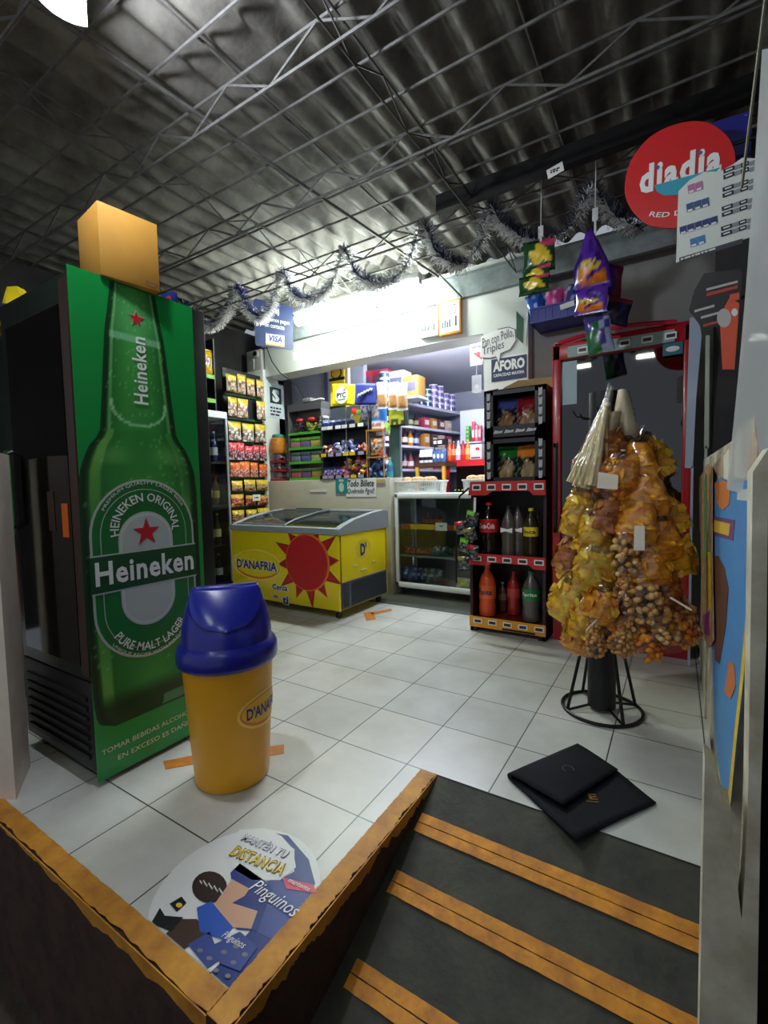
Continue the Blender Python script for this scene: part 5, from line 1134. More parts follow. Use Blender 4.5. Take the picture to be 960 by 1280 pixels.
m = MB(); m.bx(-w + .03, w - .03, .03, dp - .03, zb, zb + .03); m.build('base', mat('case_base', (120, 124, 124), .5), DC)
l1, l2 = aY(530, 657, yc + .1).z, aY(530, 693, yc + .15).z
for z in (l1, l2):
    m = MB(); m.bx(-w + .02, w - .02, .03, dp - .03, z - .012, z); m.build('shelf', mat('case_shelf', (120, 130, 134), .3), DC)
for x in (-w + .05, w - .05):
    for y in (.05, dp - .05):
        m = MB(); m.cyl((x, y, 0), (x, y, zb), .022, n=10); m.build('foot', BLACK, DC)
m = MB(); price_cards(m, -w + .06, w * .55, .028, l1 - .03, 7, 0, 5, .09, .05); m.build('price_card', [mat('card_gold', (220, 180, 40), .5), mat('card_red', (170, 50, 50), .5)], DC)
m = MB(); m.bx(-.02, .10, .02, .024, l1 - .035, l1 + .04); m.poly([(.005, -.005), (.04, -.022), (.075, -.005)], (0, .0195, l1 + .02), FX, FZ, .0006, 1); m.build('paper_note', [PRINTW, mat('note_teal', (90, 130, 130), .5)], DC)
def inside(px, py, Y): p = aY(px, py, Y); return p
for k in range(5):
    p = aY(529 + k * 5, 640, yc + .15); t = thing('sauce_bottle', 'little dark red bottle, %s from the left on the top shelf of the display case' % ORD[k], 'bottle', (p.x, yc + .16, l1 + .001), 0, 'little bottles in the display case'); bottle(t, .12, .02, (90, 24, 34), (150, 40, 50), (170, 80, 60), (.2, .5), neck=.4)
for k in range(5):
    p = aY(509 + k * 6.2, 690, yc + .12); put('chocolate_pack', pouch('chocpack', .085, .075, .05, lambda u, v, s: (176, 90, 60) if hsh(int(u * 5), int(v * 4), 1) > .4 else (110, 50, 46), seed=40), (p.x, yc + .12, l2 + .001), (0, 0, random.uniform(-.2, .2)), 'red-brown chocolate pack, %s from the left on the middle shelf of the display case' % ORD[k], 'chocolate pack', 'chocolate packs in the display case')
for k, (px, cc) in enumerate([(545, (120, 140, 150)), (553, (70, 110, 110)), (562, (50, 90, 60)), (571, (150, 130, 100))]):
    p = aY(px, 692, yc + .15); put('snack_pack', pouch('casepack%d' % k, .10, .10, .06, lambda u, v, s, cc=cc: cc if hsh(int(u * 5), int(v * 6), 7) > .35 else mixc(cc, (20, 20, 24), .6), seed=50 + k), (p.x, yc + .15, l2 + .001), (radians(-12), 0, random.uniform(-.3, .3)), '%s pack leaning on the right of the middle shelf of the display case' % ['silvery', 'teal', 'green', 'tan'][k], 'snack pack')
for k in range(6):
    p = aY(507 + k * 8, 722, yc + .15); cc = [(34, 60, 140), (40, 70, 150), (30, 50, 110), (60, 90, 90), (90, 100, 90), (70, 80, 80)][k]
    put('snack_pack', pouch('basepack%d' % k, .12, .15, .07, lambda u, v, s, cc=cc: cc if hsh(int(u * 4), int(v * 5), 3) > .3 else mixc(cc, (200, 206, 214), .5), seed=60 + k), (p.x, yc + .16, zb + .032), (radians(-10), radians(random.uniform(-8, 8)), random.uniform(-.2, .2)), '%s pack, %s from the left on the floor of the display case' % (['blue', 'blue', 'navy', 'grey-green', 'grey', 'dark grey'][k], ORD[k]), 'snack pack', 'packs on the floor of the display case')
put('snack_pack', pouch('yellowpk', .13, .10, .06, lambda u, v, s: (226, 220, 50) if hsh(int(u * 5), int(v * 4), 2) > .3 else (240, 240, 200), seed=71), (aY(578, 735, yc + .08).x, yc + .08, zb + .032), (radians(-20), 0, 0), 'yellow pack lying in the bottom right corner of the display case', 'snack pack')
# bread baskets
BW = mat('basket_white', (226, 230, 224), .4)
def basket(px0, px1, label, nroll):
    a, b = aY(px0, 612, yc + .1), aY(px1, 612, yc + .1); w = (b.x - a.x) / 2; t = thing('bread_basket', label, 'basket', ((a.x + b.x) / 2, yc + .2, zt + .0095)); hh = .105; m = MB()
    for s in (-1, 1):
        m.bx(-w * .92, w * .92, s * .13 - .003, s * .13 + .003, 0, .012); m.bx(s * w * .92 - .003, s * w * .92 + .003, -.13, .13, 0, .012)
    n = 20
    for k in range(n + 1):
        x = -w * .92 + w * 1.84 * k / n
        for s in (-1, 1): m.cyl((x, s * .13, .0), (x * 1.07, s * .145, hh), .0045, n=5)
    for k in range(9):
        y = -.13 + .26 * k / 8
        for s in (-1, 1): m.cyl((s * w * .92, y, 0), (s * w * .985, y * 1.1, hh), .0045, n=5)
    m.bx(-w * .92, w * .92, -.13, .13, 0, .006); m.bx(-w * .94, w * .94, -.137, -.130, .045, .065); m.build('mesh_body', BW, t); m = MB()
    for s in (-1, 1): m.bx(-w, w, s * .145 - .012, s * .145 + .012, hh, hh + .015, bev=.004); m.bx(s * w - .012, s * w + .012, -.15, .15, hh, hh + .015, bev=.004)
    m.build('rim', BW, t)
    for k in range(nroll):
        x = t.location.x - w * .8 + 1.6 * w * (k + .5) / nroll; m = MB()
        m.lathe([(.01, 0), (.045, .01), (.056, .03), (.05, .05), (.03, .062), (.006, .066)], 14); o = m.build('bread_roll', mat('bread', (222, 186, 140), .7, col2=(196, 140, 90), vs=18)); o.location = (x, t.location.y - .05 + .05 * (k % 2), t.location.z + hh - .012); tag(o, 'round bread roll, %s from the left in the %s' % (ORD[k], 'left basket' if px0 < 540 else 'right basket'), 'bread roll', 'rolls in the baskets')
basket(498, 546, 'white plastic basket of bread rolls at the left on the display case', 5)
basket(581, 612, 'white plastic basket partly hidden behind the drinks rack', 3)
# ---------------------------------------------------------------- drinks rack with two snack boxes on top
RX0, RX1, RY = -1.285, -.742, 3.21
RK = thing('drinks_rack', 'dark red drinks rack with red shelf strips and two black snack boxes above', 'rack', ((RX0 + RX1) / 2, RY, 0)); w = (RX1 - RX0) / 2; dp = .36
DRD = mat('rack_dark', (40, 20, 22), .4); RST = mat('strip_red', (204, 44, 40), .4)
H1 = 1.045
m = MB()
for s in (-1, 1): m.poly([(-.01, 0), (dp, 0), (dp, H1), (.03, H1), (-.01, .3)], (s * w - (.02 if s > 0 else 0), 0, 0), FY, FZ, .02)
m.bx(-w, w, dp - .015, dp, .03, H1); m.build('frame', DRD, RK)
za = aY(635, 700, RY).z; shz = [.10, za]
for z in shz:
    m = MB(); m.bx(-w + .02, w - .02, -.005, dp - .015, z - .02, z); m.build('shelf', mat('rack_shelf', (110, 26, 28), .4), RK)
m = MB(); m.bx(-w + .02, w - .02, 0, dp, H1 - .012, H1); m.build('top_plate', DRD, RK)
CARDP = [PRINTW, mat('tag_dark', (60, 40, 40), .5)]
def strip(z0, z1, mt, name, x0=-w - .005, x1=w + .002, cut=True, n=5):
    m = MB(); h = z1 - z0
    P = [(x0, z0), (x0, z1), (x1, z1), (x1, z0)] if not cut else [(x0, z0), (x0 + .02, z1), (x1, z1), (x1, z0), (x1 - .08, z0), (x1 - .11, z0 + h * .3), (x0 + .18, z0 + h * .3), (x0 + .14, z0)]
    m.poly(P[::-1], (0, -.014, 0), FX, FZ, .003); st_ = m.build(name, mt, RK)
    for k in range(n):
        c = x0 + (x1 - x0) * (k + .6) / n; m = MB(); m.bx(c - .032, c + .032, -.0205, -.0175, z0 + h * .36, z0 + h * .8, 0); m.bx(c - .024, c + .024, -.0212, -.0205, z0 + h * .45, z0 + h * .7, 1); m.build('price_tag', CARDP, st_)
strip(aY(640, 619, RY).z, aY(640, 601, RY).z, RST, 'header_strip'); strip(za - .05, za + .035, RST, 'shelf_strip'); strip(.035, .115, mat('strip_yellow', (236, 160, 30), .4), 'base_strip', cut=False)
m = MB(); m.bx(-w * .1, w * .75, -.0205, -.0175, .115 - .075, .115 - .062); m.build('black_card', PRINTK, RK)
for x0 in (-w, w - .05):
    m = MB(); m.bx(x0, x0 + .05, -.01, dp, 0, .03); m.build('foot', BLACK, RK)
# bottles
def soda(px, zs, h, r, liquid, cap, labelc, label, word=None, wcol=None, lz=(.42, .62), dy=.09, clear=False, small=None):
    p = aY(px, 700, RY + dy); t = thing('soda_bottle', label, 'bottle', (p.x, RY + dy, zs + .001)); mt = mat('clear_bottle', (92, 84, 78), .1, spec=.7) if clear else None
    zc = h * .60
    prof = [(r * .7, 0), (r * .95, .008), (r, .03), (r, h * .2), (r * .94, h * .27), (r, h * .36), (r, h * .64), (r * .86, h * .74), (r * .55, h * .84), (r * .33, h * .90), (r * .31, h * .95)]
    m = MB(); m.lathe(prof, 22); m.build('bottle_body', mt or mat('liquid_%d_%d_%d' % liquid, liquid, .12, spec=.6), t)
    m = MB(); m.cyl((0, 0, h * .945), (0, 0, h), r * .36, n=14); m.build('cap', mat('cap_%d_%d_%d' % cap, cap, .4), t)
    if labelc:
        m = MB(); m.lathe([(r * 1.012, h * lz[0]), (r * 1.012, h * lz[1])], 24, caps=False); m.build('label', mat('paper_%d_%d_%d' % labelc, labelc, .4), t)
    if word:
        hh = h * (lz[1] - lz[0]); o = text(word, r * 1.75, hh * (small or .42), (0, 0, h * (lz[0] + lz[1]) / 2), FX, FZ, wcol or PRINTW, t, bold=.03, th=.0)
        bm = bmesh.new(); bm.from_mesh(o.data); bmesh.ops.triangulate(bm, faces=bm.faces); bmesh.ops.subdivide_edges(bm, edges=[e for e in bm.edges if e.calc_length() > .01], cuts=1); bm.to_mesh(o.data); bm.free()
        for q in o.data.vertices: a = q.co.x / r; q.co = V((r * 1.03 * sin(a), -r * 1.03 * cos(a), q.co.z))
    return t
hA = aY(630, 628, RY + .09).z - za
soda(612, za, hA, .072, (24, 8, 8), (200, 30, 30), (206, 24, 32), 'large cola bottle with a red label on the upper rack shelf', 'Coca-Cola', PRINTW, (.46, .70))
for k, px in enumerate((636, 648)):
    t = soda(px, za, hA * .93, .05, (60, 50, 46), (30, 30, 30), None, '%s bottle with a white bow-shaped label, second shelf place, beside the cola' % ['left clear', 'right clear'][k], clear=True, dy=.08 + .05 * k)
    m = MB(); h = hA * .93; m.poly([(-.042, h * .5), (-.008, h * .53), (.042, h * .5), (.042, h * .60), (.008, h * .57), (-.042, h * .60)], (0, -.0525, 0), FX, FZ, .002); m.build('bow_label', PRINTW, t)
soda(664, za, hA * .9, .052, (56, 44, 20), (230, 200, 30), (240, 208, 30), 'dark bottle with a yellow label at the right of the upper rack shelf', 'Inca', mat('print_navy'), (.46, .64))
soda(664 + 8, za, hA * .84, .04, (60, 44, 24), (30, 30, 30), None, 'plain dark bottle in the right corner of the upper rack shelf', dy=.16)
hB2 = aY(620, 707, RY + .09).z - .1
soda(609, .1, hB2, .062, (226, 84, 40), (230, 90, 30), (236, 100, 40), 'big orange soda bottle on the lower rack shelf', 'Fanta', mat('print_navy'), (.36, .62))
soda(642, .1, hB2 * .86, .048, (170, 40, 30), (190, 40, 30), (200, 70, 60), 'small red soda bottle between the orange and the green-label ones', dy=.2)
soda(628, .1, hB2 * .6, .032, (110, 60, 50), (200, 200, 200), (150, 110, 100), 'little pale-capped bottle behind the orange soda on the lower shelf', dy=.24)
soda(664, .1, hB2 * .95, .062, (120, 112, 104), (40, 130, 60), (30, 130, 60), 'clear soda bottle with a green label at the right of the lower rack shelf', 'Sprite', PRINTW, (.44, .66), clear=True)
# black snack boxes on the rack
def tray(z0, z1, label, kk):
    x0, x1 = -1.168 + RX0 * 0, -.738; t = thing('snack_box', label, 'display box', ((x0 + x1) / 2, RY, z0)); w = (x1 - x0) / 2; h = z1 - z0; d = .30; BK = mat('box_black', (20, 20, 22), .5)
    m = MB(); m.bx(-w, w, d - .006, d, 0, h); m.bx(-w, -w + .006, 0, d, 0, h); m.bx(w - .006, w, 0, d, 0, h); m.bx(-w, w, 0, d, 0, .006); m.bx(-w, w, 0, d, h - .006, h)
    m.bx(-w, w, 0, .006, 0, .085); m.bx(-w, -w + .065, 0, .006, 0, h); m.bx(w - .075, w, 0, .006, 0, h); m.bx(-w, w, 0, .006, h - .035, h); bx_ = m.build('carton', BK, t)
    m = MB()
    for k in range(4): c = -w + .1 + k * (2 * w - .2) / 3; m.poly([(c - .035, .03), (c + .03, .034), (c + .036, .052), (c + .01, .047), (c - .02, .056)], (0, -.0005, 0), FX, FZ, .0006, 0)
    for s, xx in ((-1, -w + .032), (1, w - .038)):
        for k in range(4): q = .1 + k * (h - .13) / 3.2; m.poly([(xx - .012, q - .028), (xx + .01, q - .024), (xx + .013, q + .026), (xx - .002, q + .02), (xx - .013, q + .028)], (0, -.0005, 0), FX, FZ, .0006, 0)
    m.build('white_print', [mat('print_dim', (190, 190, 186), .5), PRINTK], bx_)
    return t, w, h
zA0, zA1 = aY(645, 546, RY).z, aY(645, 484, RY).z; zB0, zB1 = H1 + .001, aY(645, 549, RY).z
tA, wA, hA_ = tray(zA0, zA1 - .002, 'upper black snack box with a raised cardboard lid', 0); tB, wB, hB_ = tray(zB0, zA0 - .002, 'lower black snack box standing on the drinks rack', 1)
m = MB(); m.poly([(-wA, 0), (wA, 0), (wA, .10), (-wA + .16, .11), (-wA + .05, .07)], (0, .30, hA_), FX, FZ, .004); m.build('raised_lid', mat('card_inside', (176, 150, 96), .7), tA)
m = MB(); m.poly([(0, 0), (.30, 0), (.30, .07)], (-wA, 0, hA_), FY, FZ, .004); m.build('side_flap', mat('card_inside'), tA)
def chipcol(c1, c2, top):
    return lambda u, v, s: top if v > .70 + .03 * sin(9 * u) else (mixc(c2, mixc(c2, (70, 40, 20), .6), vnoise(u * 9, v * 11, 4)) if (u - .55) ** 2 * 1.2 + (v - .34) ** 2 < .07 + .05 * vnoise(u * 5, v * 5, 2) else mixc(c1, (220, 220, 214), .5 * (vnoise(u * 12, v * 20, 7) > .72)))
def chipcol_plain(c1, c2, top):
    return lambda u, v, s: top if v > .72 else (mixc(c2, (255, 240, 190), .4 * hsh(int(u * 8), int(v * 8), 1)) if (u - .55) ** 2 + (v - .35) ** 2 < .09 + .04 * sin(9 * u + 7 * v) else c1)
for bi, (tt, hh, zb_) in enumerate(((tA, hA_, zA0), (tB, hB_, zB0))):
    for k in range(2):
        cc = [((26, 24, 28), (190, 140, 80), (60, 70, 130)), ((110, 20, 26), (214, 180, 130), (140, 24, 30))][k] if bi == 0 else [((26, 34, 26), (220, 190, 110), (30, 110, 40)), ((30, 28, 24), (226, 200, 130), (220, 130, 40))][k]
        for j in range(2):
            put('chips_bag', pouch('boxchips%d%d' % (bi, k), .165, hh - .06, .07, chipcol(*cc), seed=80 + bi * 3 + k), (tt.location.x - .088 + k * .166, RY + .07 + j * .1, zb_ + .012), (radians(-8), radians(4 - 8 * k), 0), '%s chips bag at the %s, %s of two in the %s snack box' % ([['dark blue-topped', 'dark red'], ['green-topped', 'orange-topped']][bi][k], ['left', 'right'][k], ['front', 'rear'][j], ['upper', 'lower'][bi]), 'chips bag')
# clip strip of small bags hung on the left side of the rack
cs = aY(597, 660, 3.2); t = thing('clip_strip', 'black plastic clip strip hanging on the left side of the drinks rack', 'strip', (-1.30, 3.19, .70))
m = MB(); m.tube([(0.02, 0, .36), (-.05, -.01, .30), (-.08, -.01, .15), (-.085, -.01, -.35)], .008, 6); m.build('strip_arm', BLACK, t)
for k, (px, py, sz) in enumerate([((588), 648, 1), ((578), 660, .9), ((590), 668, 1), ((580), 682, 1), ((590), 690, .9), ((581), 704, .9)]):
    p = aY(px, py, 3.15 - .012 * k); cc = [((30, 36, 30), (110, 190, 50)), ((30, 30, 34), (190, 40, 60)), ((34, 38, 34), (150, 130, 80))][k % 3]
    put('snack_pack', pouch('clippack%d' % (k % 3), .095, .105, .04, lambda u, v, s, cc=cc: cc[1] if (v > .72 and u < .7) else (mixc(cc[0], (200, 200, 190), .4) if hsh(int(u * 6), int(v * 6), 5) > .75 else cc[0]), seed=90 + k % 3), (p.x, 3.15 - .014 * k, p.z - .05), (0, radians(random.uniform(-14, 14)), radians(random.uniform(-12, 12))), 'small dark bag with a %s corner, %s from the top on the clip strip' % (['lime', 'red', 'tan'][k % 3], ORD[k]), 'snack pack', 'bags on the clip strip')
m = MB(); q0, q1 = aY(594, 622, 3.14), aY(593, 640, 3.14); m.box((q0 + q1) / 2, (.016, .006, (q0 - q1).length), M=Mx.Rotation(.05, 3, 'Y')); tag(m.build('white_tag', PRINTW), 'narrow white tag at the top of the clip strip', 'tag')

# ---------------------------------------------------------------- red glass-door fridge
RF = thing('drinks_fridge', 'big red glass-door drinks fridge behind the snack tree', 'fridge', (-.315, 3.25, 0)); w = .395; H = 2.02; REDF = mat('fridge_red', (178, 22, 30), .3, coat=.2)
m = MB(); m.bx(-w, w, .06, .10, 0, .16); m.bx(-w, -w + .03, .06, .62, .0, H); m.bx(w - .03, w, .06, .62, 0, H); m.bx(-w, w, .06, .62, H - .05, H, bev=.004); m.bx(-w, w, .60, .62, 0, H); m.bx(-w, w, .1, .6, .0, .15)
m.build('cabinet', REDF, RF)
m = MB(); m.bx(-w + .03, w - .03, .58, .60, .15, H - .05); m.build('liner', mat('fridge_liner', (44, 42, 42), .6), RF)
m = MB()
for s in (-1, 1): m.bx(s * w, s * (w - .055), .0, .055, .16, H - .03, bev=.008)
m.bx(-w, w, .0, .055, .16, .23, bev=.006); m.bx(-w, w, .0, .055, H - .13, H - .03, bev=.006); DR = m.build('door_frame', REDF, RF)
m = MB(); m.bx(-w + .055, w - .055, .03, .036, .23, H - .13); m.build('door_glass', film('fridge_glass', (120, 128, 132), .10, .03, 0, gain=.7), DR)
m = MB(); m.bx(-w + .012, -w + .035, -.03, -.018, .75, 1.35, bev=.004); m.bx(-w + .012, -w + .035, -.03, .002, .75, .78); m.bx(-w + .012, -w + .035, -.03, .002, 1.32, 1.35); m.build('door_handle', DARK, DR)
m = MB(); m.bx(-w, w, .03, .06, 0, .155); m.build('kick_plate', mat('kick_red', (150, 18, 26), .4), RF)
m = MB(); m.tube([(-w + .04 + i * .06, -.004, H - .02 + .035 * sin(pi * i / 11.5)) for i in range(12)], .014, 8); m.build('crown_trim', mat('trim_crimson', (190, 30, 60), .3), RF)
m = MB(); m.bx(-w + .1, w - .1, -.012, .0, H - .125, H - .055); hs = m.build('price_rail', mat('rail_pale', (150, 170, 166), .5), DR)
for k in range(5):
    x = -w + .16 + k * .12; m = MB(); m.bx(x, x + .06, -.015, -.012, H - .11, H - .07, 0); m.bx(x + .008, x + .052, -.0156, -.015, H - .10, H - .08, 1); m.build('price_tag', CARDP, hs)
m = MB(); m.bx(w - .16, w - .06, -.004, .0, H - .20, H - .13, 0); m.poly(ell(.035, .016, 14, (w - .11, H - .165)), (0, -.0045, 0), FX, FZ, .0006, 1); m.build('teal_sticker', [mat('sticker_teal', (40, 110, 130), .5), PRINTW], DR)
m = MB(); m.bx(-w + .06, -w + .15, .026, .0295, H - .42, H - .14); m.build('paper_sheet', mat('paper_fridge', (176, 196, 200), .6), DR)
m = MB(); m.bx(-.17, .13, .037, .05, H - .38, H - .26); m.build('menu_panel', mat('panel_maroon', (90, 24, 34), .5), RF)
fl_ = [.17, .52, .87, 1.20, 1.50]
for z in fl_[1:]:
    m = MB(); m.bx(-w + .03, w - .03, .09, .58, z - .008, z); m.bx(-w + .03, w - .03, .085, .09, z - .025, z + .01); m.build('shelf', mat('shelf_wire', (150, 152, 150), .4), RF)
for si, z in enumerate(fl_):
    for k in range(5):
        x = -.315 - w + .10 + k * .148; cc = [((40, 80, 36), (30, 30, 30), (90, 150, 40)), ((30, 40, 60), (40, 40, 60), (120, 140, 170)), ((70, 22, 22), (30, 30, 30), (160, 40, 40)), ((40, 36, 30), (20, 20, 20), (140, 130, 110)), ((26, 28, 26), (30, 30, 30), (100, 150, 50))][(k + si * 2) % 5]
        t = thing('fridge_bottle', '%s drink, %s from the left on the %s shelf inside the red fridge' % (['green', 'blue', 'red', 'brown', 'black'][(k + si * 2) % 5], ORD[k], ['bottom', 'second lowest', 'middle', 'second highest', 'top'][si]), 'bottle', (x, 3.25 + .17, z + .001), 0, 'drinks inside the red fridge'); bottle(t, .24 if si else .28, .036, *cc, (.25, .6))
# blue crate on the wall with hanging bags in front
a, b = aY(665, 405, 3.72), aY(726, 398, 3.72); zb_ = a.z
CRT = thing('wall_crate', 'blue plastic crate fixed on the grey wall above the red fridge', 'crate', ((a.x + b.x) / 2, 3.72, zb_)); w = (b.x - a.x) / 2 + .01; CB = mat('crate_blue', (34, 50, 150), .4); h = .115
m = MB(); m.bx(-w, w, 0, .006, 0, h); m.bx(-w, -w + .006, 0, .28, 0, h); m.bx(w - .006, w, 0, .28, 0, h); m.bx(-w, w, .274, .28, 0, h); m.bx(-w, w, 0, .28, 0, .006); m.bx(-w - .006, w + .006, -.008, .008, h - .012, h); m.bx(-w - .006, w + .006, -.008, .006, 0, .012)
for k in range(8): x = -w + 2 * w * k / 7; m.bx(x - .004, x + .004, -.006, .0, 0, h)
m.build('crate_body', CB, CRT)
m = MB(); m.box((w * .45, -.012, h * .7), (.10, .004, .04), M=Mx.Rotation(-.15, 3, 'Y')); m.build('price_label', PRINTW, CRT)
p = aY(702, 398, 3.7); m = MB(); m.bx(-w, -w + .01, .28, .3, 0, h + .03); m.bx(w - .01, w, .28, .3, 0, h + .03); m.build('bracket', STEEL, CRT)
for k, (dx, cc, nm) in enumerate([(-.13, (40, 90, 190), 'blue'), (-.08, (60, 120, 210), 'light blue'), (-.02, (214, 80, 150), 'pink'), (.03, (230, 140, 170), 'pale pink'), (.08, (50, 60, 130), 'navy'), (.12, (80, 110, 190), 'steel blue')]):
    put('sweets_bag', pouch('crbag%d' % k, .13, .27, .06, lambda u, v, s, cc=cc: cc if hsh(int(u * 5), int(v * 6), 4) > .3 else mixc(cc, (236, 240, 250), .55), seed=100 + k), (CRT.location.x + dx, 3.80 + .05 * (k % 2), zb_ + .01), (radians(-10), radians(-14 + 6 * k), radians(random.uniform(-14, 14))), '%s bag of sweets standing in the blue wall crate' % nm, 'sweets bag', 'bags in the blue crate')
# big snack bags hanging from the roof on tape
def hang(px, py, h_px, w_px, Y, cf, label, seed, rotz=0, tilt=0, key=None, tap=0.0):
    a, b = aY(px, py, Y), aY(px, py + h_px, Y); c = aY(px + w_px, py + h_px / 2, Y); h = a.z - b.z; w = (c.x - aY(px, py + h_px / 2, Y).x) / cos(rotz)
    return put('chips_bag', pouch(key or 'hang%d' % seed, w, h, w * .34, cf, seed=seed, tap=tap), (b.x, Y, b.z), (0, radians(tilt), rotz), label, 'chips bag', 'large chips bags hanging from the roof')
def gcol(u, v, s): return (240, 206, 60) if ((u - .55) ** 2 + (v - .5) ** 2) < .10 + .05 * sin(14 * u + 9 * v) and v > .2 else ((214, 70, 110) if v > .74 and u > .5 else ((30, 80, 40) if v < .9 else (24, 60, 34)))
hang(674, 300, 40, 40, 2.93, gcol, 'green hanging chips bag, topmost under the garland', 120, .2)
hang(670, 333, 24, 38, 2.90, gcol, 'green hanging chips bag, middle one of the three under the garland', 121, -.1)
hang(667, 348, 20, 38, 2.87, gcol, 'green hanging chips bag, lowest of the three under the garland', 122, .1, key='hang121')
def pcol(u, v, s): return mixc((246, 150, 30), (200, 90, 20), vnoise(u * 8, v * 14, 2)) if .10 < v < .30 + .06 * sin(8 * u) and abs(u - .5) < .38 and vnoise(u * 6, v * 10, 5) > .25 else ((244, 206, 60) if .33 <= v < .46 and abs(u - .48) < .3 and vnoise(u * 14, v * 30, 3) > .4 else ((92, 44, 160) if hsh(int(u * 5), int(v * 5), 9) > .25 else (60, 30, 120)))
hang(741, 285, 78, 46, 2.88, pcol, 'tall purple hanging chips bag with orange letters beside the blue crate', 125, .25, -3, tap=.86)
hang(738, 356, 36, 44, 2.86, pcol, 'short purple and orange hanging chips bag under the tall purple one', 126, -.2, 4)
def dcol(u, v, s): return (70, 60, 130) if hsh(int(u * 4), int(v * 5), 6) > .5 else ((150, 160, 190) if u > .5 else (40, 110, 60))
hang(752, 391, 50, 34, 2.90, dcol, 'dark purple and green hanging bag, lowest of the hanging strip before the fridge', 127, .1, -8)
hang(768, 372, 34, 30, 2.94, lambda u, v, s: (34, 30, 60) if v < .8 else (120, 40, 60), 'dark navy hanging bag sticking out on the right of the purple bags', 128, .5, 14)
hang(764, 330, 40, 22, 2.95, lambda u, v, s: (120, 30, 50) if u > .5 else (70, 36, 120), 'dark red edge bag hanging behind the tall purple bag', 129, .8, 6)
for px, py, zz_ in ((676, 290, 0), (744, 268, 0)):
    p = aY(px, py, 2.93 if px < 700 else 2.88); m = MB(); m.box((0, 0, 0), (.03, .004, .07), bev=.001); m.cyl((0, 0, .03), (0, .02, 2.925 - p.z), .003, n=5); m.box((0, 0, -.09 if px > 700 else -.04), (.012, .003, .16 if px > 700 else .05))
    tag(m.build('hanging_clip', mat('tape_white', (206, 206, 204), .5), loc=p), 'white tape clip holding the %s chips bags' % ('green' if px < 700 else 'purple'), 'clip')
# ---------------------------------------------------------------- snack tree with clear bags
ST = thing('snack_stand', 'black metal snack stand with a round wire foot and a thick tube', 'stand', (-.29, 2.37, 0)); BLK = mat('stand_black', (20, 18, 20), .4, .3)
m = MB(); m.tube([(.175 * cos(2 * pi * i / 40), .175 * sin(2 * pi * i / 40), .008) for i in range(40)], .008, 8, closed=True); m.build('foot_ring', BLK, ST)
for k in range(4):
    a = radians(38 + 90 * k); m = MB(); m.cyl((.172 * cos(a), .172 * sin(a), .008), (.075 * cos(a), .075 * sin(a), .42), .0075, n=8); m.build('leg', BLK, ST)
m = MB()
for k in range(4): a = radians(38 + 90 * k); m.cyl((.17 * cos(a), .17 * sin(a), .01), (.05 * cos(a), .05 * sin(a), .03), .006, n=6)
m.build('spoke', BLK, ST)
m = MB(); m.cyl((0, 0, .02), (0, 0, 1.50), .062, n=24); m.build('tube', mat('tube_black', (16, 15, 16), .55), ST)
for lv in range(4):
    for k in range(6):
        a = 2 * pi * k / 6 + lv * .5; z = .72 + lv * .22; r = .12; m = MB(); m.tube([(.05 * cos(a), .05 * sin(a), z), (r * cos(a), r * sin(a), z + .015), (r * 1.12 * cos(a), r * 1.12 * sin(a), z + .04)], .004, 5); m.build('hook', BLK, ST)
FILM = film('bag_film', (254, 253, 250), .06, .14, 1.0, 18, gain=.6)
def bagshape(w, h, t, seed, cone=False):
    rn = random.Random(seed); ph = [rn.uniform(0, 6.28) for _ in range(5)]
    def R(v):
        if cone: return (max(.10, (1 - v) ** .8) if v > .25 else .80 + .2 * sin(pi * v / .5) if v > .08 else .55 + v * 4) * .9
        return .14 + .86 * sin(pi * min(1, (1 - v) * .62 + .05)) ** .8 if v < .82 else .14 + .30 * (abs(v - .84) / .16) ** 1.2
    def fn(u, v):
        a = 2 * pi * u; r = R(v); wr = 1 + .09 * sin(3 * a + ph[0] + 5 * v) + .05 * sin(7 * a + ph[1] - 9 * v); pw = (.75 if v < .15 and not cone else 1)
        c, s = cos(a), sin(a); c = math.copysign(abs(c) ** .8, c)
        return V((w / 2 * r * c * wr, t / 2 * r * s * wr * pw, h * v))
    return fn
BAGM = {}
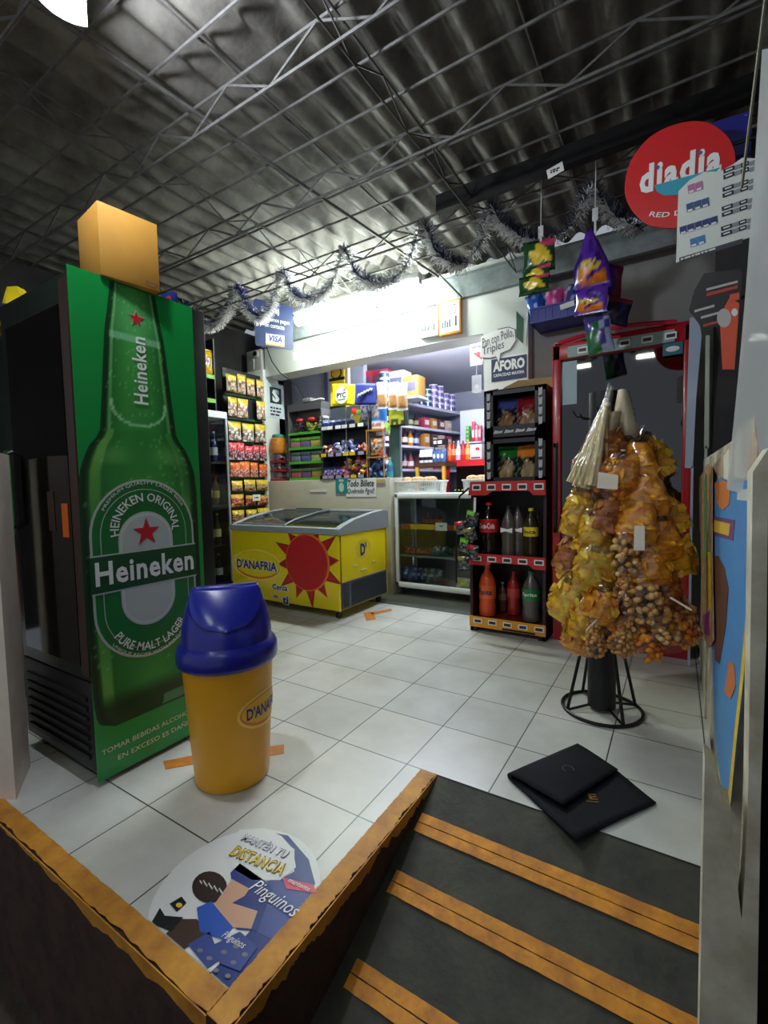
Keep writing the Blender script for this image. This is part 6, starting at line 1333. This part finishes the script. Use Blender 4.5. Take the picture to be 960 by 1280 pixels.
def bag_type(key, w, h, t, kind, seed, tag_=True):
    rn = random.Random(seed); fn = bagshape(w, h, t, seed, kind in ('nut', 'stick')); m = MB(); m.grid(fn, 20, 16)
    o = m.build('plastic_film', FILM, ang=60); fm = o.data; bpy.data.objects.remove(o)
    m = MB(); top = .66
    if kind == 'stick':
        cs = [(240, 226, 180), (246, 238, 206), (232, 204, 140)]
        for k in range(26):
            a = rn.uniform(0, 6.28); q = .42 * sqrt(rn.random()); p0 = V((w * q * cos(a), t * q * sin(a), h * .04)); p1 = V((w * .25 * q * cos(a), t * .3 * q * sin(a), h * rn.uniform(.6, .8))); m.tube([p0, p0.lerp(p1, .5) + V((.003, 0, 0)), p1], .0062, 5, col=cs[k % 3])
    elif kind in ('chip', 'plantain', 'brown'):
        cs = {'chip': [(255, 214, 30), (252, 198, 16), (244, 176, 14), (255, 228, 80)], 'plantain': [(255, 176, 20), (242, 152, 14), (255, 196, 44), (222, 124, 10)], 'brown': [(206, 122, 40), (172, 90, 30), (222, 146, 60), (140, 66, 22)]}[kind]
        def inner(u, v):
            p = fn(u, v * top); q = .80 + .16 * vnoise(u * 9, v * 8, seed) ; return V((p.x * q, p.y * q, max(p.z, h * .015)))
        m.grid(inner, 40, 30, cf=lambda u, v: mixc(mixc(cs[2], cs[3], vnoise(u * 24, v * 20, seed + 3)), mixc(cs[0], (110, 50, 4), .5), max(0, vnoise(u * 13, v * 12, seed + 1) - .45) * 1.5))
        for k in range(52):
            v = rn.uniform(.04, top * .98); u = rn.random(); q = rn.uniform(.80, .93); p = fn(u, v); c = V((p.x * q, p.y * q, p.z)); r = rn.uniform(.018, .036)
            nrm = V((p.x / w ** 2, p.y / t ** 2, 0)).normalized() if p.length > 0 else V((0, -1, 0)); nrm = (nrm + V((rn.uniform(-.55, .55), rn.uniform(-.55, .55), rn.uniform(-.6, .6)))).normalized(); e1 = nrm.cross(V((0, 0, 1))).normalized(); e2 = nrm.cross(e1); tw_ = rn.uniform(0, 3.1); e1, e2 = e1 * cos(tw_) + e2 * sin(tw_), e2 * cos(tw_) - e1 * sin(tw_)
            col = cs[rn.randint(0, len(cs) - 1)]; bend = rn.uniform(-.35, .35); NN = 10; as_ = rn.uniform(.4, .75); jj = [rn.uniform(.82, 1.12) for _ in range(NN)]
            P = [c + nrm * .004] + [c + e1 * r * jj[i] * cos(2 * pi * i / NN) + e2 * r * as_ * jj[i] * sin(2 * pi * i / NN) + nrm * (bend * r * cos(4 * pi * i / NN)) for i in range(NN)]
            m.add(P, [(0, 1 + i, 1 + (i + 1) % NN) for i in range(NN)], 0, [mixc(col, (255, 236, 160), .3)] + [mixc(col, (120, 50, 8), .25 * (i % 2)) for i in range(NN)])
    else:
        cs = {'nut': [(206, 150, 80), (190, 128, 60), (220, 170, 100)], 'corn': [(236, 206, 150), (222, 178, 110), (204, 150, 80)], 'curl': [(230, 140, 40), (240, 160, 60), (210, 120, 36)]}[kind]; sz = {'nut': .010, 'corn': .014, 'curl': .015}[kind]
        for k in range(130 if kind == 'nut' else 80):
            v = rn.uniform(.04, .7 if kind == 'nut' else top); p = fn(rn.random(), v); q = .9 if rn.random() < .8 else rn.uniform(.3, .85); c = V((p.x * q, p.y * q, p.z)); M = Mx.Rotation(rn.uniform(0, 3), 3, 'X') @ Mx.Rotation(rn.uniform(0, 3), 3, 'Z')
            m.ball(c, (sz * 1.25, sz, sz * .85), 7, 5, col=cs[rn.randint(0, 2)], M=M)
    o = m.build('snacks', VCM if kind != 'plantain' else VC, ang=50); im = o.data; bpy.data.objects.remove(o)
    # knot and paper tag
    m = MB(); m.lathe([(.007, h * .81), (.011, h * .83), (.009, h * .85)], 10); o = m.build('tie', mat('tie_white', (226, 222, 210), .5)); km = o.data; bpy.data.objects.remove(o)
    BAGM[key] = (fm, im, km)
bag_type('chip', .20, .28, .14, 'chip', 1); bag_type('chip2', .17, .24, .13, 'chip', 2); bag_type('plantain', .19, .26, .14, 'plantain', 3); bag_type('plantain2', .16, .22, .12, 'plantain', 4); bag_type('brown', .15, .24, .11, 'brown', 5)
bag_type('nut', .115, .22, .10, 'nut', 6); bag_type('corn', .13, .24, .11, 'corn', 7); bag_type('curl', .15, .22, .11, 'curl', 8); bag_type('stick', .13, .46, .09, 'stick', 9)
KN = {'chip': 'yellow chip', 'chip2': 'small yellow chip', 'plantain': 'amber plantain chip', 'plantain2': 'small amber chip', 'brown': 'brown crisp', 'nut': 'roasted nut', 'corn': 'puffed corn', 'curl': 'orange curl', 'stick': 'long wafer stick'}
def sbag(key, px, py, dep, label, rot=0.0, tilt=0.0, sc=1.0):
    """px, py: the middle of the bag; dep: its distance in front of the tube"""
    d = ray(px, py); Yp = 2.37 - dep * .85; t_ = Yp / d.y; p = CAMP + d * t_
    fm, im, km = BAGM[key]; h = max(q.co.z for q in fm.vertices) * sc
    t = thing('snack_bag', label, 'snack bag', p - V((0, 0, h * .42)), rot, 'clear snack bags on the stand'); t.rotation_euler = (radians(random.uniform(-6, 6)), radians(tilt), rot); t.scale = (sc,) * 3
    for nm, me in (('plastic_film', fm), ('snacks', im), ('tie', km)):
        o = bpy.data.objects.new(nm, me); COL.objects.link(o); o.parent = t
        if nm == 'snacks': o['kind'] = 'stuff'
    return t
L = [('stick', 722, 556, .20, 17, 'leftmost, beside the tube'), ('stick', 731, 560, .23, 13, 'middle one of three'), ('stick', 740, 556, .26, 9, 'right one of three'),
     ('brown', 757, 556, .17, 4, 'high beside the paper cones'), ('plantain', 797, 575, .16, -8, 'high right of the paper cones'), ('chip2', 822, 570, .05, -24, 'highest on the right edge'), ('plantain2', 775, 590, .20, 3, 'in the upper middle below the paper cones'),
     ('curl', 757, 600, .20, 3, 'left of the upper middle, with a white tag'), ('brown', 760, 640, .19, 3, 'dark one in the centre'), ('plantain', 806, 615, .18, -6, 'large one right of the centre'), ('plantain', 790, 645, .21, 6, 'broad one in the centre right'), ('chip2', 843, 640, .04, -30, 'sticking out right at mid height'),
     ('chip', 722, 640, .14, 14, 'large one on the left at mid height'), ('chip2', 742, 660, .18, 6, 'left of the centre at mid height'), ('brown', 708, 688, .09, 20, 'dark orange one on the left edge'), ('plantain', 822, 668, .15, -8, 'right of the white paper tag'), ('corn', 783, 690, .21, 4, 'pale one just under the white paper tag'), ('plantain2', 815, 705, .19, -10, 'glossy one on the lower right'), ('chip2', 850, 690, .02, -16, 'half hidden at the right edge'),
     ('chip', 738, 706, .20, 12, 'shiny one left of the lower centre'), ('chip', 704, 745, .14, 22, 'largest one at the lower left'), ('chip2', 728, 768, .20, 14, 'under the largest one at the lower left'), ('plantain2', 746, 752, .24, 8, 'narrow one at the lower left of the centre'), ('plantain2', 722, 790, .12, 10, 'lowest yellow one on the left'),
     ('nut', 779, 733, .23, -2, 'uppermost of the nut bags'), ('nut', 789, 770, .22, -32, 'lying askew in the lower centre'), ('nut', 746, 793, .24, 12, 'lowest on the left'), ('nut', 774, 790, .23, -6, 'lowest in the middle'), ('corn', 808, 748, .21, -6, 'with a striped twist, lower right'), ('corn', 828, 775, .16, -4, 'low on the right'), ('curl', 844, 785, .10, -12, 'lowest on the right'), ('corn', 858, 778, .04, -12, 'farthest right at the bottom'), ('curl', 760, 772, .2, 0, 'behind the nut bags'), ('brown', 835, 735, .10, -14, 'dark one at the right of the lower half'), ('curl', 800, 800, .17, -4, 'dim one between the low nut and corn bags'),
     ('chip', 714, 700, .06, 22, 'behind the shiny bag on the left'), ('brown', 740, 590, .12, 8, 'dark one beside the wafer sticks'), ('plantain', 782, 618, .12, 0, 'behind the centre bags'), ('corn', 762, 700, .14, 2, 'behind, left of the paper tag'), ('chip2', 735, 612, .10, 14, 'just under the wafer sticks')]
for i, (key, px, py, dep, tilt, wh) in enumerate(L): sbag(key, px, py, dep, 'bag of %ss, %s' % (KN[key], wh), random.uniform(0, 6.28) if key in ('nut', 'corn') else random.uniform(-.6, .6), tilt)
# paper cones and tags on the stand
for k, (P, dy, lab) in enumerate([([(773, 488), (786, 488), (800, 545), (762, 545)], .10, 'tall cream paper cone at the top of the snack stand'), ([(758, 518), (776, 514), (772, 550), (752, 545)], .14, 'cream paper cone folded left of the tall one on the snack stand')]):
    Yp = 2.37 - dy; Q = [aY(*q, Yp) for q in P]; c = sum(Q, V((0, 0, 0))) / 4; m = MB(); m.grid(lambda u, v: (Q[0] * (1 - u) + Q[1] * u) * (1 - v) + (Q[3] * (1 - u) + Q[2] * u) * v - c + V((0, -.04 * sin(pi * u), 0)), 10, 4)
    o = m.build('paper_cone', mat('paper_cream', (214, 200, 170), .65, var=.1, vs=20), loc=c); md = o.modifiers.new('t', 'SOLIDIFY'); md.thickness = .002; tag(o, lab, 'paper')
for P, dy, lab in (([(793, 657), (806, 657), (806, 688), (792, 688)], .30, 'blank white paper tag among the amber bags on the snack stand'), ([(748, 590), (773, 594), (772, 612), (746, 610)], .29, 'white paper tag above the dark crisps on the snack stand')):
    Yp = 2.37 - dy; Q = [aY(*q, Yp) for q in P]; c = sum(Q, V((0, 0, 0))) / 4; m = MB(); m.poly([((q - c).x, (q - c).z) for q in Q][::-1], (0, 0, 0), FX, FZ, .002); tag(m.build('paper_tag', mat('paper_white', (232, 222, 200), .6), loc=c), lab, 'tag')
for (a, b), lab in ((((733, 788), (760, 760)), 'white paper straw sticking out at the lower left of the bags'), (((865, 763), (838, 747)), 'white paper straw sticking out at the lower right of the bags')):
    a, b = aY(*a, 2.11), aY(*b, 2.15); c = (a + b) / 2; m = MB(); m.cyl(a - c, b - c, .004, n=8); tag(m.build('twist_straw', mat('tie_white'), loc=c), lab, 'straw')

# ---------------------------------------------------------------- hanging signs on the right
Yd = 2.0
b0 = aY(850, 286, Yd); t = thing('oval_sign', 'red oval hanging sign with white lower-case letters over the red fridge', 'sign', b0)
opx = [(781, 236), (785, 212), (795, 192), (812, 173), (835, 160), (862, 153), (885, 155), (903, 166), (914, 180), (919, 200), (914, 225), (902, 250), (885, 270), (862, 282), (838, 286), (812, 282), (794, 268), (784, 252)]
P = [aY(*q, Yd) - b0 for q in opx]; m = MB()
PP = [(q.x, q.z) for q in P][::-1]
sm = []
for i in range(len(PP)):
    for s in (0, .33, .66):
        q = cat([V((*PP[(i + j) % len(PP)], 0)) for j in (-1, 0, 1, 2)], 1, s); sm.append((q.x, q.y))
m.poly(sm, (0, 0, 0), FX, FZ, .006); m.build('panel', mat('sign_red', (206, 32, 36), .35), t)
def sg(x, y, e): q = aY(x, y, Yd) - b0; return V((q.x, -.006 - e, q.z))
d = sg(900, 200, 0) - sg(798, 230, 0); L_ = d.length; d = d.normalized(); up = V((-d.z, 0, d.x)); c = sg(849, 213, .001)
text('diadia', L_ * 1.0, (sg(820, 195, 0) - sg(824, 233, 0)).length * .92, c, d, up, PRINTW, t, bold=.045, sp=1.16)
for (x, y) in ((821.5, 211), (874.5, 193)): m = MB(); m.poly(ell(.008, .007, 12), sg(x, y, .0018), d, up, .0006); m.build('letter_dot', mat('dot_mauve', (110, 80, 140), .5), t)
m = MB(); A_ = [sg(x, y, .0008) for x, y in ((818, 233), (900, 211), (880, 232), (850, 245), (830, 246), (821, 241))]; m.poly([(q.x, q.z) for q in A_][::-1], (0, -.0075, 0), FX, FZ, .0008); m.build('smile', mat('smile_teal', (60, 160, 184), .4), t)
text('RED DE BODEGAS', .30, .017, sg(853, 190, .001), Mx.Rotation(radians(-14), 3, 'Y') @ FX, Mx.Rotation(radians(-14), 3, 'Y') @ FZ, PRINTW, t, arc=(.205, -1), bold=.01)
m = MB(); q = sg(850, 200, 0); m.cyl((q.x, .012, q.z), (.42 - b0.x, .012, q.z), .006, n=8); m.build('support_rod', DARK, t)
b0 = aY(915, 205, 2.08); t = thing('blue_sign', 'plain deep blue board hanging behind the red oval sign', 'sign', b0)
P = [aY(*q, 2.08) - b0 for q in ((885, 156), (940, 138), (938, 205), (915, 215), (890, 230))]; m = MB(); m.poly([(q.x, q.z) for q in P][::-1], (0, 0, 0), FX, FZ, .004); m.build('panel', mat('board_blue', (30, 30, 120), .4), t)
m = MB(); q = aY(932, 145, 2.08) - b0; m.poly(ell(.003, .002, 8), (q.x, -.0045, q.z), FX, FZ, .0006); q2 = aY(932, 175, 2.08) - b0; m.poly(ell(.003, .002, 8), (q2.x, -.0045, q2.z), FX, FZ, .0006); m.build('rivet', mat('rivet', (160, 160, 170), .5), t); m = MB(); m.cyl((q.x, .01, q.z), (.42 - b0.x, .01, q.z), .005, n=6); m.build('support_rod', DARK, t)
Ym = 1.72
b0 = aY(890, 318, Ym); t = thing('price_board', 'white hanging price board with small product pictures below the red oval sign', 'price board', b0)
P = [aY(*q, Ym) - b0 for q in ((845, 329), (952, 292), (958, 196), (942, 199), (928, 198), (915, 207), (900, 215), (880, 216), (862, 226), (848, 240))]; m = MB(); m.poly([(q.x, q.z) for q in P], (0, 0, 0), FX, FZ, .004); m.build('panel', mat('board_white', (226, 230, 222), .4), t)
def mg(x, y, e=0.0): q = aY(x, y, Ym) - b0; return V((q.x, -.0045 - e, q.z))
D_ = (mg(928, 303) - mg(845, 329)); D_ = D_.normalized(); U_ = V((-D_.z, 0, D_.x))
PBM = [mat('pic_pink', (190, 120, 160), .5), mat('pic_teal', (60, 90, 130), .5), mat('pic_navy', (50, 60, 120), .5), mat('pic_sky', (70, 130, 190), .5), PRINTW, mat('tag_ink', (40, 40, 60), .5), mat('tag_grey', (150, 152, 156), .5)]
def mq(m, x0, y0, w, h, mi, e=0.0): m.poly(rect(-w / 2, w / 2, -h / 2, h / 2), mg(x0, y0, e), D_, U_, .0006, mi)
for x, y, n, mi in ((869, 235, 2, 0), (872, 257, 3, 1), (873, 282, 5, 2), (872, 302, 2, 3)):
    for k in range(n):
        m = MB(); mq(m, x + (k - (n - 1) / 2) * 9.5, y - (k - (n - 1) / 2) * 2.9, .018, .024 if n < 5 else .02, mi); mq(m, x + (k - (n - 1) / 2) * 9.5, y + 4 - (k - (n - 1) / 2) * 2.9, .012, .006, 4, .0008); m.build('product_picture', PBM, t)
for r, (x, y) in enumerate(((920, 216), (919, 239), (918, 263), (917, 288))):
    for j in (0, 1):
        for dx, dy, w_, mi in ((-9, -3, .026, 5), (2, -6.5, .016, 6), (11, -9.5, .018, 5), (25, -13, .03, 6)):
            m = MB(); mq(m, x + dx, y + dy + j * 7.5, w_, .012, mi)
            if mi == 5: mq(m, x + dx, y + dy + j * 7.5, w_ * .6, .004, 4, .0008)
            m.build('price_tag', PBM, t)
m = MB(); P = [mg(*q, .0006) for q in ((849, 329), (928, 305), (928, 299), (849, 323))]; m.poly([(q.x, q.z) for q in P], (0, -.0047, 0), FX, FZ, .0006, 0); dashes(m, mg(851, 327, .0018), D_, U_, (mg(926, 303) - mg(851, 327)).length, .008, 1, 1, seed=8, fill=.6); m.build('footer_print', [mat('footer_grey', (70, 70, 78), .5), PRINTW], t)
m = MB(); q = mg(900, 260); m.cyl((q.x, .01, q.z), (.42 - b0.x, .01, q.z), .005, n=6); m.build('support_rod', DARK, t)
# clear plastic sheet and cord at the right edge
SHT = film('plastic_sheet', (224, 228, 228), .05, .12, .35, 4, milky=.72, gain=.5)
Q = [aX(958, 60, .125), aX(1010, 60, .125), aX(1000, 640, .125), aX(911, 610, .125)]
b0 = (Q[2] + Q[3]) / 2; m = MB(); m.grid(lambda u, v: (Q[0] * (1 - u) + Q[1] * u) * (1 - v) + (Q[3] * (1 - u) + Q[2] * u) * v + V((-.006 + .006 * sin(9 * u + 3 * v), 0, 0)) - b0, 16, 24)
o = m.build('plastic_sheet', SHT, loc=b0); tag(o, 'milky clear plastic sheet hanging beside the white price board', 'plastic sheet')
a, b = aX(957, 0, .118), aX(927, 235, .118); a = b + (a - b) * 1.3; m = MB(); c = (a + b) / 2; m.cyl(a - c, b - c, .003, n=6); tag(m.build('pull_rope', mat('cord', (150, 150, 130), .6), loc=c), 'pale cord running down along the plastic sheet from the roof', 'cord')
# posters and papers on the right-hand door
XD = .121
def onwall(name, pxs, label, catg, mt, X=XD, th=.002):
    Q = [aX(*q, X) for q in pxs]; b0 = sum(Q, V((0, 0, 0))) / len(Q); t = thing(name, label, catg, b0); m = MB(); m.poly([((q - b0).y, (q - b0).z) for q in Q], (0, 0, 0), FY, FZ, th); m.build('sheet', mt, t)
    def loc(x, y, e=.001): q = aX(x, y, X) - b0; return V((-e, q.y, q.z))
    def patch(pts, mi, mb, e): mb.poly([(loc(*q).y, loc(*q).z) for q in pts], (-e, 0, 0), FY, FZ, .0006, mi)
    return t, loc, patch
t, loc, patch = onwall('ice_cream_poster', [(891, 606), (900, 597), (915, 606), (932, 600), (946, 628), (945, 650), (938, 760), (930, 850), (921, 930), (914, 1004), (908, 1012), (902, 985), (893, 920), (890, 800), (889, 690)], 'torn blue poster with a chocolate bar shape on the right-hand door', 'poster', mat('poster_blue', (70, 150, 214), .4, var=.15, vs=9))
m = MB(); patch([(946, 628), (945, 650), (938, 760), (930, 850), (921, 930), (914, 1004), (908, 1012), (912, 985), (918, 920), (926, 850), (934, 760), (941, 650), (943, 628)], 0, m, .0012)
patch([(893, 696), (898, 694), (906, 710), (911, 735), (908, 780), (900, 830), (894, 825), (893, 760)], 1, m, .0014); patch([(894, 604), (905, 600), (914, 606), (912, 630), (904, 638), (896, 628)], 2, m, .0014); patch([(891, 645), (919, 650), (917, 676), (890, 668)], 3, m, .0014); patch([(893, 650), (914, 655), (912, 670), (892, 664)], 4, m, .0022); patch([(923, 612), (940, 611), (943, 627), (922, 625)], 5, m, .0014); patch([(912, 826), (918, 830), (920, 858), (914, 874), (906, 866)], 2, m, .0014)
m.build('print', [PRINTY, mat('choc_brown', (92, 54, 40), .45), mat('poster_orange', (206, 116, 50), .5), mat('poster_purple', (110, 60, 110), .5), mat('poster_yellow', (220, 180, 60), .5), mat('poster_note', (200, 206, 206), .5)], t)
t, loc, patch = onwall('torn_poster', [(889, 585), (905, 566), (925, 540), (943, 520), (946, 560), (947, 612), (932, 598), (915, 604), (900, 596)], 'torn brown and white paper remains above the blue poster', 'poster', mat('torn_brown', (150, 110, 76), .6, col2=(200, 186, 160), vs=24), X=.1225)
m = MB(); patch([(905, 570), (912, 560), (911, 600), (905, 598)], 0, m, .0012); m.build('torn_strip', mat('torn_white', (220, 214, 200), .6), t); m = MB(); patch([(925, 548), (930, 545), (930, 598), (924, 600)], 0, m, .0012); m.build('torn_strip', mat('torn_white', (220, 214, 200), .6), t)
t, loc, patch = onwall('stacked_posters', [(873, 600), (884, 580), (890, 585), (890, 690), (892, 800), (886, 810), (877, 790), (876, 700)], 'narrow red and yellow poster edges seen edge-on along the door', 'poster', mat('edge_red', (140, 50, 44), .5, col2=(190, 170, 120), vs=22), X=.1125)
m = MB(); patch([(880, 600), (883, 592), (884, 700), (881, 702)], 0, m, .0012); patch([(885, 690), (888, 690), (889, 760), (886, 760)], 1, m, .0012); patch([(878, 770), (886, 765), (887, 795), (880, 792)], 2, m, .0012); m.build('print', [mat('edge_green', (90, 150, 90), .5), PRINTY, mat('edge_purple', (130, 50, 110), .5)], t)
t, loc, patch = onwall('paper_scrap', [(871, 930), (886, 918), (888, 940)], 'scrap of white paper caught at the foot of the blue poster', 'paper', PRINTW, X=.116)
# dark gas poster behind the sheet
Yg = 1.62
b0 = aY(905, 500, Yg); t = thing('gas_poster', 'dark hanging poster with an orange gas cylinder shape on the right', 'poster', b0)
def gq(x, y): q = aY(x, y, Yg) - b0; return (q.x, q.z)
m = MB(); m.poly([gq(*q) for q in ((876, 411), (860, 388), (868, 362), (878, 340), (925, 335), (925, 395))][::-1] if False else [gq(*q) for q in ((878, 411), (925, 404), (928, 336), (880, 342), (868, 363), (861, 388))], (0, 0, 0), FX, FZ, .002); m.build('sheet', mat('poster_black', (34, 32, 36), .4), t)
m = MB()
def gp(P, mi, e=.0026): m.poly([gq(*q) for q in P], (0, -e, 0), FX, FZ, .0006, mi)
gp([(903, 462), (918, 462), (924, 380), (912, 372), (905, 385), (900, 408)], 0); gp(ell(1, 1, 2) and [(905 + 9 * cos(a * .5), 398 + 12 * sin(a * .5)) for a in range(13)], 1, .0034); gp([(912, 378), (924, 375), (924, 366), (912, 369)], 0, .0034); gp([(918 + 4 * cos(a * .5), 391 + 5 * sin(a * .5)) for a in range(13)], 2, .0042)
gp([(883, 361), (922, 351), (922, 354), (883, 364)], 1); gp([(883, 367), (922, 357), (922, 361), (883, 371)], 3); gp([(868, 388), (893, 381), (893, 384), (868, 391)], 1); gp([(876, 396), (898, 390), (898, 393), (876, 399)], 1); gp([(879, 406), (898, 401), (898, 404), (879, 409)], 3)
m.build('print', [mat('gas_orange', (226, 92, 60), .45), mat('gas_pale', (200, 190, 186), .5), PRINTW, mat('gas_red', (200, 70, 56), .5)], t)
m = MB(); q = gq(905, 375); m.cyl((q[0], .008, q[1]), (.42 - b0.x, .008, q[1]), .005, n=6); m.build('support_rod', DARK, t)
# narrow white boards between fridge and door
for P, lab, mt, Yp in (([(862, 398), (872, 396), (877, 420), (870, 500), (866, 585), (856, 585)], 'tall narrow pale blue board standing behind the red fridge corner', mat('board_pale', (176, 190, 210), .5), 3.18), ([(882, 420), (887, 420), (886, 560), (880, 560)], 'thin pale post beside the narrow board at the door', mat('post_pale', (180, 184, 172), .5), 3.0)):
    Q = [aY(*q, Yp) for q in P]; c = sum(Q, V((0, 0, 0))) / len(Q); m = MB(); m.poly([((q - c).x, (q - c).z) for q in Q], (0, 0, 0), FX, FZ, .012); m.bx(-.006, .006, -.012, .0, -c.z + .003, min((q - c).z for q in Q) + .01); tag(m.build('narrow_board', mt, loc=c), lab, 'board')
# small label on the dark roof beam
p = aY(694, 213, 2.737); m = MB(); m.box((0, 0, 0), (.085, .003, .05), M=Mx.Rotation(-.2, 3, 'Y')); dashes(m, (-.025, -.0018, -.01), FX, FZ, .05, .02, 2, 1); tag(m.build('beam_label', [PRINTW, PRINTK], loc=p), 'little white label on the dark roof beam', 'label')
p = aY(531, 332, 3.7)
t = thing('junction_box', 'small round white junction box under the roof at the lamp end', 'junction box', p)
m = MB(); m.cyl((0, -.02, 0), (0, .02, 0), .06, n=20); m.build('cover', WHITE, t)
m = MB(); q = aY(578, 372, 3.85) - p; m.tube([(0, .02, -.03), (.06, .03, -.02), (q.x, q.y - .01, q.z)], .008, 6); m.cyl((0, .01, .05), (0, .01, 2.93 - p.z), .006, n=6); m.build('conduit', DARK, t)
